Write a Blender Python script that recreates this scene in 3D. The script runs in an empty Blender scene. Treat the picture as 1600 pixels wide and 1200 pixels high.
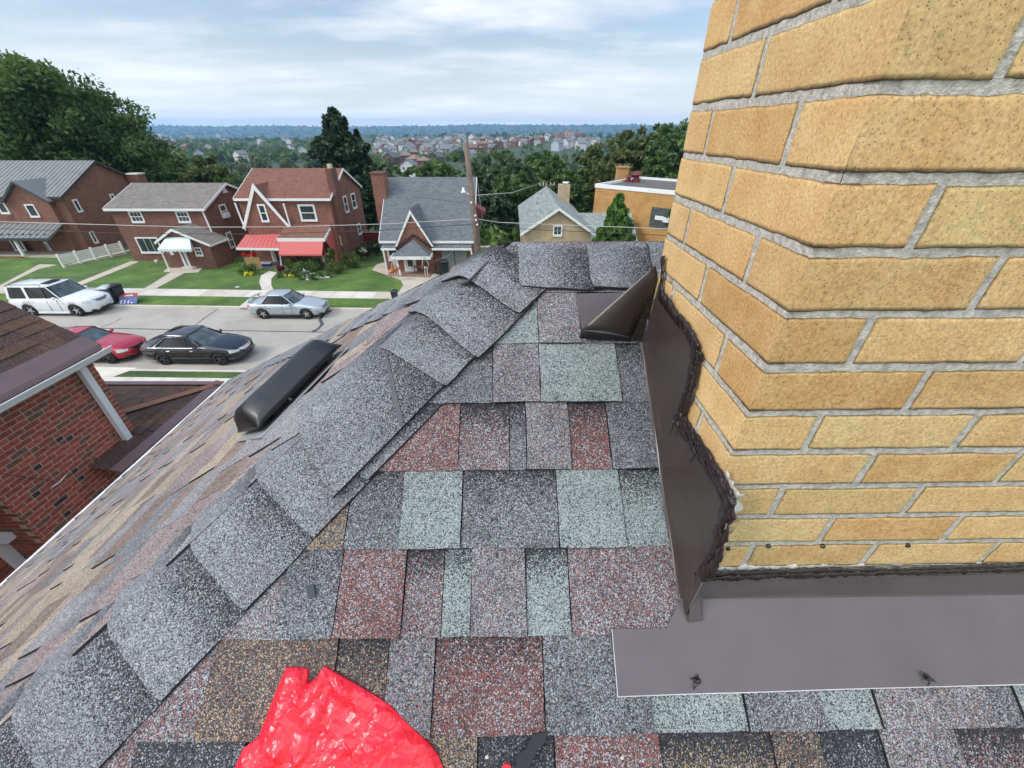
import bpy, bmesh, math, random
import numpy as np
from mathutils import Vector, Matrix, noise as mnoise
R = math.radians
random.seed(7)
scene = bpy.context.scene
COL = scene.collection

# ------------------------------------------------------------------ camera
H = 9.7
FPX = 622.0                      # focal length in pixels of a 1600 wide frame
PITCH = math.atan(397.0/FPX)
cam_d = bpy.data.cameras.new('camera')
cam_d.sensor_width = 36.0
cam_d.lens = FPX/1600.0*36.0
cam_d.clip_start = 0.02
cam_d.clip_end = 30000
cam = bpy.data.objects.new('camera', cam_d)
COL.objects.link(cam)
cam.location = (0, 0, H)
cam.rotation_euler = (math.pi/2-PITCH, 0, 0)
scene.camera = cam

# ------------------------------------------------------------------ light
SUN_EL, SUN_AZ = R(42), R(247)       # azimuth clockwise from +Y (left and a little behind)
world = bpy.data.worlds.new('World')
scene.world = world
world.use_nodes = True
wn, wl = world.node_tree.nodes, world.node_tree.links
wn.clear()
w_out = wn.new('ShaderNodeOutputWorld')
w_bg = wn.new('ShaderNodeBackground')
w_bg.inputs['Strength'].default_value = 0.110
sky = wn.new('ShaderNodeTexSky')
sky.sky_type = 'NISHITA'
sky.sun_disc = False
sky.sun_elevation = SUN_EL
sky.sun_rotation = SUN_AZ
sky.air_density = 1.0
sky.dust_density = 1.2
sky.ozone_density = 1.5
# cloud sheet: the view direction is projected on a flat layer, so clouds flatten toward the horizon
tc = wn.new('ShaderNodeTexCoord')
sep = wn.new('ShaderNodeSeparateXYZ')
wl.new(tc.outputs['Generated'], sep.inputs[0])
def wmath(op, a, b=None, clamp=False):
    n = wn.new('ShaderNodeMath'); n.operation = op; n.use_clamp = clamp
    for i, v in enumerate((a, b)):
        if v is None: continue
        if isinstance(v, (int, float)): n.inputs[i].default_value = v
        else: wl.new(v, n.inputs[i])
    return n.outputs[0]
zz = wmath('MAXIMUM', wmath('ADD', sep.outputs[2], 0.10), 0.06)
cx = wmath('DIVIDE', sep.outputs[0], zz)
cy = wmath('DIVIDE', sep.outputs[1], zz)
comb = wn.new('ShaderNodeCombineXYZ')
wl.new(wmath('MULTIPLY', cx, 0.75), comb.inputs[0]); wl.new(wmath('MULTIPLY', cy, 1.25), comb.inputs[1])
n1 = wn.new('ShaderNodeTexNoise'); n1.inputs['Scale'].default_value = 0.42; n1.inputs['Detail'].default_value = 9; n1.inputs['Roughness'].default_value = 0.58
wl.new(comb.outputs[0], n1.inputs['Vector'])
n2 = wn.new('ShaderNodeTexNoise'); n2.inputs['Scale'].default_value = 1.1; n2.inputs['Detail'].default_value = 7
wl.new(comb.outputs[0], n2.inputs['Vector'])
r1 = wn.new('ShaderNodeValToRGB')
r1.color_ramp.elements[0].position = 0.44; r1.color_ramp.elements[0].color = (0.0, 0.0, 0.0, 1)
r1.color_ramp.elements[1].position = 0.58; r1.color_ramp.elements[1].color = (1, 1, 1, 1)
wl.new(n1.outputs['Fac'], r1.inputs[0])
r2 = wn.new('ShaderNodeValToRGB')
r2.color_ramp.elements[0].position = 0.34; r2.color_ramp.elements[0].color = (5.1, 5.8, 6.9, 1)
r2.color_ramp.elements[1].position = 0.66; r2.color_ramp.elements[1].color = (7.6, 7.7, 7.9, 1)
wl.new(n2.outputs['Fac'], r2.inputs[0])
mixc = wn.new('ShaderNodeMixRGB')
wl.new(r1.outputs[0], mixc.inputs[0]); wl.new(sky.outputs[0], mixc.inputs[1]); wl.new(r2.outputs[0], mixc.inputs[2])
# an overcast sky brightens toward the zenith; near the horizon it turns to pale haze
el = wmath('MAXIMUM', sep.outputs[2], 0.0)
hz_f = wmath('POWER', wmath('SUBTRACT', 1.0, wmath('MINIMUM', el, 1.0)), 9.0)
mixh = wn.new('ShaderNodeMixRGB'); mixh.inputs[2].default_value = (6.9, 7.3, 7.75, 1)
wl.new(wmath('MULTIPLY', hz_f, 0.85), mixh.inputs[0]); wl.new(mixc.outputs[0], mixh.inputs[1])
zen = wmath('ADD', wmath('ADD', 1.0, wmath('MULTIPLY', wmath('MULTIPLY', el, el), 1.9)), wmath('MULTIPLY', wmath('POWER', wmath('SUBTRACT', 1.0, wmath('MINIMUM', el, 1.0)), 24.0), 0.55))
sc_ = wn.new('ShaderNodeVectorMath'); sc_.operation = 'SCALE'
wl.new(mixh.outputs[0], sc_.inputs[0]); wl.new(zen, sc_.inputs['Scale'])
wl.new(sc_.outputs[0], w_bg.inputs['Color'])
wl.new(w_bg.outputs[0], w_out.inputs['Surface'])

sun_d = bpy.data.lights.new('sun', 'SUN')
sun_d.energy = 1.5
sun_d.angle = R(14)
sun_d.color = (1.0, 0.95, 0.88)
sun = bpy.data.objects.new('sun', sun_d)
COL.objects.link(sun)
sd = Vector((math.sin(SUN_AZ)*math.cos(SUN_EL), math.cos(SUN_AZ)*math.cos(SUN_EL), math.sin(SUN_EL)))
sun.rotation_euler = sd.to_track_quat('Z', 'Y').to_euler()
sun.location = (0, 0, 60)

scene.view_settings.view_transform = 'Standard'
scene.view_settings.look = 'None'
scene.view_settings.exposure = 0.36
scene.view_settings.gamma = 1.0
scene.view_settings.use_curve_mapping = False

# ------------------------------------------------------------------ measuring: turn a bearing of the survey photo into a point of the place
CP, SP = math.cos(PITCH), math.sin(PITCH)
CAM = Vector((0, 0, H))
def ray(px, py):
    u = (px-800)/FPX; v = (600-py)/FPX
    return Vector((u, CP+v*SP, -SP+v*CP))
def atY(px, py, Y):
    d = ray(px, py); return CAM + d*(Y/d.y)
def atX(px, py, X):
    d = ray(px, py); return CAM + d*(X/d.x)
def atZ(px, py, Z):
    d = ray(px, py); return CAM + d*((Z-H)/d.z)

# ------------------------------------------------------------------ mesh helpers
class MB:
    def __init__(s): s.v = []; s.f = []; s.m = []; s.a = []
    def vert(s, p, a=0.0): s.v.append(tuple(p)); s.a.append(a); return len(s.v)-1
    def face(s, ids, m=0): s.f.append(tuple(ids)); s.m.append(m)
    def poly(s, pts, m=0): s.face([s.vert(p) for p in pts], m)
    def box(s, lo, hi, m=0):
        x0, y0, z0 = lo; x1, y1, z1 = hi
        i = [s.vert(p) for p in ((x0,y0,z0),(x1,y0,z0),(x1,y1,z0),(x0,y1,z0),(x0,y0,z1),(x1,y0,z1),(x1,y1,z1),(x0,y1,z1))]
        for q in ((0,3,2,1),(4,5,6,7),(0,1,5,4),(1,2,6,5),(2,3,7,6),(3,0,4,7)): s.face([i[k] for k in q], m)
    def obox(s, o, ax, ay, az, m=0):
        o, ax, ay, az = map(Vector, (o, ax, ay, az))
        i = [s.vert(p) for p in (o, o+ax, o+ax+ay, o+ay, o+az, o+ax+az, o+ax+ay+az, o+ay+az)]
        for q in ((0,3,2,1),(4,5,6,7),(0,1,5,4),(1,2,6,5),(2,3,7,6),(3,0,4,7)): s.face([i[k] for k in q], m)
    def prism(s, pts, d, m=0, side=None):
        d = Vector(d); n = len(pts)
        a = [s.vert(p) for p in pts]; b = [s.vert(Vector(p)+d) for p in pts]
        s.face(a[::-1], m); s.face(b, m)
        for k in range(n): s.face((a[k], a[(k+1)%n], b[(k+1)%n], b[k]), m if side is None else side)
    def tube(s, pts, r, n=8, m=0, cap=True):
        pts = [Vector(p) for p in pts]; rs = r if isinstance(r, (list, tuple)) else [r]*len(pts)
        rings = []
        for k, p in enumerate(pts):
            t = (pts[min(k+1, len(pts)-1)]-pts[max(k-1, 0)]).normalized()
            ref = Vector((0,0,1)) if abs(t.z) < .9 else Vector((1,0,0))
            a = t.cross(ref).normalized(); b = t.cross(a)
            rings.append([s.vert(p+(a*math.cos(2*math.pi*j/n)+b*math.sin(2*math.pi*j/n))*rs[k]) for j in range(n)])
        for q in range(len(rings)-1):
            for j in range(n): s.face((rings[q][j], rings[q][(j+1)%n], rings[q+1][(j+1)%n], rings[q+1][j]), m)
        if cap: s.face(rings[0][::-1], m); s.face(rings[-1], m)
    def lathe(s, c, axis, prof, n=16, m=0):
        c = Vector(c); t = Vector(axis).normalized()
        ref = Vector((0,0,1)) if abs(t.z) < .9 else Vector((1,0,0))
        a = t.cross(ref).normalized(); b = t.cross(a); rings = []
        for (r, h) in prof: rings.append([s.vert(c+t*h+(a*math.cos(2*math.pi*j/n)+b*math.sin(2*math.pi*j/n))*max(r,1e-4)) for j in range(n)])
        for q in range(len(rings)-1):
            for j in range(n): s.face((rings[q][j], rings[q][(j+1)%n], rings[q+1][(j+1)%n], rings[q+1][j]), m)
    def blob(s, c, rx, ry, rz, n=8, m=0, jit=0.0):
        c = Vector(c); k = n//2; rings = []
        for i in range(1, k):
            th = math.pi*i/k
            rings.append([s.vert(c+Vector((rx*math.sin(th)*math.cos(2*math.pi*j/n), ry*math.sin(th)*math.sin(2*math.pi*j/n), rz*math.cos(th)))*(1+random.uniform(-jit, jit))) for j in range(n)])
        t = s.vert(c+Vector((0,0,rz))); b = s.vert(c-Vector((0,0,rz)))
        for j in range(n):
            s.face((t, rings[0][j], rings[0][(j+1)%n]), m); s.face((b, rings[-1][(j+1)%n], rings[-1][j]), m)
        for q in range(len(rings)-1):
            for j in range(n): s.face((rings[q][j], rings[q+1][j], rings[q+1][(j+1)%n], rings[q][(j+1)%n]), m)
    def grid(s, P, m=0, A=None):
        ids = [[s.vert(P[i][j], 0 if A is None else A[i][j]) for j in range(len(P[0]))] for i in range(len(P))]
        for i in range(len(P)-1):
            for j in range(len(P[0])-1): s.face((ids[i][j], ids[i+1][j], ids[i+1][j+1], ids[i][j+1]), m)
        return ids
    def build(s, name, mats, parent=None, origin=None, smooth=False, attr=None, recalc=False):
        if not isinstance(mats, (list, tuple)): mats = [mats]
        me = bpy.data.meshes.new(name)
        o0 = Vector(origin) if origin is not None else None
        if o0 is None and parent is not None and parent.get('_w'): o0 = Vector(parent['_w'])
        vs = [(v[0]-o0.x, v[1]-o0.y, v[2]-o0.z) for v in s.v] if o0 is not None else s.v
        me.from_pydata(vs, [], s.f)
        for mt in mats: me.materials.append(mt)
        if len(mats) > 1: me.polygons.foreach_set('material_index', s.m)
        if attr: 
            at = me.attributes.new(attr, 'FLOAT', 'POINT'); at.data.foreach_set('value', s.a)
        if recalc:
            bm = bmesh.new(); bm.from_mesh(me); bmesh.ops.recalc_face_normals(bm, faces=bm.faces); bm.to_mesh(me); bm.free()
        if smooth: me.polygons.foreach_set('use_smooth', [True]*len(me.polygons))
        me.update()
        o = bpy.data.objects.new(name, me); COL.objects.link(o)
        if parent is not None: o.parent = parent
        elif o0 is not None: o.location = o0
        return o

def thing(name, label, cat, loc, rz=0.0, group=None, worldspace=True):
    """Empty at the base of a thing. With worldspace the parts are given in place coordinates."""
    o = bpy.data.objects.new(name, None); COL.objects.link(o)
    o.location = loc; o.rotation_euler = (0, 0, rz); o.empty_display_size = .2
    o['label'] = label; o['category'] = cat
    if group: o['group'] = group
    if worldspace: o['_w'] = tuple(loc)
    return o
def tag(o, label, cat, group=None, kind=None):
    o['label'] = label; o['category'] = cat
    if group: o['group'] = group
    if kind: o['kind'] = kind
    return o
def struct(o): o['kind'] = 'structure'; return o
def dup(o, parent=None):
    c = o.copy(); COL.objects.link(c); c.parent = parent
    for ch in o.children: dup(ch, c)
    return c

# ------------------------------------------------------------------ materials
def newmat(name):
    m = bpy.data.materials.new(name); m.use_nodes = True
    nt = m.node_tree; b = nt.nodes['Principled BSDF']
    return m, nt, b
class NT:
    def __init__(s, nt): s.nt = nt
    def n(s, t, **kw):
        x = s.nt.nodes.new(t)
        for k, v in kw.items():
            if k in x.inputs: x.inputs[k].default_value = v
            else: setattr(x, k, v)
        return x
    def l(s, a, b): s.nt.links.new(a, b)
    def math(s, op, a, b=None, clamp=False):
        x = s.nt.nodes.new('ShaderNodeMath'); x.operation = op; x.use_clamp = clamp
        for i, v in enumerate((a, b)):
            if v is None: continue
            if isinstance(v, (int, float)): x.inputs[i].default_value = v
            else: s.l(v, x.inputs[i])
        return x.outputs[0]
    def ramp(s, fac, stops, interp='LINEAR'):
        x = s.nt.nodes.new('ShaderNodeValToRGB'); cr = x.color_ramp; cr.interpolation = interp
        while len(cr.elements) < len(stops): cr.elements.new(.5)
        for e, (p, c) in zip(cr.elements, stops):
            e.position = p; e.color = (c[0], c[1], c[2], 1) if isinstance(c, (tuple, list)) else (c, c, c, 1)
        s.l(fac, x.inputs[0]); return x.outputs[0]
    def mix(s, fac, a, b, bt='MIX'):
        x = s.nt.nodes.new('ShaderNodeMixRGB'); x.blend_type = bt
        for i, v in enumerate((fac, a, b)):
            if isinstance(v, (int, float)): x.inputs[i].default_value = v
            elif isinstance(v, (tuple, list)): x.inputs[i].default_value = (v[0], v[1], v[2], 1)
            else: s.l(v, x.inputs[i])
        return x.outputs[0]
def plain(name, c, rough=.6, metal=0., var=.12, scale=6., bump=0., bscale=40., spec=.5):
    m, nt, b = newmat(name); N = NT(nt)
    b.inputs['Roughness'].default_value = rough; b.inputs['Metallic'].default_value = metal
    b.inputs['Specular IOR Level'].default_value = spec
    co = N.n('ShaderNodeTexCoord')
    if var > 0:
        no = N.n('ShaderNodeTexNoise', Scale=scale, Detail=6.0); N.l(co.outputs['Object'], no.inputs['Vector'])
        lo = tuple(x*(1-var) for x in c); hi = tuple(min(1, x*(1+var)) for x in c)
        N.l(N.ramp(no.outputs['Fac'], [(.3, lo), (.7, hi)]), b.inputs['Base Color'])
    else: b.inputs['Base Color'].default_value = (*c, 1)
    if bump > 0:
        nb = N.n('ShaderNodeTexNoise', Scale=bscale, Detail=5.0); N.l(co.outputs['Object'], nb.inputs['Vector'])
        bp = N.n('ShaderNodeBump', Strength=1.0, Distance=bump); N.l(nb.outputs['Fac'], bp.inputs['Height']); N.l(bp.outputs[0], b.inputs['Normal'])
    return m
# mineral granules: every cell of a fine voronoi takes one grain colour of the palette
def granule(name, pal, scale=400., dark=None, gain=1.0, rough=.95):
    m, nt, b = newmat(name); N = NT(nt)
    b.inputs['Roughness'].default_value = rough; b.inputs['Specular IOR Level'].default_value = .35
    co = N.n('ShaderNodeTexCoord')
    wv = N.n('ShaderNodeTexNoise', Scale=scale*.6, Detail=1.0); N.l(co.outputs['Object'], wv.inputs['Vector'])
    ad = N.nt.nodes.new('ShaderNodeVectorMath'); ad.operation = 'MULTIPLY_ADD'
    N.l(wv.outputs['Color'], ad.inputs[0]); ad.inputs[1].default_value = (1.1/scale,)*3; N.l(co.outputs['Object'], ad.inputs[2])
    vo = N.n('ShaderNodeTexVoronoi', Scale=scale); N.l(ad.outputs[0], vo.inputs['Vector'])
    sp = N.n('ShaderNodeSeparateColor'); N.l(vo.outputs['Color'], sp.inputs[0])
    big = N.n('ShaderNodeTexNoise', Scale=13.0, Detail=4.0, Roughness=.7); N.l(co.outputs['Object'], big.inputs['Vector'])
    # patchiness pushes the grain lottery up or down a little
    f = N.math('ADD', sp.outputs[0], N.math('MULTIPLY', N.math('SUBTRACT', big.outputs['Fac'], .5), .45), True)
    at = N.n('ShaderNodeAttribute', attribute_name='band')
    stops = []; tot = sum(w for w, _ in pal); acc = 0
    for w, c in pal: stops.append((acc/tot, tuple(x*gain for x in c))); acc += w
    col = N.ramp(f, stops, 'CONSTANT')
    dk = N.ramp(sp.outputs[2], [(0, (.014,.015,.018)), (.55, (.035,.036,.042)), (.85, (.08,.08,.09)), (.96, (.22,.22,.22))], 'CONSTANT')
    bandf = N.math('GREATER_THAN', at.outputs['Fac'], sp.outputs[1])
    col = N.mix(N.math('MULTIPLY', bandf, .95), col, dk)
    sc = N.n('ShaderNodeTexNoise', Scale=2.7, Detail=4.0); N.l(co.outputs['Object'], sc.inputs['Vector'])
    col = N.mix(.8, col, N.ramp(sc.outputs['Fac'], [(.3, .8), (.7, 1.12)]), 'MULTIPLY')
    N.l(col, b.inputs['Base Color'])
    bp = N.n('ShaderNodeBump', Strength=.7, Distance=.0012); N.l(vo.outputs['Distance'], bp.inputs['Height']); bp.invert = True
    N.l(bp.outputs[0], b.inputs['Normal'])
    return m
# ------------------------------------------------------------------ palettes of the roofing
BK, DG, MG, LG, WH = (.028,.03,.034), (.075,.078,.088), (.15,.152,.165), (.26,.27,.285), (.41,.43,.44)
RD, DR, BR, TN, CRM = (.25,.075,.055), (.13,.05,.045), (.11,.075,.06), (.32,.215,.12), (.46,.38,.26)
GN, LGN, PU = (.20,.25,.23), (.31,.37,.34), (.15,.12,.15)
PALS = {
 'slate':  [(16,BK),(22,DG),(22,MG),(5,PU),(7,GN),(14,LG),(3,DR),(6,WH)],
 'grey':   [(11,BK),(17,DG),(22,MG),(7,PU),(6,RD),(20,LG),(4,TN),(10,WH)],
 'green':  [(9,BK),(10,DG),(13,MG),(24,GN),(24,LGN),(8,LG),(8,WH)],
 'red':    [(14,BK),(11,DG),(9,MG),(26,RD),(14,DR),(9,LG),(8,WH)],
 'redgrey':[(13,BK),(15,DG),(16,MG),(15,RD),(7,DR),(15,LG),(9,WH)],
 'tan':    [(20,BK),(17,DG),(16,BR),(20,TN),(7,CRM),(10,MG),(5,LG)],
 'brown':  [(22,BK),(19,DG),(20,BR),(8,DR),(13,TN),(8,MG),(5,CRM)],
 'black':  [(46,BK),(26,DG),(12,MG),(3,BR),(8,LG),(3,WH)],
 'cap':    [(8,BK),(13,DG),(25,MG),(4,PU),(3,DR),(30,LG),(6,GN),(11,WH)],
}
GM = {k: granule('granules_'+k, p, 620.) for k, p in PALS.items()}
PALS_LIT = {'tanL':  [(8,BK),(9,DG),(12,(.17,.12,.10)),(28,(.40,.285,.165)),(22,(.54,.44,.30)),(12,LG),(6,WH)],  # same blends lightened and warmed: grazing light of the left slope in colour
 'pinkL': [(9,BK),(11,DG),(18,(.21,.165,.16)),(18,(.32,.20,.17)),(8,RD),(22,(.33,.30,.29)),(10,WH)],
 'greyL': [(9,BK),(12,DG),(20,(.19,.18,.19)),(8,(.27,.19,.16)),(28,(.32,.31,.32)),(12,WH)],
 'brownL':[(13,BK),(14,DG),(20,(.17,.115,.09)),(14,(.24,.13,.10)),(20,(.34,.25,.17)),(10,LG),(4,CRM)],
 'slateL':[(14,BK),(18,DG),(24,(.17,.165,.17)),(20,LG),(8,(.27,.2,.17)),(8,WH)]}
GM.update({k: granule('granules_'+k, p, 520.) for k, p in PALS_LIT.items()})
M_asph_edge = plain('asphalt_cut_edge', (.018,.018,.02), .9)
M_deck = plain('roof_felt', (.03,.03,.032), .9)
M_flash = plain('brown_painted_aluminium', (.105,.088,.092), .25, var=.10, scale=9, bump=.006, bscale=3.5)
M_flash2 = plain('brown_aluminium_dull_shaded', (.052,.038,.033), .34, var=.15, scale=14, bump=.003, bscale=6)  # same metal, darkened for the upright faces: their shade is in the colour
M_alu = plain('bare_aluminium_edge', (.75,.75,.75), .3, .9, var=.05)
M_seal = plain('dark_brown_sealant', (.022,.013,.012), .16, var=.3, scale=60, bump=.0015, bscale=120)
M_black = plain('black_plastic', (.012,.013,.015), .38, var=.25, scale=12, bump=.0004, bscale=60)
M_white = plain('white_painted_metal', (.74,.76,.78), .4, var=.05)
M_mortar = plain('grey_mortar', (.50,.465,.40), .95, var=.32, scale=140, bump=.002, bscale=420)
M_mortlight = plain('chalky_mortar', (.60,.58,.53), .95, var=.3, scale=70, bump=.002, bscale=180)
M_tar = plain('tar_strip', (.05,.055,.065), .35, var=.2, scale=80)

def yellow_brick(name, c0, c1):
    m, nt, b = newmat(name); N = NT(nt)
    b.inputs['Roughness'].default_value = .85; b.inputs['Specular IOR Level'].default_value = .3
    co = N.n('ShaderNodeTexCoord'); oi = N.n('ShaderNodeObjectInfo')
    big = N.n('ShaderNodeTexNoise', Scale=17.0, Detail=6.0, Roughness=.65); N.l(co.outputs['Object'], big.inputs['Vector'])
    col = N.ramp(big.outputs['Fac'], [(.32, c0), (.68, c1)])
    sp = N.n('ShaderNodeTexNoise', Scale=260.0, Detail=5.0, Roughness=.8); N.l(co.outputs['Object'], sp.inputs['Vector'])
    col = N.mix(.9, col, N.ramp(sp.outputs['Fac'], [(.32, .30), (.43, .82), (.53, 1.0), (.67, 1.32)]), 'MULTIPLY')
    # fired iron specks
    vo = N.n('ShaderNodeTexVoronoi', Scale=330.0); N.l(co.outputs['Object'], vo.inputs['Vector'])
    sc = N.n('ShaderNodeSeparateColor'); N.l(vo.outputs['Color'], sc.inputs[0])
    dots = N.math('MULTIPLY', N.math('LESS_THAN', vo.outputs['Distance'], .24), N.math('LESS_THAN', sc.outputs[0], .26))
    col = N.mix(N.math('MULTIPLY', dots, .75), col, (.10,.055,.025))
    # soot and burn along the arrises
    at = N.n('ShaderNodeAttribute', attribute_name='edge')
    en = N.n('ShaderNodeTexNoise', Scale=190.0, Detail=5.0, Roughness=.7); N.l(co.outputs['Object'], en.inputs['Vector'])
    en2 = N.n('ShaderNodeTexNoise', Scale=11.0, Detail=3.0); N.l(co.outputs['Object'], en2.inputs['Vector'])
    e = N.math('MULTIPLY', at.outputs['Fac'], N.math('ADD', N.math('MULTIPLY', en.outputs['Fac'], .9), N.math('MULTIPLY', en2.outputs['Fac'], 1.0)))
    ef = N.ramp(e, [(.30, 0), (.62, .55), (1.0, .92)])
    col = N.mix(ef, col, (.085,.055,.035))
    col = N.mix(.9, col, N.ramp(oi.outputs['Random'], [(0, (.86,.84,.80)), (.35, (1.03,.98,.92)), (.7, (1.0,1.0,1.0)), (1, (.95,.95,.90))]), 'MULTIPLY')
    N.l(col, b.inputs['Base Color'])
    bp = N.n('ShaderNodeBump', Strength=.6, Distance=.0006); N.l(sp.outputs['Fac'], bp.inputs['Height']); N.l(bp.outputs[0], b.inputs['Normal'])
    return m
M_yb = [yellow_brick('yellow_brick', (.60,.37,.15), (.72,.51,.245)), yellow_brick('orange_brick', (.57,.325,.12), (.69,.47,.215)),
        yellow_brick('pale_buff_brick', (.62,.41,.18), (.74,.54,.26))]

# ------------------------------------------------------------------ our house: hip roof under the camera
YAW = R(0.8)
house = thing('brick_house', 'foreground house with multicolour shingle roof, grey hip caps and yellow brick chimney', 'house', (0,0,0), YAW, worldspace=False)
Rinv = Matrix.Rotation(-YAW, 3, 'Z')
def hray(px, py): return Rinv @ ray(px, py)
YR, ZR = 1.04, H-.244             # ridge line y and height (house frame)
SN, SL = .72, .698                # slopes: plane below the camera / left plane
AN, AL = math.atan(SN), math.atan(SL)
KH = SL/SN
WL = 4.0                          # run of the left plane
SNT = WL*SL/SN/math.cos(AN)       # slope length of near plane
SLT = WL/math.cos(AL)
nN = Vector((0, -math.sin(AN), math.cos(AN))); nL = Vector((-math.sin(AL), 0, math.cos(AL)))
APEX = Vector((0, YR, ZR))
def PN(a, s, h=0.): return Vector((a, YR-s*math.cos(AN), ZR-s*math.sin(AN))) + nN*h
def PL(b, s, h=0.): return Vector((-s*math.cos(AL), b, ZR-s*math.sin(AL))) + nL*h
def onN(px, py, h=0.):
    d = hray(px, py); t = nN.dot(APEX+nN*h-CAM)/nN.dot(d); p = CAM+d*t
    return p.x, (YR-(p.y+math.sin(AN)*h))/math.cos(AN)
def ptN(px, py, h=0.):
    d = hray(px, py); return CAM+d*(nN.dot(APEX+nN*h-CAM)/nN.dot(d))
def onL(px, py, h=0.):
    d = hray(px, py); t = nL.dot(APEX+nL*h-CAM)/nL.dot(d); p = CAM+d*t
    return p.y, (-(p.x+math.sin(AL)*h))/math.cos(AL)
def hip_a(s): return -s*math.sin(AN)/SL        # near plane: a of the near hip at slope distance s
def hip_b(s): return YR - s*math.sin(AL)/SN    # left plane: b of near hip
def hip_b2(s): return YR + s*math.sin(AL)/SN
XE = 7.0
roof = MB()
zb = .002
for q in ([PN(0,0,-.004), PN(hip_a(SNT),SNT,-.004), PN(XE,SNT,-.004), PN(XE,0,-.004)],
          [PL(YR,0,-.004), PL(hip_b2(SLT),SLT,-.004), PL(hip_b(SLT),SLT,-.004)]): roof.poly(q)
e1, e2 = PL(hip_b2(SLT),SLT), PN(XE,0); e3 = Vector((XE, e1.y, e1.z))
roof.poly([APEX-Vector((0,0,.004)), e2-Vector((0,0,.004)), e3, e1])
ln, rn = PN(hip_a(SNT),SNT), PN(XE,SNT)
roof.poly([e1-Vector((0,0,.02)), e3-Vector((0,0,.02)), rn-Vector((0,0,.02)), ln-Vector((0,0,.02))])
deck = roof.build('roof', [M_deck], house)
far_sh = MB(); far_sh.poly([APEX+Vector((0,.01,.004)), e1+Vector((0,.01,.004)), e3+Vector((0,.01,.004)), e2+Vector((0,.01,.004))])
o = far_sh.build('shingle', [GM['grey']], deck)

def wob(x, y, amp, seed=0.):
    return (mnoise.noise(Vector((x*3.1+seed, y*3.1, seed*1.7))))*amp
def tabN(a0, a1, s0, s1, mat, lam=False, band=0., name='shingle', right_slant=0., jag=.0016, clip=True):
    mb = MB(); hb = .0080+(.0045 if lam else 0); ht = .002+(.003 if lam else 0)
    na = max(4, int((a1-a0)/.018)); ns = 7
    P = []; A = []
    for i in range(ns+1):
        f = i/ns; s = s0+(s1-s0)*f; row = []; ar = []
        for j in range(na+1):
            a = a0+(a1-a0)*j/na + right_slant*f*(j/na)
            ss = s
            if i == ns: ss += mnoise.noise(Vector((a*60, s1*9, 3)))*jag + mnoise.noise(Vector((a*9, s1*5, 8)))*.0022
            if j in (0, na): a += mnoise.noise(Vector((ss*50, a0*9, 1)))*jag*.8
            if clip: a = max(a, hip_a(ss)+.012)
            h = ht+(hb-ht)*f + mnoise.noise(Vector((a*7, ss*7, 2)))*.0012 + mnoise.noise(Vector((a*30, ss*30, 5)))*.0004
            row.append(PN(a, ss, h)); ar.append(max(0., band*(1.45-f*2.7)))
        P.append(row); A.append(ar)
    ids = mb.grid(P, 0, A)
    def skirt(line, d=.0052):
        lo = [mb.vert(Vector(mb.v[k])-nN*d, 0) for k in line]
        for k in range(len(line)-1): mb.face((line[k], lo[k], lo[k+1], line[k+1]), 1)
    skirt(ids[-1], .0056); skirt([r[0] for r in ids][::-1] if False else [r[0] for r in ids], .005); skirt([r[-1] for r in ids][::-1], .005)
    return mb.build(name, [mat, M_asph_edge], deck, attr='band')

SC = [.016, .15, .286, .4265, .568, .711, .851, .988, 1.130, 1.272, 1.414]
# each course: reference row in the survey photo, then the joints (px) with the blend of every tab
COURSES = [
 (1, 446, [(700,'grey',0,0),(840,'grey',0,0),(1040,'grey',0,0)], 1060),
 (2, 500, [(735,'green',0,0),(840,'grey',1,0),(905,'grey',0,.3)], 1012),
 (3, 590, [(640,'slate',0,.5),(770,'grey',1,.0),(843,'green',1,0),(966,'slate',0,.8)], 1012),
 (4, 690, [(560,'red',0,0),(718,'redgrey',0,1.0),(796,'slate',0,.9),(822,'grey',1,0),(890,'red',0,.9),(951,'slate',1,.3)], 1036),
 (5, 800, [(440,'tan',0,0),(546,'slate',0,.6),(628,'green',1,.15),(722,'slate',0,.7),(871,'green',1,0),(972,'green',0,.8)], 1052),
 (6, 920, [(330,'grey',0,0),(446,'slate',1,.4),(532,'red',1,0),(633,'redgrey',0,.9),(693,'green',0,.7),(737,'grey',1,.1),(822,'green',0,.9),(889,'redgrey',1,0)], 1062),
 (7, 1060,[(200,'redgrey',0,0),(330,'brown',1,.0),(524,'brown',0,.8),(606,'grey',1,.1),(679,'red',0,.55),(849,'slate',1,.0),(1010,'green',0,.1),(1152,'slate',1,.2),(1268,'green',0,0),(1352,'grey',1,.1),(1522,'slate',0,.4),(1568,'green',1,0)], 1700),
 (8, 1175,[(-60,'redgrey',0,0),(215,'black',1,.3),(385,'brown',0,.5),(520,'slate',1,.2),(655,'tan',1,0),(746,'black',0,.6),(866,'red',1,0),(1031,'tan',0,1.0),(1206,'brown',1,.2),(1282,'black',0,.9),(1377,'grey',1,.1),(1497,'redgrey',0,.95)], 1640),
]
def joint_a(px, row, s0, s1):
    d = hray(px, row); t = nN.dot(APEX-CAM)/nN.dot(d); return (CAM+d*t).x
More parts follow.
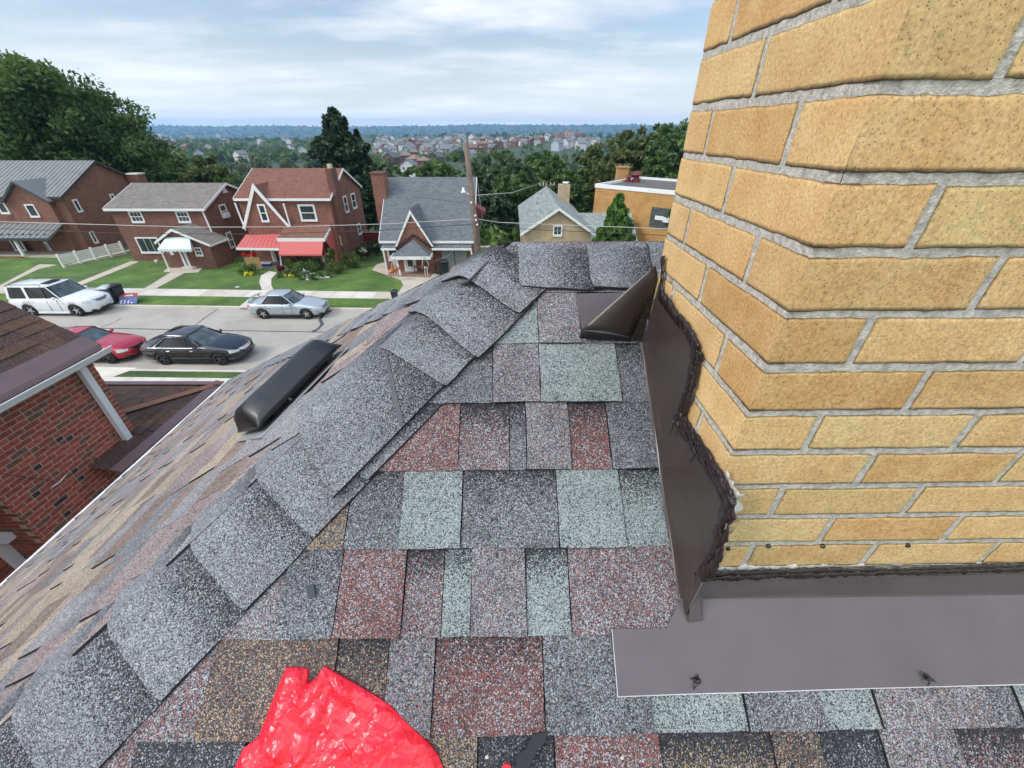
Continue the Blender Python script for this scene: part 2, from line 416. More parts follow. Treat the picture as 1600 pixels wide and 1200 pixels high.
for (ci, row, tabs, xend) in COURSES:
    s0, s1 = SC[ci-1]-.022, SC[ci]
    js = [joint_a(t[0], row, s0, s1) for t in tabs]+[joint_a(xend, row, s0, s1)]
    for k, (px, pal, lam, band) in enumerate(tabs):
        last = k == len(tabs)-1
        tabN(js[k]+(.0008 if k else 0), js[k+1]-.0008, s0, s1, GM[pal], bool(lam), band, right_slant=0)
    if xend >= 1600:
        a = js[-1]
        while a < XE-.3 and a < 2.4:
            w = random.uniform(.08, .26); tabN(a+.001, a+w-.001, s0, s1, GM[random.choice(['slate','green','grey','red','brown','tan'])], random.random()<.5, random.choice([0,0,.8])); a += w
    else:                          # courses carry on behind the chimney
        a = 1.16
        while a < 2.0:
            w = random.uniform(.12, .3); tabN(a+.001, a+w-.001, s0, s1, GM[random.choice(['slate','green','grey','red'])], random.random()<.5, 0); a += w
mb = MB()                          # the parts of the plane that lie outside the picture
for ci in range(9, int(SNT/.1415)+2):
    s1 = min(SC[8]+.1415*(ci-8), SNT+.01); s0 = s1-.16
    a = hip_a(s1)+.02
    while a < 2.6:
        w = random.uniform(.1,.3)
        mb.poly([PN(max(a,hip_a(s0)+.02),s0,.002), PN(max(a,hip_a(s1)+.02),s1,.009), PN(a+w-.002,s1,.009), PN(a+w-.002,s0,.002)], random.randrange(5)); a += w
mb.poly([PN(2.55,.0,.004), PN(2.6,SNT,.004), PN(XE,SNT,.004), PN(XE,.0,.004)], 0)
o = mb.build('shingle', [GM[k] for k in ('slate','grey','red','tan','brown')], deck); o['kind'] = 'stuff'

# left plane: courses run along the eave, seen almost edge on
def tabL(b0, b1, s0, s1, pal, lam, k):
    mb = MB(); hb = .0075+(.005 if lam else 0); P = []
    n = 4
    for f in (0, .5, 1):
        s = s0+(s1-s0)*f
        P.append([PL(min(max(b0+(b1-b0)*j/n, hip_b(s)+.012), hip_b2(s)-.012), s+(mnoise.noise(Vector((b0*20+j, s*9, 1)))*.004 if f == 1 else 0), .002+(hb-.002)*f+(.003 if lam else 0)*(1-f)+abs(mnoise.noise(Vector((b0*5+j*.2, s*4, 1))))*.003) for j in range(n+1)])
    ids = mb.grid(P, 0)
    for line in (ids[-1][::-1], [r[0] for r in ids][::-1], [r[-1] for r in ids]):
        lo = [mb.vert(Vector(mb.v[q])-nL*.0050) for q in line]
        for q in range(len(line)-1): mb.face((line[q], line[q+1], lo[q+1], lo[q]), 1)
    return mb
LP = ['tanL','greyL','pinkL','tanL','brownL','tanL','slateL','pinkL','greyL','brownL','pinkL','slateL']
rnd = random.Random(11); nobj = 0; rest = MB(); restm = []
for ci in range(0, int(SLT/.1425)+1):
    s1 = min(.05+.1425*ci, SLT+.012); s0 = max(.004, s1-.165)
    b = hip_b(s1); bend = hip_b2(s1); pal = rnd.choice(LP)
    while b < bend:
        w = rnd.uniform(.06, .28); lam = rnd.random() < .5; p2 = rnd.choice(LP)
        if b+w > .45 and b < 5 and s0 < 3.2 and nobj < 205:
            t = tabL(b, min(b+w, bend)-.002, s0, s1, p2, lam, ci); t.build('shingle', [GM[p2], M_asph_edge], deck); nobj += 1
        else:
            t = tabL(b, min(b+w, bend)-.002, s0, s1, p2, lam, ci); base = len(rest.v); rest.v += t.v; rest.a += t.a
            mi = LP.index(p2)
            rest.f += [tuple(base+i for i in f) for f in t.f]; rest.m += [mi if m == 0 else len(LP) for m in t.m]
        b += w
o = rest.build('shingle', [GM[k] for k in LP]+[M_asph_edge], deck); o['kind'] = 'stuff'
# drip edge of white metal along the left eave, and the fascia under it
mb = MB()
ea, eb = PL(hip_b(SLT), SLT+.0), PL(hip_b2(SLT), SLT+.0)
mb.obox(ea+Vector((-.028,0,-.03)), eb-ea, (.03,0,0), (0,0,.036))
mb.build('drip_edge', [M_white], house)
mb = MB(); mb.obox(ea+Vector((.0,0,-.2)), eb-ea, (.03,0,0), (0,0,.165)); mb.build('fascia', [M_white], house)
# walls of our house
M_redbrick_far = None

# ------------------------------------------------------------------ hip and ridge caps
EH = Vector((-1, -KH, -SL)); HL = EH.length; EH.normalize()
wN = nN.cross(EH).normalized();  wN = wN if wN.x > 0 else -wN
wL = nL.cross(EH).normalized();  wL = wL if wL.y > 0 else -wL
nUP = (nN+nL).normalized()
def hipP(s, w, h=0., r=.024):
    f = (math.sqrt(w*w+r*r)+w)/2; g = (math.sqrt(w*w+r*r)-w)/2
    return APEX+EH*s+wN*f+wL*g+nUP*h+(nN*(f/(f+g))+nL*(g/(f+g)))*.007
def smooth01(x): x = max(0., min(1., x)); return x*x*(3-2*x)
def cap(fn, s0, s1, wr, wl, l0, l1, mat=None, rag=.004, skew=0., bulge=None, nm='hip_cap', roundc=.005, strip=None):
    mb = MB(); nw, ns = 26, 10; P = []; A = []
    sd = random.random()*50
    for i in range(ns+1):
        f = i/ns; row = []; ar = []
        for j in range(nw+1):
            g = j/nw; w = -wl+(wl+wr)*g
            s = s0+(s1-s0)*f + skew*f*(g-.5)
            # clipped lower corners
            e = abs(g-.5)*2
            if f > .8: s -= roundc*max(0, (e-.86)/.14)**2*(f-.8)/.2
            if i == ns: s += mnoise.noise(Vector((w*22, sd, 0)))*rag*.5
            ww = w + (mnoise.noise(Vector((s*14, sd+9, 0)))*rag*.6 if j in (0, nw) else 0)
            h = l0+(l1-l0)*f + mnoise.noise(Vector((w*6+sd, s*6, 0)))*.0035
            if bulge: h += bulge(f, g)
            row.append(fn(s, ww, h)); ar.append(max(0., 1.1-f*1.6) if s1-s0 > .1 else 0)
        P.append(row); A.append(ar)
    ids = mb.grid(P, 0, A)
    if strip:
        def at_(f, g):
            i, j = f*ns, g*nw; i0, j0 = min(int(i), ns-1), min(int(j), nw-1); a, b = i-i0, j-j0
            return P[i0][j0]*(1-a)*(1-b)+P[i0+1][j0]*a*(1-b)+P[i0][j0+1]*(1-a)*b+P[i0+1][j0+1]*a*b
        sb = MB(); S_ = []
        for q in range(31):
            e = q/30; g = strip[0][1]+(strip[1][1]-strip[0][1])*e; f = strip[0][0]+(strip[1][0]-strip[0][0])*e+.012*math.sin(e*3)
            hw_ = .0026+.0035*smooth01(e*2.2)
            c = at_(f, g)+nUP*.0012; d = (at_(min(1,f+.02), g)-at_(max(0,f-.02), g)).normalized()
            S_.append([c-d*hw_+nUP*.001, c+d*hw_])
        sb.grid(S_); sb.build('tar_strip', [M_tar], deck)
    def nrm(v): return (nUP if nm == 'hip_cap' else Vector((0,0,1)))
    for line, fl in ((ids[-1], 0), ([r[0] for r in ids], 0), ([r[-1] for r in ids], 1)):
        lo = [mb.vert(Vector(mb.v[k])-nrm(k)*.0046) for k in line]
        for k in range(len(line)-1):
            q = (line[k], lo[k], lo[k+1], line[k+1]); mb.face(q if not fl else q[::-1], 1)
    return mb.build(nm, [mat or GM['cap'], M_asph_edge], deck, smooth=False, attr='band')
hs = [1.40, 1.235, 1.072, .906, .751, .617]
allh = [1.40+.165*k for k in range(12, 0, -1)]+hs
for k, s in enumerate(allh):
    if s > HL*WL: continue
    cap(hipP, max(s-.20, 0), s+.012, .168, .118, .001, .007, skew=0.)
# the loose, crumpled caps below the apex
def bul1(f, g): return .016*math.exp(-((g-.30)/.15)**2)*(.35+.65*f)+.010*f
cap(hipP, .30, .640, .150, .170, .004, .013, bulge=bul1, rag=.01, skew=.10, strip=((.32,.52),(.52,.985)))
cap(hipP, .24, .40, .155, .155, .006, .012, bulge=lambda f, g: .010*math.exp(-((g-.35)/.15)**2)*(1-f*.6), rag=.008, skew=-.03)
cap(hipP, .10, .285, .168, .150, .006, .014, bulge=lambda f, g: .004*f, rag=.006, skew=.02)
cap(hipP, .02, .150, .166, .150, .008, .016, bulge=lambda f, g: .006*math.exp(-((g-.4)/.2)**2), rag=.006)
# far hip
EF = Vector((-1, KH, -SL)); EF.normalize()
nF = Vector((0, math.sin(AN), math.cos(AN)))
wF = nF.cross(EF).normalized(); wF = wF if wF.x > 0 else -wF
wL2 = nL.cross(EF).normalized(); wL2 = wL2 if wL2.y < 0 else -wL2
nUF = (nF+nL).normalized()
def fhipP(s, w, h=0., r=.035):
    f = (math.sqrt(w*w+r*r)+w)/2; g = (math.sqrt(w*w+r*r)-w)/2
    return APEX+EF*s+wF*f+wL2*g+nUF*h+(nF*(f/(f+g))+nL*(g/(f+g)))*.006
s = .17
fh = []
while s < HL*WL: fh.append(s); s += .155
for s in fh[::-1]: cap(fhipP, max(0, s-.19), s+.012, .15, .165, .002, .012, rag=.006, nm='far_hip_cap')
# ridge caps over the crest, lapped from left to right
def rP(s, w, h=0., r=.035):
    f = (math.sqrt(w*w+r*r)+w)/2; g = (math.sqrt(w*w+r*r)-w)/2
    dn = Vector((0,-math.cos(AN),-math.sin(AN))); df = Vector((0,math.cos(AN),-math.sin(AN)))
    bend = -(.0 if s > .03 else SL*.82*(math.sqrt((.03-s)**2+.0009)-.03))
    return Vector((s, YR, ZR+bend))+dn*f+df*g+Vector((0,0,h))+(nN*(f/(f+g))+nF*(g/(f+g)))*.006
XL = [-.13, .03, .20, .355, .51]+[.51+.155*k for k in range(1, 16)]
for k, xl in enumerate(XL):
    cap(lambda s, w, h: rP(-s, w, h), -(xl+.20), -xl, .150 if k else .135, .15, .010 if k else .015, .017 if k else .023, nm='ridge_cap', rag=.007)
# ------------------------------------------------------------------ chimney
XC, YC = .3116, .410               # near left corner (house frame)
CW, CD = 1.02, .397               # width, depth
PITB = .0681; BL, BHH, MJ = .1995, .0583, .0100
zc_bot = -.651+H                  # a bed joint of the front face
core = MB()
def gridface(mb, o, ax, ay, n, m, amp, seed):
    nn = ax.cross(ay).normalized(); P = []
    for i in range(n+1):
        P.append([o+ax*(j/m)+ay*(i/n)+nn*(mnoise.noise((o+ax*(j/m)+ay*(i/n))*45+Vector((seed,0,0)))*amp) for j in range(m+1)])
    mb.grid(P)
IN = .0018
zlo, zhi = H-.95, H+.75
gridface(core, Vector((XC+IN, YC+IN, zlo)), Vector((CW-2*IN,0,0)), Vector((0,0,zhi-zlo)), 170, 120, .0012, 1)
gridface(core, Vector((XC+IN, YC+CD-IN, zlo)), Vector((0,-CD+2*IN,0)), Vector((0,0,zhi-zlo)), 170, 50, .0012, 5)
core.poly([(XC+IN,YC+CD-IN,zhi),(XC+IN,YC+IN,zhi),(XC+CW-IN,YC+IN,zhi),(XC+CW-IN,YC+CD-IN,zhi)])
core.poly([(XC+IN,YC+CD-IN,zlo),(XC+CW-IN,YC+CD-IN,zlo),(XC+CW-IN,YC+CD-IN,zhi),(XC+IN,YC+CD-IN,zhi)])
core.poly([(XC+CW-IN,YC+IN,zlo),(XC+CW-IN,YC+IN,zhi),(XC+CW-IN,YC+CD-IN,zhi),(XC+CW-IN,YC+CD-IN,zlo)])
ch = core.build('chimney', [M_mortar], house, smooth=True)
def brick(x0, x1, y0, y1, z0, z1, mat, faces, mortar=None, chop=None):
    """faces: subset of 'F' (front -y) and 'L' (left -x); the exposed faces get irregular arrises."""
    mb = MB(); sd = random.random()*99
    jx = random.uniform(-.0006,.0006); jz = random.uniform(-.0009,.0009)
    z0 += jz; z1 += jz+random.uniform(-.0006,.0006)
    def edgew(t, T):
        return min(t, T-t)
    def pt(u, z, side):
        # u runs along the face; outline wobble
        e = .0011
        return u, z
    def panel(side):
        L = (x1-x0) if side == 'F' else (y1-y0); Hh = z1-z0
        us = [0, .0018, .006] + [L*k/9 for k in range(1, 9)] + [L-.006, L-.0018, L]
        us = sorted(u for u in us if 0 <= u <= L)
        if L > .1: us = sorted(set(us+[L*(k+.5)/9 for k in range(9)]))
        vs = [0, .0016, .0055, Hh*.3, Hh*.5, Hh*.7, Hh-.0055, Hh-.0016, Hh]
        P = []; A = []
        for v in vs:
            row = []; ar = []
            for u in us:
                e = min(u if not (side == 'L' and False) else u, L-u, v, Hh-v)
                corner = ('F' in faces and 'L' in faces)
                eu = L-u if (corner and side == 'F') else (L-u if corner else min(u, L-u))
                if corner and side == 'F': eu = L-u
                if corner and side == 'L': eu = L-u
                ed = min(eu, v, Hh-v)
                wx = mnoise.noise(Vector((u*110, v*110, sd)))*.0013*(1 if eu < .003 else .0)
                wz = (mnoise.noise(Vector((u*95, sd, v*40)))*.0015+mnoise.noise(Vector((u*30, sd+4, v*10)))*.0014)*(1 if min(v, Hh-v) < .003 else .3)*(0 if (corner and u < 1e-6) else 1)
                dep = (.0013*max(0, 1-ed/.0018)**1.5 if ed < .0018 else 0) + mnoise.noise(Vector((u*35, v*35, sd+7)))*.0005
                uu = u+wx; zz_ = z0+v+wz
                if side == 'F': row.append((x0+uu, y0+dep, zz_))
                else: row.append((x0+dep, y0+uu, zz_))
                ar.append(max(0., 1-v/.0075, .5*(1-eu/.006), .5*(1-(Hh-v)/.006)))
            P.append(row); A.append(ar)
        ids = mb.grid(P, 0, A)
        bk = Vector((0,.02,0)) if side == 'F' else Vector((.02,0,0))
        for line in (ids[0], ids[-1], [r[0] for r in ids], [r[-1] for r in ids]):
            if ('F' in faces and 'L' in faces) and line == [r[0] for r in ids]: continue
            lo = [mb.vert(Vector(mb.v[k])+bk, 1) for k in line]
            for k in range(len(line)-1): mb.face((line[k], line[k+1], lo[k+1], lo[k]))
    for sde in faces: panel(sde)
    return mb.build('brick', [mat], mb_parent, smooth=True, attr='edge')
mb_parent = ch
rb = random.Random(5)
def pickm():
    r = rb.random(); return M_yb[0] if r < .5 else (M_yb[1] if r < .74 else M_yb[2])
k = -2
while True:
    zb0 = zc_bot + (k)*PITB + MJ/2; zb1 = zb0+BHH
    if zb0 > zhi: break
    longf = (k % 2 == 1)          # the stretcher lies on the front at this course
    head = .0945
    # corner brick
    cl = BL if longf else head
    cd = head if longf else BL
    nearpic = zb1 < H+.35
    if k >= 0:
        brick(XC, XC+cl, YC, YC+cd, zb0, zb1, pickm(), 'FL')
        x = XC+cl+MJ
        while x < XC+CW-.02:
            x2 = min(x+BL+rb.uniform(-.002,.002), XC+CW); brick(x, x2, YC, YC+.09, zb0, zb1, pickm(), 'F'); x = x2+MJ+rb.uniform(-.001,.001)
        y = YC+cd+MJ
    else:
        y = YC+ (cd+MJ)
        brick(XC, XC+.03, YC+.004, YC+cd, zb0, zb1, pickm(), 'L')
    while y < YC+CD-.02:
        y2 = min(y+BL, YC+CD); brick(XC, XC+.09, y, y2, zb0, zb1, pickm(), 'L'); y = y2+MJ
    k += 1
# lower courses of the left face that stay in view above the flashing
for k in range(3, 7):
    pass
# ------------------------------------------------------------------ flashings and sealant
def onCL(px, py, off=.0):         # point on chimney left face
    d = hray(px, py); t = (XC-off)/d.x; return CAM+d*t
def onCF(px, py, off=.0):
    d = hray(px, py); t = (YC-off)/d.y; return CAM+d*t
def thick(mb, pts, nrm, th, m=0, me=1):
    mb.prism([Vector(p) for p in pts], Vector(nrm)*-th, m, me)
# left face flashing
mb = MB(); off = .006
base = [Vector((XC-off, p.y, p.z)) for p in (PN(0, (YR-YC-CD+.002)/math.cos(AN), .012), PN(0, (YR-YC+.040)/math.cos(AN), .012))]
topl = [onCL(px, py, off) for px, py in [(1100,905),(1128,850),(1140,785),(1120,745),(1095,705),(1068,668),(1062,645),(1080,600),(1083,545),(1060,505),(1035,470),(1030,440)]]
pl = [base[1]]+[p for p in topl]+[base[0]]
cen = sum(pl, Vector())/len(pl)
mb.prism(pl, Vector((.0012,0,0)), 0, 1)
mb.build('side_flashing', [M_flash2, M_alu], ch)
# its foot turned out on the roof
mb = MB()
y0, y1 = YC-.012, YC+CD+.0
P = []
for i in range(9):
    y = y0+(y1-y0)*i/8; sv = (YR-y)/math.cos(AN)
    P.append([PN(XC-.013+.002*math.sin(i*2.1), sv, .0125), PN(XC-.009, sv, .0140), PN(XC-off, sv, .022)])
mb.grid(P); o = mb.build('side_flashing', [M_flash2], ch)
# front flashing upstand and apron
zt = onCF(1300, 903).z; sft = (YR-YC+.027-math.sin(AN)*.0165)/math.cos(AN); zfoot = PN(0, sft, .0175).z
mb = MB(); mb.prism([onCF(1108, 905, .005), onCF(1240, 902, .005), onCF(1400, 899, .005), onCF(1640, 893, .005), Vector((XC+CW, YC-.005, zt)),
                    Vector((XC+CW, YC-.005-.022, zfoot)), Vector((XC-.004, YC-.005-.022, zfoot))], (0,-.0012,0), 0, 1)
mb.build('front_flashing', [M_flash2, M_alu], ch)
apr = [onN(px, py, .016) for px, py in [(956,983),(966,1089),(1110,1083),(1280,1078),(1440,1074),(1640,1069)]]
sfold = sft-.001
P = []
xs = np.linspace(apr[0][0], 1.4, 40)
spts = [(a, s) for a, s in apr[1:]]
def s_low(a):
    for (a0, s0), (a1, s1) in zip(spts, spts[1:]):
        if a <= a1: return s0+(s1-s0)*(a-a0)/(a1-a0)
    return spts[-1][1]
stl = apr[0][1]
for i, a in enumerate(xs):
    top = sfold if a > XC-.03 else stl
    if a < XC-.03: top = stl+(sfold-stl)*0.0
    low = s_low(a); row = []
    for j in range(9):
        f = j/8; s = top+(low-top)*f
        h = .0150+.0015*mnoise.noise(Vector((a*5, s*5, 4))) + .0035*math.exp(-((a-.40)/.12)**2)*f + .002*(1-f)
        row.append(PN(a, s, h))
    P.append(row)
mb = MB(); ids = mb.grid(P)
for line in ([r[-1] for r in ids], ids[0]):
    lo = [mb.vert(Vector(mb.v[q])-nN*.0016) for q in line]
    for q in range(len(line)-1): mb.face((line[q], line[q+1], lo[q+1], lo[q]), 1)
mb.build('apron_flashing', [M_flash, M_alu], ch, smooth=False)
mb = MB(); mb.tube([Vector(v)+nN*-.0002 for v in [P[0][j] for j in range(9)]], .0007, 5); mb.tube([P[i][-1]-nN*.0004 for i in range(len(P))], .0009, 5); mb.build('bare_edge', [plain('bright_cut_edge', (.55,.55,.56), .5)], ch)
# folded corner tongue
mb = MB()
c0 = ptN(1076, 973, .020); c1 = ptN(1097, 970, .022); c2 = onCF(1112, 950, .006); c3 = onCF(1108, 908, .008); c4 = onCL(1084, 893, .009)
mb.poly([c4, c0, c1]); mb.poly([c4, c1, c2, c3]); 
o = mb.build('corner_flashing', [M_flash, M_alu], ch); 
mod = o.modifiers.new('t', 'SOLIDIFY'); mod.thickness = .0012
# lifted step flashing at the far corner: a sheet on the roof and its torn, folded half standing up
mb = MB()
sh = [ptN(px, py, .016) for px, py in [(899,459),(1010,456),(1005,529),(912,529)]]
mb.prism(sh, -nN*.001, 0, 1)
mb.build('step_flashing', [M_flash, M_alu], ch)
mb = MB()
A_ = onCL(1036, 424, .012); A_ = Vector((A_.x, YC+CD-.01, A_.z))
Bq = ptN(908, 516, .045); Cq = ptN(987, 527, .022); Dq = ptN(1003, 531, .020)
n = 10; P = []
for i in range(n+1):
    f = i/n
    top = A_.lerp(Bq, f)
    bot = (A_+Vector((.004,-.004,-.015))).lerp(Cq, f)
    row = []
    for j in range(7):
        g = j/6; p = top.lerp(bot, g); p = p+Vector((-.3,-.5,.6))*(.016*math.sin(math.pi*g)*f)
        row.append(p)
    P.append(row)
mb.grid(P)
# the lower lip folds under
P = [[Bq.lerp(Cq, g), Bq.lerp(Cq, g)+(ptN(905,529,.018)-Bq)*(.92-.5*g)] for g in np.linspace(0,1,8)]
mb.grid([list(r) for r in P], 1)
o = mb.build('step_flashing', [M_flash2, M_asph_edge], ch, smooth=True)
mod = o.modifiers.new('t', 'SOLIDIFY'); mod.thickness = .0014
mb = MB(); mb.poly([Cq, Dq, A_+Vector((.01,0,-.03)), A_+Vector((.004,-.004,-.012))]); mb.poly([Cq, ptN(990,533,.015), Dq])
mb.build('step_flashing', [M_seal], ch)

# ragged sealant: blobby ropes along the flashing head
def rope(pts, r, nrm, nseg=9, mats=None, name='sealant', jit=.35, m=None, flat=.38, up=.002, seed=0):
    mb = MB(); rr = random.Random(seed); P2 = []
    for a, b in zip(pts, pts[1:]):
        L = (b-a).length; n = max(2, int(L/.0035))
        for i in range(n): P2.append(a.lerp(b, i/n))
    P2.append(pts[-1]); nrm = Vector(nrm); rings = []
    N_ = len(P2)
    for i, p in enumerate(P2):
        t = (P2[min(i+2, N_-1)]-P2[max(i-2, 0)]).normalized(); s = t.cross(nrm).normalized()
        rad = r*(1+jit*1.6*mnoise.noise(p*70+Vector((seed,0,0)))+jit*mnoise.noise(p*230+Vector((0,seed,0))))
        sh = s*(mnoise.noise(p*90+Vector((seed,5,0)))*r*.5)
        ring = []
        for j in range(nseg):
            th = 2*math.pi*j/nseg
            k_ = 1+.35*mnoise.noise(Vector((math.cos(th)*1.5, math.sin(th)*1.5, i*.13+seed)))
            ring.append(mb.vert(p+sh+s*math.cos(th)*rad*k_+nrm*(math.sin(th)*rad*flat*k_+up)))
        rings.append(ring)
    for q in range(len(rings)-1):
        for j in range(nseg): mb.face((rings[q][j], rings[q][(j+1)%nseg], rings[q+1][(j+1)%nseg], rings[q+1][j]))
    mb.face(rings[0][::-1]); mb.face(rings[-1])
    return mb.build(name, mats or [M_seal], m or ch, smooth=True)
nl = Vector((-1,0,0)); nf = Vector((0,-1,0))
LLs = [(1112,902),(1132,850),(1143,785),(1122,742),(1098,705),(1070,665),(1062,645)]
rope([onCL(x, y, .005) for x, y in LLs[2:]], .0080, nl, seed=1, jit=.45)
rope([onCL(x-7, y+5, .006) for x, y in LLs[2:]], .0058, nl, seed=2, jit=.5)
rope([onCL(x+4, y-3, .004) for x, y in LLs[2:]], .0065, nl, seed=12, jit=.5)
rope([onCL(x, y, .005) for x, y in [(1062,645),(1078,600),(1088,545)]], .0085, nl, seed=3)
rope([onCL(x, y, .005) for x, y in [(1069,648),(1086,600),(1095,548)]], .0062, nl, seed=31)
rope([onCL(x, y, .006) for x, y in [(1092,545),(1075,512),(1052,487),(1036,462)]], .0110, nl, seed=4, jit=.25)
rope([onCL(x, y, .005) for x, y in [(1034,470),(1036,430),(1038,400)]], .007, nl, seed=5)
rope([onCL(x, y, .006) for x, y in [(1098,902),(1112,868),(1128,820),(1144,775)]], .0085, nl, seed=6, jit=.5)
rope([onCL(x, y, .004) for x, y in [(1108,900),(1124,868),(1140,820),(1148,782)]], .0075, nl, seed=7, jit=.5)
rope([onCL(1100, 905, .006), onCF(1110, 903, .006), onCF(1180, 900, .006), onCF(1300, 896, .006), onCF(1450, 892, .006), onCF(1640, 886, .006)], .0062, nf, seed=8, jit=.5)
rope([onCF(1104, 895, .004), onCF(1180, 894, .005), onCF(1300, 890, .005), onCF(1450, 887, .005), onCF(1640, 881, .005)], .0055, nf, seed=9, jit=.5)
# torn mortar and brick spall above the sealant: patchy, in three tones
M_spall = plain('torn_brick_face', (.36,.24,.14), .95, var=.4, scale=90, bump=.002, bscale=200)
edge = [(1150,775),(1130,738),(1106,700),(1082,662),(1074,640),(1090,600),(1098,548),(1080,505),(1052,470),(1046,440),(1044,400)]
for q in range(len(edge)-1):
    a_, b_ = edge[q], edge[q+1]
    for w in range(3):
        f0, f1 = w/3, (w+1.15)/3
        pts = [onCL(a_[0]+(b_[0]-a_[0])*f+random.uniform(-1,4), a_[1]+(b_[1]-a_[1])*f+random.uniform(-3,3), -.0015) for f in (f0, (f0+f1)/2, f1)]
        rope(pts, random.uniform(.0028,.0065), nl, seed=40+q*3+w, mats=[random.choice([M_mortlight, M_mortar, M_mortar, M_spall, M_spall])], name='torn_mortar', jit=.7, flat=.16, up=.0)
fe = [(1112,886),(1150,889),(1200,885),(1250,886),(1300,884),(1380,882),(1460,881),(1560,878),(1640,876)]
for q in range(len(fe)-1):
    rope([onCF(fe[q][0], fe[q][1]+random.uniform(-2,2), -.0015), onCF(fe[q+1][0], fe[q+1][1]+random.uniform(-1,1), -.0015)], .0062 if q < 4 else .0034, nf, seed=80+q, mats=[random.choice([M_mortlight, M_mortar, M_mortlight])], name='torn_mortar', jit=.8, flat=.3, up=.0)
for q, (a_, b_) in enumerate([((1152,772),(1146,800)),((1146,800),(1134,830)),((1134,830),(1122,860)),((1124,860),(1112,886))]):
    rope([onCF(*a_, -.001), onCF(*b_, -.001)], random.uniform(.006,.010), nf, seed=60+q, mats=[[M_mortlight, M_spall, M_mortar, M_spall][q]], name='torn_mortar', jit=.8, flat=.45, up=.0)
# drips and threads of sealant
mb = MB()
for (x0, y0, x1, y1) in [(1220,907,1196,940),(1052,655,1046,680),(1058,660,1056,684),(1085,705,1078,722),(1186,905,1176,914)]:
    f_ = onCF if x0 > 1150 else onCL
    mb.tube([f_(x0, y0, .009), f_((x0+x1)/2+2, (y0+y1)/2, .0085), f_(x1, y1, .0075)], [.0013,.0008,.0004], 5)
mb.build('sealant_thread', [M_seal], ch, smooth=True)
for (x, y) in [(1088,1062),(1449,1058)]:
    p = ptN(x, y, .018); mb = MB(); rr = random.Random(x)
    for q in range(7):
        a = rr.uniform(0, 6.28); l = rr.uniform(.004,.013)
        d1 = Vector((math.cos(a), 0, 0))*l + (PN(0,1)-PN(0,0)).normalized()*math.sin(a)*l
        mb.tube([p, p+d1*.6+nN*.004, p+d1*1.2+nN*.001], [.0028,.0018,.0005], 5)
    mb.blob(p, .006,.006,.003, 8, jit=.25)
    mb.build('sealant_blob', [M_seal], ch, smooth=True)
# nail holes in the bed joint
for (x, y) in [(1138,858),(1201,854),(1286,854),(1419,853)]:
    p = onCF(x, y, .001); mb = MB(); mb.lathe(p+Vector((0,.003,0)), (0,-1,0), [(.0040,0),(.0040,.003),(.0034,.0042),(.0001,.0044)], 12)
    mb.build('nail_head', [M_seal], ch)

# ------------------------------------------------------------------ slant-back plastic roof vent on the left plane
VB0, VS0, VR, VRL = .985, .70, -.55, .36
dS = (PL(0,1)-PL(0,0)).normalized(); dB = Vector((0,1,0))
def VP(b, s, h):                  # local frame of the vent: b along the eave, s down the slope
    bb = b*math.cos(VR)-s*math.sin(VR); ss = b*math.sin(VR)+s*math.cos(VR)
    return PL(VB0+bb, VS0+ss, h)
mb = MB(); mb.prism([VP(-.11,.05,.004), VP(.11,.05,.004), VP(.11,.2,.004), VP(-.11,.2,.004)], nL*.035)
vent = mb.build('roof_vent', [M_black], house)
mb = MB()
HW, HLn = .168, .25
prof = [ (0,0.030), (0.004,.046), (.012,.056), (.045,.088), (.058,.092), (.13,.090), (.20,.078), (.235,.050), (.245,.034) ]
wid  = [1.0]*9
P = []
for (s_, h_), w_ in zip(prof, wid):
    row = []
    for g in (-1,-.985,-.95,-.90,-.83,-.6,-.3,0,.3,.6,.83,.90,.95,.985,1):
        e = abs(g)
        hh = .029+(h_-.029)*(1-max(0,(e-.80)/.20)**2.2)
        row.append(VP(HW*g*w_*1.0, s_-.15*0, hh))
    P.append(row)
ids = mb.grid(P)
rim = ids[0]+[r[-1] for r in ids[1:]]+ids[-1][-2::-1]+[r[0] for r in ids[-2:0:-1]]
for _skip in ():
    pass
# side curtain closing each flank down to the rim
for col in ():
    line = [r[col] for r in ids]; lo = []
    for q, (s_, h_) in zip(line, prof):
        lo.append(mb.vert(VP(HW*(-1 if col == 0 else 1)*1.0, s_, .028)))
    for q in range(len(line)-1): mb.face((line[q], line[q+1], lo[q+1], lo[q]))
o = mb.build('vent_hood', [M_black], vent, smooth=True)
mod = o.modifiers.new('t', 'SOLIDIFY'); mod.thickness = .003; mod.offset = -1
mb = MB(); mb.prism([VP(-.19,-.03,.012), VP(.17,-.02,.012), VP(.17,.26,.012), VP(-.19,.26,.012)], nL*.0018)
mb.build('vent_flange', [plain('grey_flange', (.25,.26,.26), .6)], vent)
mb = MB(); mb.tube([VP(-.06,.004,.030), VP(-.06,-.004,.020)], .006, 8); mb.tube([VP(.12,.004,.030), VP(.12,-.002,.020)], .005, 8)
mb.build('clip', [M_black], vent)

# a strip of tar exposed where a hip cap has slid
mb = MB(); pts = [(612,545),(640,600),(662,645)]
P = []
for i in range(9):
    f = i/8
    x = 604+(664-604)*f; y = 548+(648-548)*f
    q = ptN(x-3, y, .062-.018*f); q2 = ptN(x+5, y-1, .062-.018*f)
    P.append([q, q2])
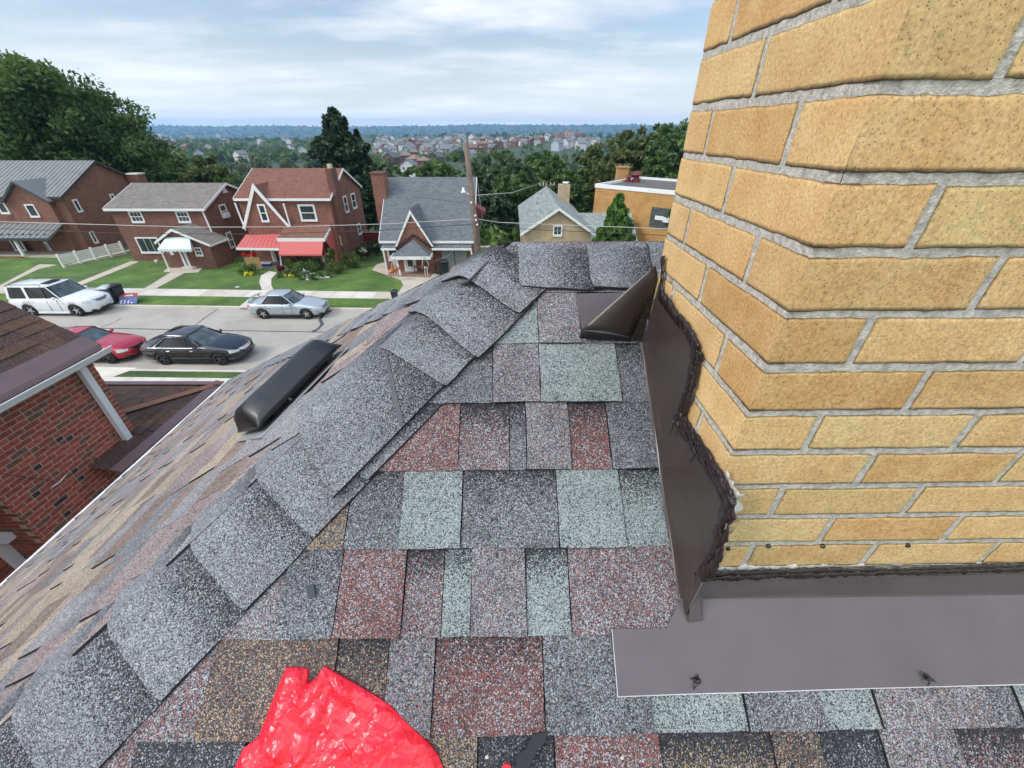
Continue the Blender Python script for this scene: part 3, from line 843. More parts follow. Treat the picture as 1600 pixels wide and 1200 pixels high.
#mb.grid(P); mb.build('tar_strip', [M_tar], deck)
# gravel crumb, torn felt scraps
mb = MB(); pts = [ptN(x, y, .013) for x, y in [(832,1146),(858,1142),(850,1160),(838,1172),(826,1200),(806,1204),(806,1180),(822,1168)]]
mb.prism(pts, nN*.003); mb.build('felt_scrap', [M_black], deck)
mb = MB(); pts = [ptN(x, y, .014) for x, y in [(478,915),(490,912),(494,932),(482,934)]]
mb.prism(pts, nN*.002); mb.build('felt_scrap', [plain('slate_scrap', (.05,.055,.065), .8)], deck)
for x, y in [(761,1183),(972,1184),(862,476)]:
    mb = MB(); mb.blob(ptN(x, y, .013), .0032,.0026,.002, 6, jit=.3); mb.build('stone_chip', [plain('chip', (.6,.52,.4), .8)], deck)

# ------------------------------------------------------------------ red plastic bag
M_red, nt_, b_ = newmat('red_plastic_film'); N_r = NT(nt_)
b_.inputs['Base Color'].default_value = (.80,.012,.03,1); b_.inputs['Roughness'].default_value = .30; b_.inputs['Specular IOR Level'].default_value = .6
co_ = N_r.n('ShaderNodeTexCoord'); wn_ = N_r.n('ShaderNodeTexNoise', Scale=9.0, Detail=3.0); N_r.l(co_.outputs['Object'], wn_.inputs['Vector'])
va_ = N_r.nt.nodes.new('ShaderNodeVectorMath'); va_.operation = 'MULTIPLY_ADD'; N_r.l(wn_.outputs['Color'], va_.inputs[0]); va_.inputs[1].default_value = (.12,.12,.12); N_r.l(co_.outputs['Object'], va_.inputs[2])
hs_ = []
for sc_v in (22., 55.):
    v1 = N_r.n('ShaderNodeTexVoronoi', Scale=sc_v); v1.feature = 'F1'; N_r.l(va_.outputs[0], v1.inputs['Vector'])
    v2 = N_r.n('ShaderNodeTexVoronoi', Scale=sc_v); v2.feature = 'F2'; N_r.l(va_.outputs[0], v2.inputs['Vector'])
    hs_.append(N_r.math('MULTIPLY', N_r.math('SUBTRACT', v2.outputs['Distance'], v1.outputs['Distance']), 1.0/sc_v))
bp_ = N_r.n('ShaderNodeBump', Strength=.5, Distance=.10); N_r.l(N_r.math('ADD', hs_[0], hs_[1]), bp_.inputs['Height']); N_r.l(bp_.outputs[0], b_.inputs['Normal'])
bag_out = [(362,1215),(380,1170),(405,1150),(424,1100),(440,1062),(448,1043),(466,1043),(481,1045),(481,1068),(494,1060),(507,1041),(525,1052),(560,1072),(608,1101),(642,1135),(668,1158),(684,1180),(698,1215),(690,1300),(600,1360),(420,1360),(370,1290)]
bag = MB(); loc = ptN(530, 1150, .01)
poly2 = [onN(x, y, .012) for x, y in bag_out]
# resample outline
out = []
for (p, q) in zip(poly2, poly2[1:]+poly2[:1]):
    L = math.hypot(q[0]-p[0], q[1]-p[1]); n = max(1, int(L/.0045))
    for i in range(n): out.append((p[0]+(q[0]-p[0])*i/n, p[1]+(q[1]-p[1])*i/n))
ca, cs = sum(p[0] for p in out)/len(out), sum(p[1] for p in out)/len(out)
def ridged(p, o=4):
    v = 0; a = 1; f = 1
    for _ in range(o):
        v += a*(1-abs(mnoise.noise(p*f))*2); a *= .5; f *= 2.1
    return v
from mathutils.geometry import delaunay_2d_cdt
rbg = random.Random(8)
def inside(p):
    c = False; n = len(out)
    for q in range(n):
        (x1, y1), (x2, y2) = out[q], out[(q+1) % n]
        if (y1 > p[1]) != (y2 > p[1]) and p[0] < (x2-x1)*(p[1]-y1)/(y2-y1)+x1: c = not c
    return c
def edged(p): return min(math.hypot(p[0]-q[0], p[1]-q[1]) for q in out)
xs_ = [p[0] for p in out]; ys_ = [p[1] for p in out]
pts2 = list(out); nb_ = len(pts2); tries = 0
while len(pts2) < nb_+2200 and tries < 20000:
    tries += 1
    p = (rbg.uniform(min(xs_), max(xs_)), rbg.uniform(min(ys_), max(ys_)))
    dd_ = .0032 if mnoise.noise(Vector((p[0]*22, p[1]*22, 3))) > -.12 else .0075
    if not inside(p) or edged(p) < .003 or any((p[0]-q[0])**2+(p[1]-q[1])**2 < dd_*dd_ for q in pts2): continue
    pts2.append(p)
vo_, ed_, fc_, _a, _b, _c = delaunay_2d_cdt([Vector(p) for p in pts2], [(q, (q+1) % nb_) for q in range(nb_)], [], 1, 1e-6)
def bagh(p):
    e = min(1, edged(p)/.022)
    w = Vector((p[0]*10+mnoise.noise(Vector((p[0]*9, p[1]*9, 4)))*.8, p[1]*10+mnoise.noise(Vector((p[0]*9, p[1]*9, 9)))*.8, 1.3))
    return .011+.010*(1-(1-e)**2)+ridged(w, 2)*.009*(.35+.65*e)+rbg.uniform(-.0007, .0008)*(.5+.5*e)+(lambda d: .009*min(1,(d[1]-d[0])*1.2)-.004)(mnoise.voronoi(Vector((p[0]*24+p[1]*9+w.x*.08, p[1]*12-p[0]*5, .7)))[0])*(.3+.7*e)
for v in vo_: bag.vert(PN(v.x, v.y, max(.011, bagh((v.x, v.y)))))
for f in fc_: bag.face(list(f))
rim_ = [q for q in range(nb_)]
lo_ = [bag.vert(PN(vo_[q].x, vo_[q].y, .008)) for q in rim_]
for q in range(nb_): bag.face((rim_[q], rim_[(q+1) % nb_], lo_[(q+1) % nb_], lo_[q]))
bo = bag.build('plastic_bag', [M_red], origin=tuple(Matrix.Rotation(0,3,'Z')@loc), smooth=False)
for p_ in bo.data.polygons: p_.use_smooth = False
bo.matrix_world = Matrix.Rotation(YAW, 4, 'Z') @ Matrix.Translation(loc)
tag(bo, 'crumpled shiny red plastic bag lying on the shingles at the bottom edge', 'bag')
mb = MB(); mb.prism([ptN(x, y, .014) for x, y in [(787,1191),(797,1193),(801,1206),(784,1206)]], nN*.004)
bo2 = mb.build('plastic_scrap', [M_red]); bo2.matrix_world = Matrix.Rotation(YAW, 4, 'Z'); tag(bo2, 'tiny torn scrap of red plastic on the dark shingle right of the bag', 'scrap')
# ------------------------------------------------------------------ terrain
def sx(X): return -.2-.015*max(-75, min(45, X))
def lerp_prof(y, pts):
    if y <= pts[0][0]: return pts[0][1]
    for (a, p), (b, q) in zip(pts, pts[1:]):
        if y <= b:
            f = (y-a)/(b-a); return p+(q-p)*f
    return pts[-1][1]
YK0, YK1 = 16.25, 24.45            # kerbs
PRF = [(-60,.3),(15,.0),(27.3,.0),(35.5,-.30),(44,-.9),(60,-4),(90,-9),(150,-15),(230,-19),(350,-19),(600,-12),(900,-3.5),(1150,-6),(1700,-38),(2800,-46),(3500,-32),(5400,52),(6600,38)]
def ter(X, Y):
    z = lerp_prof(Y, PRF)
    f = max(0, min(1, (Y-40)/60)); z += sx(X)*(1-f)+(-.2)*f
    # wooded rise on the right
    z += 7.5*math.exp(-((X-75)/42)**2-((Y-110)/55)**2)
    if Y > 250: z += 5*mnoise.noise(Vector((X*.002, Y*.003, 2)))*min(1, (Y-250)/300)
    if Y > 200: z += -7*max(0,min(1,(-X-60)/500))*min(1,(Y-200)/400)*max(0, min(1, (2500-Y)/1000))
    if Y > 3000:
        g = min(1, (Y-3000)/2200)
        z += g*(10*mnoise.noise(Vector((X*.00025, 3, 1)))+11*mnoise.noise(Vector((X*.0009, Y*.0006, 7)))+5*mnoise.noise(Vector((X*.004, Y*.002, 7)))) 
        z += g*14*max(0, min(1, (X+1500)/2500))-g*4
    return z
def lawn(X, Y): return ter(X, Y)
def onground(px, py, dz=0.0):
    d = ray(px, py); t = 5.0
    for _ in range(60):
        p = CAM+d*t; g = ter(p.x, p.y)+dz
        t += (p.z-g)/max(.05, -d.z)*.8
    return CAM+d*t

def grassmat(name, a, b_, c_, sc=1.0):
    m, nt, b = newmat(name); N = NT(nt); b.inputs['Roughness'].default_value = .9
    co = N.n('ShaderNodeTexCoord')
    n1_ = N.n('ShaderNodeTexNoise', Scale=.45*sc, Detail=5.0, Roughness=.6); N.l(co.outputs['Object'], n1_.inputs['Vector'])
    n2_ = N.n('ShaderNodeTexNoise', Scale=9.0*sc, Detail=8.0, Roughness=.75); N.l(co.outputs['Object'], n2_.inputs['Vector'])
    col = N.ramp(n1_.outputs['Fac'], [(.35, a), (.52, b_), (.68, c_)])
    col = N.mix(.75, col, N.ramp(n2_.outputs['Fac'], [(.3, .45), (.7, 1.5)]), 'MULTIPLY')
    N.l(col, b.inputs['Base Color'])
    bp = N.n('ShaderNodeBump', Strength=.9, Distance=.06); N.l(n2_.outputs['Fac'], bp.inputs['Height']); N.l(bp.outputs[0], b.inputs['Normal'])
    return m
M_grass = grassmat('lawn_grass', (.05,.10,.02), (.075,.15,.024), (.12,.21,.03))
M_forest = grassmat('distant_woods', (.022,.045,.018), (.032,.06,.022), (.05,.075,.03), .02)
M_field = grassmat('valley_ground', (.028,.055,.018), (.04,.07,.025), (.06,.08,.035), .1)
ys = sorted(set([-60,-30,-10,0,8,12,15,YK0-.02,YK0,YK1,YK1+.02,27.3]+list(np.arange(27.3,45,.9))+list(np.arange(45,160,5))+list(np.arange(160,400,12))+list(np.arange(400,1200,30))+list(np.arange(1200,3000,120))+list(np.arange(3000,6600,90))+[6600]))
us = np.linspace(-1, 1, 161)
mb = MB(); P = []
for y in ys:
    half = 90+max(0, y)*2.4
    row = []
    for u in us:
        x = half*(u*.35+.65*u**3); z = ter(x, y)
        if YK0-1e-6 <= y <= YK1+1e-6: z -= .14
        row.append((x, y, z))
    P.append(row)
ids = mb.grid(P)
for q, f in enumerate(mb.f):
    yy = mb.v[f[0]][1]; mb.m[q] = 0 if yy < 60 else (1 if yy < 1200 else 2)
g = struct(mb.build('ground', [M_grass, M_field, M_forest], smooth=True))
# flip if needed so normals point up
# ------------------------------------------------------------------ street
def concrete(name, c, dark, sc=1.0, fine=60):
    m, nt, b = newmat(name); N = NT(nt); b.inputs['Roughness'].default_value = .9
    co = N.n('ShaderNodeTexCoord'); oi = N.n('ShaderNodeObjectInfo')
    n1_ = N.n('ShaderNodeTexNoise', Scale=.7*sc, Detail=7.0, Roughness=.65); N.l(co.outputs['Object'], n1_.inputs['Vector'])
    n2_ = N.n('ShaderNodeTexNoise', Scale=fine, Detail=3.0, Roughness=.8); N.l(co.outputs['Object'], n2_.inputs['Vector'])
    col = N.ramp(n1_.outputs['Fac'], [(.3, dark), (.6, c)])
    col = N.mix(.7, col, N.ramp(n2_.outputs['Fac'], [(.3, .72), (.7, 1.2)]), 'MULTIPLY')
    col = N.mix(.8, col, N.ramp(oi.outputs['Random'], [(0, (.86,.82,.78)), (.5, (1,1,1)), (1, (1.05,1.04,1.0))]), 'MULTIPLY')
    N.l(col, b.inputs['Base Color']); return m
M_road = concrete('weathered_concrete_road', (.45,.435,.39), (.34,.33,.30), .5, 22)
M_walk = concrete('pale_concrete', (.64,.60,.52), (.50,.46,.40), 1.2)
M_walk2 = concrete('buff_concrete', (.52,.46,.37), (.42,.36,.28), 1.2)
def strip(name, x0, x1, y0, y1, dz, mat, nx=60, parent=None, ny=1):
    mb = MB(); P = []
    for j in range(ny+1):
        y = y0+(y1-y0)*j/ny
        P.append([(x0+(x1-x0)*i/nx, y, ter(x0+(x1-x0)*i/nx, y)+dz) for i in range(nx+1)])
    mb.grid(P); return mb.build(name, [mat], parent)
road = struct(strip('road', -90, 70, YK0+.16, YK1-.16, -.13, M_road))
for yy in (YK0, YK1-.16):
    mb = MB(); P = []
    n = 60
    for i in range(n+1):
        x = -90+160*i/n; z = ter(x, yy)
        P.append([(x, yy, z-.14), (x, yy+.01, z+.012), (x, yy+.15, z+.012), (x, yy+.16, z-.14)])
    mb.grid(P); struct(mb.build('kerb', [M_walk]))
def seam(pts, w, parent=road, mat=None):
    mb = MB(); P = []
    rr = random.Random(len(pts)); Q = []
    for a, b in zip(pts, pts[1:]):
        n = max(2, int((Vector(b)-Vector(a)).length/.25))
        for i in range(n): Q.append(Vector(a).lerp(Vector(b), i/n))
    Q.append(Vector(pts[-1]))
    for i, p in enumerate(Q):
        t = (Q[min(i+1,len(Q)-1)]-Q[max(i-1,0)]).normalized(); s = Vector((-t.y, t.x, 0))
        k = w*(1+.5*mnoise.noise(p*1.7)); p = p+s*mnoise.noise(p*.9)*.04
        a, b = p-s*k, p+s*k
        P.append([(a.x, a.y, ter(a.x,a.y)-.126), (b.x, b.y, ter(b.x,b.y)-.126)])
    mb.grid(P); return mb.build('tar_seam', [mat or plain('road_tar', (.055,.06,.065), .6, var=.3)], parent)
MT = plain('road_tar', (.07,.075,.08), .6, var=.3)
g0, g1 = onground(107, 512, -.13), onground(502, 519, -.13)
dirc = (g1-g0)/(g1.x-g0.x)
seam([g0+dirc*(-70-g0.x), g0+dirc*(40-g0.x)], .05, mat=MT)
seam([onground(x, y, -.13) for x, y in [(524,481),(505,492),(500,500),(503,507),(497,514),(487,519)]], .11, mat=MT)
seam([onground(x, y, -.13) for x, y in [(343,481),(325,493),(305,508)]], .035, mat=MT)
seam([onground(x, y, -.13) for x, y in [(190,497),(180,503),(160,511)]], .03, mat=MT)
for xx in (-52, -44, 2, 9): seam([(xx, YK0+.3, 0), (xx+.3, YK1-.3, 0)], .03, mat=MT)
# far pavement in slabs
y0w, y1w = onground(600, 467.5).y, onground(600, 456.5).y
walk = struct(strip('pavement', -90, 45, y0w, y1w, .010, M_walk2, 40))
x = -48.0; k = 0
rs = random.Random(3)
while x < 12:
    w = 1.48; mt = M_walk2 if (x < -29 or x > -10.2) else M_walk
    strip('slab', x, x+w-.03, y0w+.01, y1w-.01, .030, mt, 2, walk); x += w
# near pavement and drive apron
y0n, y1n = onground(260, 597).y, onground(260, 590.5).y
walkn = struct(strip('pavement', -60, 45, y0n-.9, y1n, .010, M_walk, 40))
x = -34.0
while x < 6:
    strip('slab', x, x+1.47, y0n-.88, y1n-.01, .030, M_walk, 2, walkn); x += 1.5
def groundpoly(name, pts, dz, mat, parent=None):
    mb = MB(); V = [onground(x, y) for x, y in pts]
    mb.poly([(v.x, v.y, ter(v.x, v.y)+dz) for v in V])
    mb.v = [v for v in mb.v]
    o = mb.build(name, [mat], parent)
    bm = bmesh.new(); bm.from_mesh(o.data); bmesh.ops.triangulate(bm, faces=bm.faces)
    bmesh.ops.subdivide_edges(bm, edges=bm.edges, cuts=3, use_grid_fill=True); bm.to_mesh(o.data); bm.free()
    for v in o.data.vertices:
        v.co.z = ter(v.co.x, v.co.y)+dz
    return o
struct(groundpoly('driveway', [(140,573),(216,575),(166,593),(120,593)], .016, M_walk))
# walks to the doors
struct(groundpoly('path', [(0,446),(62,413),(90,414),(60,421),(0,450)], .016, M_walk2))
struct(groundpoly('path', [(108,448),(118,443),(205,408),(218,409),(122,448)], .016, M_walk2))
struct(groundpoly('path', [(215,458),(232,447),(268,425),(292,425),(232,458)], .016, M_walk2))
struct(groundpoly('path', [(411,458),(405,441),(408,431),(420,424),(433,426),(424,436),(424,446),(430,458)], .016, M_walk))
struct(groundpoly('path', [(622,458),(630,446),(626,438),(604,430),(581,422),(588,414),(600,410),(690,430),(700,440),(690,450),(640,458)], .016, M_walk2))
struct(groundpoly('path', [(372,481),(388,468),(404,468),(398,481)], .016, M_walk))
struct(groundpoly('patio', [(255,425),(262,419),(318,418),(310,426),(292,427)], .024, M_walk2))
struct(groundpoly('driveway', [(746,384),(790,372),(800,376),(800,400),(740,420)], .016, M_walk2))

# ------------------------------------------------------------------ far wall materials
def brickfar(name, c1, c2, mort, rough=.9, sc=1.0):
    m, nt, b = newmat(name); N = NT(nt); b.inputs['Roughness'].default_value = rough
    co = N.n('ShaderNodeTexCoord'); sp = N.n('ShaderNodeSeparateXYZ'); N.l(co.outputs['Object'], sp.inputs[0])
    cb = N.n('ShaderNodeCombineXYZ'); N.l(N.math('ADD', sp.outputs[0], sp.outputs[1]), cb.inputs[0]); N.l(sp.outputs[2], cb.inputs[1])
    br = N.n('ShaderNodeTexBrick', Scale=1.0/sc); br.inputs['Brick Width'].default_value = .205; br.inputs['Row Height'].default_value = .07; br.inputs['Mortar Size'].default_value = .008
    br.inputs['Color1'].default_value = (*c1,1); br.inputs['Color2'].default_value = (*c2,1); br.inputs['Mortar'].default_value = (*mort,1)
    N.l(cb.outputs[0], br.inputs['Vector'])
    no = N.n('ShaderNodeTexNoise', Scale=1.6, Detail=7.0, Roughness=.7); N.l(co.outputs['Object'], no.inputs['Vector'])
    col = N.mix(.8, br.outputs['Color'], N.ramp(no.outputs['Fac'], [(.3, .7), (.7, 1.2)]), 'MULTIPLY')
    N.l(col, b.inputs['Base Color']); return m
M_bA = brickfar('red_brown_brick', (.25,.095,.06), (.165,.062,.042), (.17,.12,.10))
M_bB = brickfar('orange_red_brick', (.29,.11,.065), (.195,.072,.047), (.2,.14,.11))
M_bC = brickfar('dark_red_brick', (.20,.07,.048), (.135,.047,.036), (.15,.11,.09))
M_by = brickfar('buff_brick', (.55,.40,.22), (.46,.33,.18), (.42,.36,.28))
M_byo = brickfar('golden_brick', (.55,.30,.09), (.47,.25,.075), (.42,.27,.12))
def shinglefar(name, c, var=.3, sc=3.0, row=.16):
    m, nt, b = newmat(name); N = NT(nt); b.inputs['Roughness'].default_value = .95
    co = N.n('ShaderNodeTexCoord')
    sp = N.n('ShaderNodeSeparateXYZ'); N.l(co.outputs['Object'], sp.inputs[0])
    cb = N.n('ShaderNodeCombineXYZ'); N.l(N.math('ADD', sp.outputs[0], N.math('MULTIPLY', sp.outputs[1], .3)), cb.inputs[0]); N.l(N.math('MULTIPLY', sp.outputs[2], 1.7), cb.inputs[1])
    br = N.n('ShaderNodeTexBrick'); br.inputs['Scale'].default_value = 1.0; br.inputs['Brick Width'].default_value = .32; br.inputs['Row Height'].default_value = row; br.inputs['Mortar Size'].default_value = .006; br.inputs['Bias'].default_value = 0
    br.inputs['Color1'].default_value = (*[x*(1-var) for x in c],1); br.inputs['Color2'].default_value = (*[min(1,x*(1+var)) for x in c],1); br.inputs['Mortar'].default_value = (*[x*.5 for x in c],1)
    N.l(cb.outputs[0], br.inputs['Vector'])
    no = N.n('ShaderNodeTexNoise', Scale=sc, Detail=8.0, Roughness=.75); N.l(co.outputs['Object'], no.inputs['Vector'])
    col = N.mix(.8, br.outputs['Color'], N.ramp(no.outputs['Fac'], [(.3, .65), (.7, 1.3)]), 'MULTIPLY')
    N.l(col, b.inputs['Base Color']); return m
M_rgrey = shinglefar('weathered_grey_brown_shingle', (.19,.17,.145), .12)
M_rbrown = shinglefar('red_brown_shingle', (.19,.085,.055), .10)
M_rslate = shinglefar('slate_blend_shingle', (.13,.145,.155), .16, 5.5)
M_rpale = shinglefar('pale_green_grey_shingle', (.24,.27,.255), .18)
M_metal = plain('grey_standing_seam', (.17,.178,.172), .55, .0, var=.12, scale=1.5)
M_trim = plain('white_trim', (.78,.78,.76), .5, var=.06)
M_glass = plain('window_glass', (.03,.04,.045), .08, var=.3, scale=2.0, spec=.8)
M_blind = plain('white_blind', (.45,.47,.47), .6)
M_dark = plain('matt_black', (.03,.025,.022), .9)  # near-black colour of the vest, eye sockets and neighbour fascia
M_redmetal = plain('red_awning_metal', (.52,.12,.105), .45, var=.1)
M_redcloth = plain('red_awning_cloth', (.54,.13,.115), .8, var=.08)
M_dred = plain('maroon_paint', (.16,.02,.025), .6)
M_wood = plain('weathered_wood', (.14,.10,.08), .85, var=.3)
M_bamboo = plain('reed_screen', (.42,.27,.12), .8, var=.3, scale=12)

def window(root, tl, tr, bl, frame=.11, depth=.08, mun=(0,0), sash=True, glass=None, name='window', sill=.16):
    """tl,tr,bl: corners (world) of the outside of the frame."""
    tl, tr, bl = Vector(tl), Vector(tr), Vector(bl)
    ux = tr-tl; w = ux.length; ux.normalize(); uz = tl-bl; h = uz.length; uz.normalize(); n = ux.cross(uz).normalized()
    mb = MB(); o = bl+n*.0
    def bar(x, z, ww, hh, d0=-.05, d1=.045): mb.obox(o+ux*x+uz*z+n*d0, ux*ww, uz*hh, n*(d1-d0))
    bar(0,0,w,sill,-.05,.08); bar(0,h-frame,w,frame); bar(0,sill,frame,h-frame-sill); bar(w-frame,sill,frame,h-frame-sill)
    ih = h-frame-sill; iw = w-2*frame
    if sash: bar(frame, sill+ih/2-.03, iw, .06, -.045, .03)
    for i in range(mun[0]): bar(frame+iw*(i+1)/(mun[0]+1)-.015, sill, .03, ih, -.04, .015)
    for i in range(mun[1]): bar(frame, sill+ih*(i+1)/(mun[1]+1)-.012, iw, .024, -.04, .012)
    f = mb.build(name, [M_trim], root)
    mb = MB(); mb.obox(o+ux*frame*.9+uz*sill*.9+n*.003, ux*(w-1.8*frame), uz*(h-.9*frame-.9*sill), n*.009)
    mb.build('pane', [glass or M_glass], f, origin=root['_w'])
    return f
def wz(X, Y, py):
    v = (600-py)/FPX; return H+(v*Y*CP-Y*SP)/(CP+v*SP)
def wpx(root, Y, x0, y0, x1, y1, **kw):
    """window on the wall y=Y: bearings of its top corners (x0, x1 at y0) and of its foot (y1)."""
    a, b = atY(x0, y0, Y), atY(x1, y0, Y); zb_ = wz(a.x, Y, y1)
    return window(root, (a.x,Y,a.z), (b.x,Y,a.z), (a.x,Y,zb_), **kw)
def wxX(root, X, x0, y0, x1, y1, **kw):
    a, b = atX(x0, y0, X), atX(x1, y0, X); zb_ = wz(X, a.y, y1)
    return window(root, (X,a.y,a.z), (X,b.y,a.z), (X,a.y,zb_), **kw)
def gable(root, x0, x1, y0, y1, z0, ze, zr, wall, roofm, ov=.25, fascia=True, roofth=.10, axis='x', rake=.18, wallname='wall', trim=None):
    """side gable house: ridge along x (or along y), roof slabs with soffit, rake and eave boards."""
    mb = MB()
    if axis == 'x':
        ym = (y0+y1)/2
        mb.prism([(x0,y0,z0),(x0,y1,z0),(x0,y1,ze),(x0,ym,zr),(x0,y0,ze)], (x1-x0,0,0))
    else:
        xm = (x0+x1)/2
        mb.prism([(x0,y0,z0),(x1,y0,z0),(x1,y0,ze),(xm,y0,zr),(x0,y0,ze)], (0,y1-y0,0))
    w = mb.build(wallname, [wall], root, recalc=True)
    mb = MB(); tr = MB(); tr2 = MB()
    if axis == 'x':
        sl = (zr-ze)/(ym-y0); e0 = y0-ov; e1 = y1+ov; zo = ze-sl*ov
        for (ye) in (e0, e1):
            mb.prism([(x0-ov,ye,zo+.02),(x0-ov,ym,zr+.02),(x0-ov,ym,zr+.02+roofth),(x0-ov,ye,zo+.02+roofth)], (x1-x0+2*ov,0,0))
            tr.box((x0-ov,min(ye,ye+(.03 if ye==e1 else -.03)),zo-.10),(x1+ov,max(ye,ye+(.03 if ye==e1 else -.03)),zo+.09))
        for xx, s in ((x0-ov,-1),(x1+ov,1)):
            for ye in (e0, e1):
                tr.prism([(xx,ye,zo-.08),(xx,ym,zr-.06),(xx,ym,zr+.13),(xx,ye,zo+.12)], (.035*s,0,0))
    else:
        sl = (zr-ze)/(xm-x0); zo = ze-sl*ov
        for xe in (x0-ov, x1+ov):
            mb.prism([(xe,y0-ov,zo+.02),(xm,y0-ov,zr+.02),(xm,y0-ov,zr+.02+roofth),(xe,y0-ov,zo+.02+roofth)], (0,y1-y0+2*ov,0))
            for yy, s in ((y0-ov,-1),(y1+ov,1)):
                (tr if s < 0 else tr2).prism([(xe,yy,zo-.10),(xm,yy,zr-.08),(xm,yy,zr+.13),(xe,yy,zo+.12)], (0,.04*s,0))
    r = mb.build('roof', [roofm], root, recalc=True)
    t = tr.build('trim', [trim or M_trim], root, recalc=True)
    if tr2.v: tr2.build('trim', [trim or M_trim], root, recalc=True)
    return w, r
def post(root, p, q, r, name='downspout', mat=None):
    mb = MB(); p, q = Vector(p), Vector(q); d = q-p
    s = Vector((r,0,0)); t = Vector((0,r,0)) if abs(d.z) > abs(d.y) else Vector((0,0,r))
    mb.obox(p-s-t, d, 2*s, 2*t); return mb.build(name, [mat or M_trim], root, recalc=True)
def box(root, name, lo, hi, mat):
    mb = MB(); mb.box(lo, hi); return mb.build(name, [mat], root)
# ------------------------------------------------------------------ neighbour house beside ours
XN = -6.3
pc = atX(187, 632, XN); YN = pc.y                       # front corner of its side wall
zg = atX(80, 588, XN).z                                  # gutter underside
nb = thing('brick_house', 'red brick neighbour house at left edge with dark brown roof and white gutter', 'house', (XN-4, YN-5, ter(XN-4, YN-5)))
YR2 = 3.38
mb = MB(); zlo2 = ter(XN, YN)
mb.box((XN-8.0, -6, zlo2), (XN-.62, YR2, zg)); mb.box((XN-8.0, YR2+.0005, zlo2), (XN-.004, YN-.004, zg))
M_nmort = plain('tan_mortar', (.42,.31,.25), .95, var=.25, scale=20)
nwall = mb.build('wall', [M_nmort], nb)
def rb_mat(name, c):
    return plain(name, c, .9, var=.30, scale=16, bump=.0015, bscale=70)
NB = [rb_mat('red_brick', (.33,.082,.052)), rb_mat('deep_red_brick', (.26,.066,.045)), rb_mat('brown_brick', (.17,.085,.06)), rb_mat('black_brick', (.045,.038,.036)), rb_mat('bright_red_brick', (.40,.10,.055))]
PITN, LN, MN = .0735, .2, .0135
meshes = {}
def nbrick(L, mi, yface=False):
    key = (round(L,3), mi, yface)
    if key in meshes: return meshes[key]
    hgt = PITN-MN
    bm = bmesh.new(); bmesh.ops.create_cube(bm, size=1)
    bmesh.ops.scale(bm, vec=(.04, L, hgt), verts=bm.verts)
    bmesh.ops.bevel(bm, geom=list(bm.edges), offset=.003, segments=1, affect='EDGES')
    me = bpy.data.meshes.new('brick'); bm.to_mesh(me); bm.free(); me.materials.append(NB[mi]); meshes[key] = me
    return me
rn2 = random.Random(21); nbk = []; 
ncourse = int((zg-(H-5.2))/PITN)
for k in range(ncourse):
    z = zg-.02-PITN*(k+.5)
    y = YN-(0 if k % 2 else .105)
    if k % 2 == 0: nbk.append((y+.0475+.004, z, .095, rn2))
    while y > YR2:
        L = min(LN-MN, y-YR2)
        if L < .03: break
        r = rn2.random()
        if r < .10 and L > .15:
            nbk.append((y-.045, z, .089, 3 if rn2.random() < .7 else 2)); nbk.append((y-.045-.10, z, .089, None)); y -= LN+.0
            continue
        nbk.append((y-L/2, z, L, None)); y -= L+MN
def camd(q): return math.hypot(XN, q[0])-abs(0)
nbk.sort(key=lambda q: (Vector((XN, q[0], q[1]))-CAM).length)
extra = MB(); cnt = 0
for (y, z, L, mi) in nbk:
    if not isinstance(mi, int):
        r = rn2.random(); mi = 0 if r < .5 else (1 if r < .74 else (2 if r < .86 else (4 if r < .97 else 3)))
    # seen in the frame?
    if cnt < 296:
        o = bpy.data.objects.new('brick', nbrick(round(L, 3), mi)); COL.objects.link(o); o.parent = nwall
        o.location = Vector((XN-.02+rn2.uniform(-.0015,.0015), y, z))-Vector(nb['_w']); cnt += 1
    else:
        extra.box((XN-.04, y-L/2, z-(PITN-MN)/2), (XN, y+L/2, z+(PITN-MN)/2), mi)
# return face of the recess and the set-back wall
for k in range(ncourse):
    z = zg-.02-PITN*(k+.5); x = XN-.03-(0 if k % 2 else .1)
    while x > XN-.6:
        extra.box((x-LN+MN, YR2-.006, z-(PITN-MN)/2), (x, YR2+.02, z+(PITN-MN)/2), rn2.choice([0,1,1,2])); x -= LN
    y = YR2-.01-(.1 if k % 2 else 0)
    while y > 1.2:
        extra.box((XN-.63, y-LN+MN, z-(PITN-MN)/2), (XN-.612, y, z+(PITN-MN)/2), rn2.choice([0,1,1,2,4])); y -= LN
o = extra.build('brick', NB, nwall, origin=nb['_w']); o['kind'] = 'stuff'
# roof: gable, courses along y
pe = atX(160, 538, XN+.32)           # eave corner
XEv = XN+.22; pe = atX(153, 537, XEv); YRk, zE = pe.y, pe.z
sN2 = .70
mb = MB()
xr = XN-4.0
mb.prism([(XEv, -6, zE), (xr, -6, zE+(XEv-xr)*sN2), (xr-5, -6, zE-.6), (XEv, -6, zE-.12)], (0, YRk+6, 0))
M_nsh = [granule('granules_neighbour_'+k, p, 230., gain=g_) for k, p, g_ in (('umber', [(30,(.03,.018,.016)),(25,(.06,.035,.028)),(20,(.09,.05,.035)),(15,(.13,.075,.05)),(5,(.2,.13,.09))], 1.5), ('chocolate', [(40,(.025,.016,.015)),(30,(.05,.03,.026)),(15,(.08,.05,.04)),(8,(.12,.08,.06))], 1.7), ('russet', [(25,(.04,.02,.016)),(25,(.09,.045,.03)),(20,(.13,.07,.04)),(10,(.17,.1,.06))], 1.3))]
nroof = mb.build('roof', [M_nsh[1]], nb, recalc=True)
an = math.atan(sN2); nv = Vector((math.sin(an), 0, math.cos(an))); dv = Vector((-math.cos(an), 0, math.sin(an)))
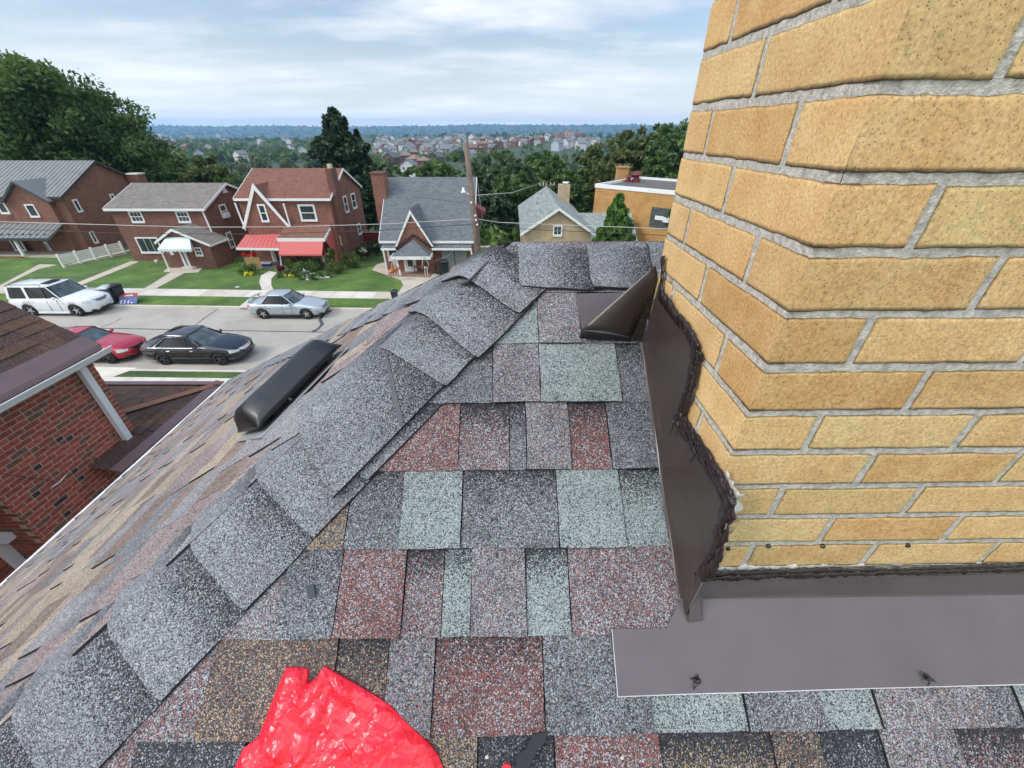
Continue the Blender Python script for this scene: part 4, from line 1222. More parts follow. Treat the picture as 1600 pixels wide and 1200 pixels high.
E0 = Vector((XEv, 0, zE)); rn3 = random.Random(4); cnt = 0; ex = MB()
for c in range(30):
    s0 = .21+c*.155; y = YRk-.004
    while y > -1:
        w = rn3.uniform(.13,.36); lam = rn3.random() < .5; mi = rn3.randrange(3)
        y2 = y-w; a = E0+dv*s0; b = E0+dv*(s0+.185)
        h0 = .011+(.005 if lam else 0); h1 = .003+(.004 if lam else 0)
        pts = [Vector((a.x,y2+.003,a.z))+nv*h0, Vector((a.x,y,a.z))+nv*h0, Vector((b.x,y,b.z))+nv*h1, Vector((b.x,y2+.003,b.z))+nv*h1]
        if cnt < 190 and y > 1.2 and c < 12:
            t = MB(); t.prism(pts, nv*-.006, 0, 1); t.build('shingle', [M_nsh[mi], M_asph_edge], nroof, origin=nb['_w']); cnt += 1
        else: ex.prism(pts, nv*-.006, mi, 3)
        y = y2
o = ex.build('shingle', M_nsh+[M_asph_edge], nroof, origin=nb['_w']); o['kind'] = 'stuff'
M_bdrip = plain('brown_eave_metal', (.155,.10,.10), .55, var=.1, scale=4)
a, b = E0+dv*-.02, E0+dv*.215
mb = MB(); mb.prism([a+nv*.006, b+nv*.012, b+nv*.004, a-nv*.006, a+Vector((0,0,-.07)), a+Vector((.006,0,-.07))], (0, YRk+.01, 0))
mb.build('eave_flashing', [M_bdrip], nb, recalc=True)
mb = MB(); gz = zE-.055
XG = XN+.10
prof = [(XN+.02,gz-.13),(XN+.20,gz-.13),(XN+.24,gz-.10),(XN+.25,gz-.05),(XN+.29,gz-.03),(XN+.30,gz),(XN+.285,gz),(XN+.27,gz-.02),(XN+.22,gz-.06),(XN+.20,gz-.10),(XN+.05,gz-.11),(XN+.02,gz)]
mb.prism([(x+.09, -6, z+.02) for x, z in prof], (0, YRk+6+.02, 0)); mb.build('gutter', [M_white], nb, recalc=True)
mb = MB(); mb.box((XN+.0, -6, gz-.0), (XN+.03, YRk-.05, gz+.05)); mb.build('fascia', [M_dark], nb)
dp = atX(150, 610, XN+.08)
mb = MB(); dy = atX(122, 567, XN+.08).y
mb.box((XN+.02, dy-.05, H-6), (XN+.10, dy+.05, gz-.12)); dsp = mb.build('downspout', [M_white], nb)
for zz_ in (atX(205, 695, XN+.08).z,):
    mb = MB(); mb.box((XN+.012, dy-.056, zz_-.008), (XN+.106, dy+.056, zz_+.006)); mb.build('strap', [M_flash2], dsp, origin=nb['_w'])
mb = MB(); dp2 = atX(22, 868, XN-.52); dy2 = dp2.y; mb.box((XN-.60, dy2-.06, H-6.5), (XN-.50, dy2+.06, dp2.z+.35)); mb.box((XN-.60, dy2-.06, dp2.z+.34), (XN-.3, dy2+.06, dp2.z+.44)); ds2 = mb.build('downspout', [M_white], nb)
mb = MB(); p = atX(92, 753, XN+.02)
mb.tube([p+Vector((0,-.10,0)), p+Vector((.03,0,.01)), p+Vector((0,.12,.02))], .008, 6); mb.build('cable_bracket', [M_white], nb, smooth=True)
mb = MB(); mb.tube([atX(0,740,XN+.03), p, atX(150,715,XN+.03), atX(230,700,XN+.03)], .004, 5); mb.build('cable', [M_black], nb)
# front wing roof, lower
pz = atX(290, 650, -5.86); XW = -5.86; zW = pz.z; YW1 = atZ(345, 598, zW).y
hipA = Vector((XW, YW1, zW)); hipB = Vector((XW-.95, YN+.02, zW+.30))
mb = MB()
TLp = Vector((XW-7, YW1, zW)); TLb = Vector((XW-7, YN+.02, zW+.30))
RB = Vector((XW, YN-.9, zW)); RBb = Vector((XW-.30, YN-.9, zW+.10))
mb.poly([hipA, hipB, TLb, TLp], 0); mb.poly([hipA, Vector((XW, YN+.0, zW)), hipB], 1)
for q in ((hipA, TLp), (hipA, RB)):
    mb.poly([q[0], q[1], q[1]-Vector((0,0,.2)), q[0]-Vector((0,0,.2))], 2)
mb.poly([Vector((XW, YN, zW)), RB, Vector((XN+.05, RB.y, zW+.12)), Vector((XN+.05, YN, zW+.12))], 1)
wing = mb.build('wing_roof', [M_nsh[1], M_nsh[1], M_bdrip], nb)
# shingles of the two wing planes
ex = MB()
def plane_sh(A, U, V, nu, nv_, clip, cw=.25, chh=.145):
    n = U.normalized().cross(V.normalized()).normalized()
    if n.z < 0: n = -n
    u, v = U.normalized(), V.normalized()
    for j in range(nv_):
        i = -(j % 2)*cw/2
        while i < nu:
            w = rn3.uniform(.15,.3); c4 = [A+u*x+v*y for x, y in ((i,j*chh),(i+w-.006,j*chh),(i+w-.006,j*chh+chh+.02),(i,j*chh+chh+.02))]
            if all(clip(p) for p in c4):
                t = MB(); t.prism([c4[0]+n*.012, c4[1]+n*.012, c4[2]+n*.004, c4[3]+n*.004], n*-.006, 0, 1)
                t.build('shingle', [M_nsh[rn3.randrange(3)], M_asph_edge], wing, origin=nb['_w'])
            i += w
hv = (hipB-hipA)
def left_of(p): # inside plane towards -x of the hip
    d = (p.y-hipA.y)*hv.x-(p.x-hipA.x)*hv.y; return d
fv = Vector((0, hipB.y-hipA.y, hipB.z-hipA.z)); rv = Vector((hipB.x-hipA.x, 0, hipB.z-hipA.z))
plane_sh(Vector((XW-4.0, YW1-.02, zW)), Vector((1,0,0)), fv, 4.0, 9, lambda p: p.y > YN+.03 and ((p.x-hipA.x)/hv.x > (p.y-hipA.y)/hv.y+.04))
plane_sh(Vector((XW-.13, YN, zW+.042)), Vector((0,1,0)), rv, 1.5, 6, lambda p: ((p.x-hipA.x)/hv.x < (p.y-hipA.y)/hv.y-.05) and p.y < YW1)
mb = MB(); a_, b_ = hipA+Vector((-.02,-.02,.02)), hipB+Vector((0,0,.02)); sd_ = Vector((hv.y, -hv.x, 0)).normalized()*.085
mb.prism([a_-sd_, a_+Vector((0,0,.035)), a_+sd_], b_-a_); mb.build('hip_flashing', [plain('copper_brown_metal', (.24,.10,.055), .6, var=.15)], nb, recalc=True)
for q0, q1 in ((hipA, TLp),):
    mb = MB(); mb.prism([q0+Vector((0,.03,.02)), q0+Vector((0,-.18,.075)), q0+Vector((0,-.18,.065)), q0+Vector((0,.03,-.10))], q1-q0); mb.build('eave_flashing', [M_bdrip], nb, recalc=True)
mb = MB(); mb.prism([hipA+Vector((.02,0,.02)), hipA+Vector((-.13,0,.065)), hipA+Vector((-.13,0,.05)), hipA+Vector((.02,0,-.1))], Vector((0, RB.y-hipA.y, 0))); mb.build('eave_flashing', [M_bdrip], nb, recalc=True)
box(nb, 'wall', (XW-6.8, YN+.01, ter(XW, YN)), (XW-.15, YW1-.25, zW-.1), M_bC)

# ------------------------------------------------------------------ house 2: red brown brick, grey-brown roof
Yf = 35.5
a = atY(161, 327, Yf-.25); b = atY(319, 328, Yf-.25); xl, xr_ = a.x+.25, b.x-.25; ze = (a.z+b.z)/2+.08
rr_ = atY(347, 288, Yf+3.7)
h2 = thing('brick_house', 'red brown brick house with grey-brown roof and white door canopy', 'house', ((xl+xr_)/2, Yf, ter(xr_, Yf)))
gable(h2, xl, xr_, Yf, Yf+7.4, ter(xr_, Yf)-.6, ze, rr_.z, M_bA, M_rgrey)
wpx(h2, Yf, 199, 329.5, 219.4, 348.5, mun=(2,1)); wpx(h2, Yf, 272.8, 329.5, 292.6, 348.5, mun=(2,1))
wpx(h2, Yf, 210, 370.5, 245, 396, sash=False, mun=(2,0))
X2 = xr_
wxX(h2, X2, 340.3, 320.5, 351.6, 342, frame=.13); wxX(h2, X2, 351.6, 364, 360.5, 389, frame=.12, mun=(1,1))
ac = atX(351, 336, X2); box(h2, 'air_conditioner', (X2, ac.y-.3, ac.z-.2), (X2+.3, ac.y+.3, ac.z+.2), M_white)
vt = atX(350.5, 296.5, X2); mb = MB(); mb.prism([(X2, vt.y-.4, vt.z-.25), (X2, vt.y+.4, vt.z-.25), (X2, vt.y, vt.z+.3)], (.04,0,0)); mb.build('gable_vent', [M_trim], h2)
post(h2, atY(316, 329, Yf-.1), atY(340.5, 384, Yf-.1), .05); post(h2, atY(342,384,Yf-.1), atY(352, 416, Yf-.1), .05)
# vestibule
Yv = 33.2
p0, p1 = atY(256, 388, Yv), atY(334, 386, Yv)
vx0, vx1 = atY(257, 395, Yv).x, atY(333, 400, Yv).x; vze = atY(330, 382, Yv).z; vzr = atY(272, 360, Yv).z
xm = atY(271, 360, Yv).x
mb = MB(); zb_ = ter(vx1, Yv)-.3
mb.prism([(vx0,Yv,zb_),(vx1,Yv,zb_),(vx1,Yv,vze),(xm,Yv,vzr),(vx0,Yv,vze+.3)], (0,Yf-Yv-.01,0)); mb.build('vestibule_wall', [M_bA], h2, recalc=True)
mb = MB(); mb.prism([(xm,Yv-.2,vzr+.05),(vx1+.25,Yv-.2,vze-.1),(vx1+.25,Yv-.2,vze),(xm,Yv-.2,vzr+.15)], (0,Yf-Yv+.19,0))
mb.prism([(xm,Yv-.2,vzr+.05),(vx0-.25,Yv-.2,vze+.1),(vx0-.25,Yv-.2,vze+.2),(xm,Yv-.2,vzr+.15)], (0,Yf-Yv+.19,0)); mb.build('vestibule_roof', [M_rgrey], h2, recalc=True)
mb = MB(); mb.prism([(xm,Yv-.24,vzr-.02),(vx1+.27,Yv-.24,vze-.15),(vx1+.27,Yv-.24,vze+.02),(xm,Yv-.24,vzr+.17)], (0,.035,0)); mb.prism([(xm,Yv-.24,vzr-.02),(vx0-.27,Yv-.24,vze+.05),(vx0-.27,Yv-.24,vze+.22),(xm,Yv-.24,vzr+.17)], (0,.035,0))
mb.box((vx1+.24,Yv-.2,vze-.14),(vx1+.28,Yf-.01,vze+.0)); mb.build('vestibule_trim', [M_trim], h2, recalc=True)
c0, c1 = atY(260, 371, Yv-.02), atY(296, 371, Yv-.02); f0, f1 = atY(246, 390, Yv-1.1), atY(299, 390, Yv-1.1)
mb = MB(); n = 9
for i in range(n):
    t0, t1 = i/n, (i+.94)/n
    mb.prism([c0.lerp(c1,t0), c0.lerp(c1,t1), f0.lerp(f1,t1), f0.lerp(f1,t0)], (0,0,.03))
    q = f0.lerp(f1,(t0+t1)/2); mb.prism([f0.lerp(f1,t0), f0.lerp(f1,t1), f0.lerp(f1,t1)-Vector((0,0,.12)), q-Vector((0,0,.2)), f0.lerp(f1,t0)-Vector((0,0,.12))], (0,.02,0))
for (c_, f_) in ((c0,f0),(c1,f1)): mb.prism([c_, f_, f_-Vector((0,0,.15)), Vector((c_.x,c_.y,f_.z-.15))], (.02,0,0))
mb.build('door_canopy', [plain('pale_blue_white_metal', (.62,.70,.72), .4, var=.1)], h2, recalc=True)
post(h2, atY(251.5,391,Yv-1.0), atY(265.5,424,Yv-1.0), .04, 'canopy_post')
d0, d1 = atY(279.5, 389, Yv), atY(298, 417, Yv)
mb = MB(); mb.box((d0.x-.08,Yv-.06,d1.z-.02),(d1.x+.1,Yv-.0,d0.z+.1)); dr = mb.build('door', [M_trim], h2)
mb = MB(); mb.box((d0.x+.12,Yv-.09,d1.z+.15),(d1.x-.1,Yv-.062,d0.z-.05)); mb.build('pane', [plain('door_glass', (.10,.15,.16), .15)], dr, origin=h2['_w'])
wpx(h2, Yv, 302, 386.5, 313.1, 400.5, mun=(1,0), frame=.08)
m_ = atY(268, 395, Yv); box(h2, 'notice', (m_.x-.13, Yv-.02, m_.z-.18), (m_.x+.15, Yv-.001, m_.z+.2), M_trim)
s0_, s1_ = atY(285, 420, Yv-.35), atY(306, 424, Yv-.35)
box(h2, 'step', (s0_.x, Yv-.55, ter(s0_.x, Yv)-.05), (s1_.x, Yv-.07, ter(s0_.x, Yv)+.16), M_walk)
mb = MB(); q = atY(203.5, 286, Yf+3.7)
# ------------------------------------------------------------------ house 1: far left, grey metal roof
Y1 = 38.2
a = atY(94.7, 308, Y1-.25); X1 = a.x-.25; ze = a.z+.05; zr1 = atY(139, 253, Y1+4.7).z
h1 = thing('brick_house', 'large red brick house with grey metal roof and front porch at the far left', 'house', (X1-8, Y1, ter(X1, Y1)))
w1_, r1_ = gable(h1, X1-19, X1, Y1, Y1+9.4, ter(X1, Y1)-1.2, ze, zr1, M_bB, M_metal, trim=plain('dark_bronze_trim', (.045,.04,.038), .5))
# standing seams
def seams(root, A, U, V, n, mat=M_metal, r=.012, name='seam'):
    mb = MB()
    for i in range(n):
        p = A+U*((i+.5)/n); nn = U.cross(V).normalized(); nn = nn if nn.z > 0 else -nn
        mb.obox(p-U.normalized()*r/2, U.normalized()*r, V, nn*.026)
    return mb.build(name, [mat], root)
zo = ze-(zr1-ze)/4.7*.25
seams(h1, Vector((X1-19,Y1-.25,zo+.12)), Vector((19.2,0,0)), Vector((0,4.95,zr1-zo)), 48)
# cross gable
Yg = Y1-.45
g0, g1, gp = atY(5, 317, Yg-.2), atY(76, 315.6, Yg-.2), atY(24.4, 285.6, Yg-.2)
mb = MB(); gx0, gx1 = g0.x, g1.x-.25; gp.x = (gx0+gx1)/2+ .0
gpx = atY(24.4, 285.6, Yg).x
mb.prism([(gx0,Yg,ter(gx0,Yg)-.5),(gx1,Yg,ter(gx0,Yg)-.5),(gx1,Yg,g1.z),(gpx,Yg,gp.z-.1),(gx0,Yg,g0.z)], (0,.44,0))
mb.prism([(gx0,Yg+.445,g0.z-.6),(gx1,Yg+.445,g1.z-.6),(gx1,Yg+.445,g1.z),(gpx,Yg+.445,gp.z-.1),(gx0,Yg+.445,g0.z)], (0,3.2,0))
mb.build('gable_wall', [M_bB], h1, recalc=True)
mb = MB(); 
for s_, gx, gz_ in ((1, g1.x+.0, g1.z-.05), (-1, gx0-.2, g0.z-.05)):
    mb.prism([(gpx,Yg-.25,gp.z),(gx,Yg-.25,gz_),(gx,Yg-.25,gz_+.12),(gpx,Yg-.25,gp.z+.13)], (0,3.9,0))
mb.build('gable_roof', [M_metal], h1, recalc=True)
seams(h1, Vector((gpx,Yg-.25,gp.z+.12)), Vector((0,3.6,0)), Vector((g1.x-gpx,0,g1.z-.05-gp.z)), 9)
mb = MB()
for gx, gz_ in ((g1.x, g1.z-.05), (gx0-.2, g0.z-.05)):
    mb.prism([(gpx,Yg-.29,gp.z-.03),(gx,Yg-.29,gz_-.12),(gx,Yg-.29,gz_+.10),(gpx,Yg-.29,gp.z+.14)], (0,.035,0))
mb.build('gable_trim', [plain('dark_fascia', (.05,.05,.055), .5)], h1, recalc=True)
mb = MB()
for q in [(68,303),(76,302),(84,302),(72,306),(80,305)]:
    p = atY(q[0], q[1], Yg+1.0); mb.box((p.x-.06,p.y,p.z-.03),(p.x+.06,p.y+.1,p.z+.08))
mb.build('snow_guard', [plain('dark_snow_guard', (.05,.05,.06), .5)], h1)
wpx(h1, Yg, 37, 319, 52.1, 340, sash=False); wpx(h1, Yg, -8, 316, 6, 334.5, sash=False)
wxX(h1, X1, 111.2, 312, 120, 332.5, frame=.12, sash=False); wxX(h1, X1, 137.8, 362.5, 145.4, 381.3, frame=.12, sash=False); wxX(h1, X1, 169.7, 303.4, 176.8, 312.8, frame=.12, sash=False)
post(h1, atY(82, 318, Y1-.15), atY(120, 397, Y1-.15), .05, mat=plain('dark_downspout', (.04,.03,.03), .5))
# chimney at the back
q0, q1 = atY(197, 273, Y1+7.5), atY(219, 290, Y1+7.5)
cbox = box(h1, 'chimney', (q0.x, Y1+7.4, ze), (q0.x+1.25, Y1+8.3, q0.z), M_bA); mb = MB(); mb.box((q0.x-.06, Y1+7.34, q0.z+.002), (q0.x+1.31, Y1+8.36, q0.z+.12)); mb.build('chimney_cap', [M_walk], cbox, origin=h1['_w'])
# porch
Yp = 35.8
pt, pb = atY(94, 354, Y1-.47), atY(74, 372, Yp)
px1 = pb.x
mb = MB(); zt_ = atY(60, 349, Y1-.47).z
mb.prism([(px1-12, Yp, pb.z), (px1-12, Y1-.46, zt_), (px1-12, Y1-.46, zt_-.1), (px1-12, Yp, pb.z-.22)], (12, 0, 0)); mb.build('porch_roof', [M_metal], h1, recalc=True)
seams(h1, Vector((px1-12, Yp, pb.z+.005)), Vector((12,0,0)), Vector((0,Y1-.46-Yp,zt_-pb.z)), 26)
mb = MB()
for i in range(16): mb.box((px1-.6-i*.62, Yp+.35, pb.z+.16), (px1-.5-i*.62, Yp+.5, pb.z+.26))
mb.build('snow_guard', [plain('dark_snow_guard', (.05,.05,.06), .5)], h1)
mb = MB(); mb.box((px1-12, Yp-.05, pb.z-.22), (px1+.02, Yp-.001, pb.z-.0)); mb.build('fascia', [plain('dark_fascia', (.05,.05,.055), .5)], h1)
for q, w in (((22,374),(39,402)), ((-45,374),(-20,402))): post(h1, atY(*q, Yp+.2), atY(*w, Yp+.2), .09, 'porch_post')
kx = atY(42, 408, Yp+.1)
box(h1, 'knee_wall', (px1-12, Yp-.05, ter(kx.x, Yp)-.3), (kx.x, Yp+.2, atY(30, 401, Yp).z), M_bB)
box(h1, 'porch_floor', (px1-12, Yp+.21, ter(kx.x, Yp)-.3), (px1+.1, Y1-.46, ter(kx.x, Yp)+.1), M_walk2)
d0, d1 = atY(68, 377, Y1-.46), atY(93, 410, Y1-.46)
mb = MB(); mb.box((d0.x,Yg-.09,d1.z),(d1.x-.0,Yg-.001,d0.z)); dr = mb.build('door', [M_trim], h1)
mb = MB(); mb.box((d0.x+.2,Yg-.12,d1.z+.3),(d1.x-.25,Yg-.092,d0.z-.2)); mb.build('pane', [plain('door_glass2', (.30,.38,.38), .2)], dr, origin=h1['_w'])
wpx(h1, Yg, 12, 372, 30, 392, sash=False, frame=.12)
# white railing by its side
rail = thing('ramp_railing', 'white picket railing sloping up beside the metal roofed house', 'railing', (X1+1, 35.6, ter(X1+1, 35.6)))
ra0, ra1 = onground(101, 418), Vector((0,0,0)); ra1 = onground(197, 398)
top0, top1 = atY(98, 401, ra0.y), atY(192, 381, ra1.y)
hgt = min(1.1, top0.z-ra0.z)
n = 5; mb = MB()
A_ = ra0+Vector((0,0,.1)); B_ = ra1+Vector((0,0,.25)); dA = (B_-A_)
for i in range(n):
    p = A_+dA*i/(n-1); mb.box((p.x-.07,p.y-.07,p.z-.2),(p.x+.07,p.y+.07,p.z+hgt+.08)); 
mb.build('post', [M_trim], rail)
mb = MB()
for hh in (.12, hgt-.08): mb.obox(A_+Vector((0,-.03,hh)), dA, (0,.06,0), (0,0,.08))
mb.build('rail', [M_trim], rail)
mb = MB(); N_ = 44
for i in range(N_):
    p = A_+dA*((i+.5)/N_); mb.box((p.x-.022,p.y-.02,p.z+.19),(p.x+.022,p.y+.02,p.z+hgt-.09))
o = mb.build('baluster', [M_trim], rail); o['kind'] = 'stuff'
mb = MB(); mb.obox(A_+Vector((0,.1,-.6)), dA, (0,1.4,0), (0,0,.62)); mb.build('ramp', [M_walk], rail)

# ------------------------------------------------------------------ house 3: red brown roof, red awnings
Y3 = 35.5
a, b = atY(366, 315, Y3-.2), atY(514, 311, Y3-.2)
x0, x1 = a.x+.2, b.x-.1; ze3 = b.z+.05; zr3 = atY(533, 265, Y3+3.9).z; z03 = ter(x1, Y3)-.6
h3 = thing('brick_house', 'brick house with red brown roof, white trimmed steep gable, two red awnings', 'house', ((x0+x1)/2, Y3, ter(x0, Y3)))
gable(h3, x0, x1, Y3, Y3+7.7, z03, ze3, zr3, M_bB, M_rbrown, ov=.2)
# the steep front gable
Yt = Y3-.35
pk, fl, fr = atY(396, 289, Yt), atY(384.5, 357, Yt), atY(452, 356, Yt)
mb = MB(); mb.prism([(fl.x+.1,Yt,z03),(fr.x-.1,Yt,z03),(fr.x-.1,Yt,fr.z),(pk.x,Yt,pk.z-.1),(fl.x+.1,Yt,fl.z)], (0,.34,0)); mb.build('gable_wall', [M_bB], h3, recalc=True)
mb = MB()
for f in (fl, fr):
    s_ = .26 if f is fl else .2
    mb.prism([(pk.x,Yt-.12,pk.z-.35),(f.x-(s_ if f is fl else -s_)*.0,Yt-.12,f.z),(f.x+(s_ if f is fr else -s_),Yt-.12,f.z),(pk.x,Yt-.12,pk.z+.12)], (0,.10,0))
mb.build('rake_board', [M_trim], h3, recalc=True)
mb = MB(); mb.prism([(pk.x,Yt-.02,pk.z+.0),(pk.x+.9*(fr.x-pk.x)*.45,Yt-.02,pk.z+.45*.9*(fr.z-pk.z)),(pk.x-.45*(pk.x-fl.x)*.9,Yt-.02,pk.z+.45*.9*(fl.z-pk.z))], (0,2.3,0)); mb.build('gable_roof', [M_rbrown], h3, recalc=True)
wpx(h3, Yt, 401, 319, 413.4, 347.3, frame=.12); wpx(h3, Y3, 464.4, 319, 490.6, 346, frame=.15)
X3 = x1
wxX(h3, X3, 534.7, 307, 540.5, 333.8, frame=.12); wxX(h3, X3, 546.9, 303, 553.4, 327.8, frame=.12); wxX(h3, X3, 557, 350.6, 562.5, 368.4, frame=.12); wxX(h3, X3, 530, 367.5, 535.5, 383.4, frame=.12)
post(h3, atY(367, 317, Yt), atY(384, 360, Yt), .05); post(h3, atY(443, 318, Yt-.03), atY(454, 355, Yt-.03), .05)
# chimney hugging the front right corner
ct = atY(512, 262.5, Y3+1.3); cxa, cxb = x1-.22, x1+.38
cb_ = box(h3, 'chimney', (x1+.002, Y3+.5, z03), (x1+.5, Y3+1.6, atY(519, 262.5, Y3+1.2).z), M_bC)
mb = MB(); cz = atY(519, 262.5, Y3+1.2).z; mb.box((x1+.1,Y3+.8,cz+.002),(x1+.4,Y3+1.2,cz+.3)); mb.build('chimney_pot', [plain('cream_pot', (.55,.45,.3), .8)], cb_, origin=h3['_w'])
# pent roof over the porch and awnings
Yq = 33.6
q0, q1, q2, q3 = atY(434, 374, Yq), atY(507, 374.5, Yq), atY(523, 352, Y3-.02), atY(455, 352, Y3-.02)
mb = MB(); mb.prism([q0, q1, Vector((q1.x, Y3-.02, q3.z)), Vector((q0.x, Y3-.02, q3.z))], (0,0,.1)); mb.build('porch_roof', [M_rbrown], h3, recalc=True)
mb = MB(); mb.box((q0.x-.05,Yq-.06,q0.z-.16),(q1.x+.05,Yq-.001,q0.z+.1)); mb.prism([(q1.x+.01,Yq,q0.z-.12),(q1.x+.01,Y3-.4,q3.z-.3),(q1.x+.01,Y3-.4,q3.z-.1),(q1.x+.01,Yq,q0.z+.12)],(.05,0,0)); mb.build('porch_trim', [M_trim], h3, recalc=True)
mb = MB(); mb.prism([(q1.x-.02,Yq+.1,q0.z-.1),(q1.x-.02,Y3-.05,q3.z-.1),(q1.x-.02,Y3-.05,z03),(q1.x-.02,Y3-.3,z03),(q1.x-.02,Yq+.9,q0.z-.9)],(-.12,0,0)); mb.build('porch_side', [M_redcloth], h3, recalc=True)
a0, a1, a2, a3 = atY(385, 366.5, Yt-.02), atY(441, 366, Yt-.02), atY(436, 389, Yt-2.0), atY(369, 388, Yt-2.0)
mb = MB()
for i in range(10):
    t0, t1 = i/10, (i+.93)/10; mb.prism([a0.lerp(a1,t0), a0.lerp(a1,t1), a3.lerp(a2,t1), a3.lerp(a2,t0)], (0,0,.04))
aw = mb.build('awning', [M_redmetal], h3, recalc=True); aw['label'] = 'faded red metal awning over the door'
mb = MB(); mb.obox(a3+Vector((0,-.05,-.12)), a2-a3, (0,.05,0), (0,0,.17)); mb.build('gutter', [M_trim], h3)
b0, b1 = Vector((atY(437,377,Yq-.05).x,Yq-.07,q0.z-.16)), Vector((atY(505,377,Yq-.05).x,Yq-.07,q0.z-.16))
b2, b3 = atY(503, 397.5, Yq-.75), atY(435.5, 397.5, Yq-.75)
mb = MB(); mb.poly([b0,b1,b2,b3]); mb.poly([b3,b2,b2-Vector((0,0,.12)),b3-Vector((0,0,.12))]); mb.poly([b1,b2,b2-Vector((0,0,.12)),Vector((b1.x,b1.y,b2.z-.12))],1); mb.poly([b0,b3,b3-Vector((0,0,.12)),Vector((b0.x,b0.y,b3.z-.12))],1)
aw = mb.build('awning', [M_redcloth, M_dred], h3); aw['label'] = 'red cloth awning hanging steeply over the porch'
for q in ((393,389,393.5,421),(438,399,441,425),(504,399,512,425)): post(h3, atY(q[0],q[1],Yq+.05), atY(q[2],q[3],Yq+.05), .05, 'porch_post')
d0, d1 = atY(422, 391, Yt), atY(432, 412, Yt)
mb = MB(); mb.box((d0.x,Yt-.07,d1.z),(d1.x+.15,Yt-.001,d0.z+.1)); dr = mb.build('door', [M_trim], h3)
mb = MB(); mb.box((d0.x+.18,Yt-.1,d1.z+.3),(d1.x-.02,Yt-.072,d0.z-.05)); mb.build('pane', [M_blind], dr, origin=h3['_w'])
pf = onground(440, 420); box(h3, 'porch_floor', (a0.x+.2, Yq-.2, ter(a0.x,Yq)-.3), (q1.x+.1, Yt-.001, ter(a0.x,Yq)+.12), plain('porch_slab', (.20,.18,.16), .9))
s0_, s1_ = atY(381, 402.5, 32.6), atY(410, 420, 32.6)
mb = MB()
for i in range(26):
    x = s0_.x+(s1_.x-s0_.x)*i/26; mb.box((x,32.6,s1_.z),(x+.055,32.63,s0_.z+.04*math.sin(i*1.9)))
tag(mb.build('reed_screen', [M_bamboo], origin=(s0_.x,32.6,s1_.z)), 'tan reed screen standing left of the front walk of the red awning house', 'screen')
# rear deck seen at the right
dk = atX(566, 377, X3+.0)
dz0 = atY(585, 368, dk.y+1.5)
mb = MB(); yb = Y3+7.7; dx1 = atY(589, 356, yb+.5).x; dz = atY(580, 358, yb).z
mb.box((X3+.001, yb-1.4, dz-1.0), (X3+1.6, yb+1.5, dz-.88)); o_ = mb.build('deck', [plain('deck_boards', (.22,.14,.12), .8)], h3)
mb = MB(); mb.box((X3+.001,yb-1.45,dz-.87),(X3+1.6,yb-1.4,dz-.05)); mb.box((X3+1.6,yb-1.4,dz-.87),(X3+1.65,yb+1.5,dz-.05)); mb.build('deck_screen', [M_dred], h3)
mb = MB(); mb.box((X3+.001,yb-1.5,dz-.04),(X3+1.7,yb-1.4,dz+.03)); mb.box((X3+1.6,yb-1.4,dz-.04),(X3+1.7,yb+1.5,dz+.03)); mb.build('handrail', [plain('pale_rail', (.5,.42,.38), .7)], h3)
for xx in (.1, 1.6): post(h3, (X3+xx,yb-1.4,dz-1), (X3+xx,yb-1.4,ter(X3,yb)-.5), .06, 'deck_post', M_wood)

# ------------------------------------------------------------------ house 4: grey Tudor cottage
Y4 = 33.3
a, b = atY(593, 376, Y4-.25), atY(740, 375.5, Y4-.25); x0, x1 = a.x+.2, b.x-.2; ze4 = a.z+.1; z04 = ter(x0, Y4)-.6
zr4 = atY(604, 279, Y4+4.7).z
h4 = thing('brick_cottage', 'brick cottage with steep slate grey roof, white trimmed gable and small hipped porch', 'house', ((x0+x1)/2, Y4, ter(x0, Y4)))
gable(h4, x0, x1, Y4, Y4+9.4, z04, ze4, zr4, M_bB, M_rslate, ov=.25)
Yt = Y4-.5
pk, fl, fr = atY(641, 330, Yt), atY(620.5, 384, Yt), atY(675, 384, Yt)
mb = MB(); mb.prism([(fl.x,Yt,z04),(fr.x,Yt,z04),(fr.x,Yt,fr.z),(pk.x,Yt,pk.z-.1),(fl.x,Yt,fl.z)], (0,.49,0)); mb.prism([(fl.x,Yt+.491,fl.z-.5),(fr.x,Yt+.491,fr.z-.5),(pk.x,Yt+.491,pk.z-.1)], (0,2.4,0)); mb.build('gable_wall', [M_bB], h4, recalc=True)
mb = MB()
for f in (fl, fr):
    s_ = -.15 if f is fl else .15
    mb.prism([(pk.x,Yt-.13,pk.z-.22),(f.x,Yt-.13,f.z-.05),(f.x+s_,Yt-.13,f.z-.05),(pk.x,Yt-.13,pk.z+.12)], (0,.10,0))
mb.build('rake_board', [M_trim], h4, recalc=True)
mb = MB()
for f in (fl, fr):
    s_ = -.12 if f is fl else .12
    mb.prism([(pk.x,Yt-.12,pk.z+.03),(f.x+s_,Yt-.12,f.z-.02),(f.x+s_*1.4,Yt-.12,f.z+.0),(pk.x,Yt-.12,pk.z+.14)], (0,3.6,0))
mb.build('gable_roof', [M_rslate], h4, recalc=True)
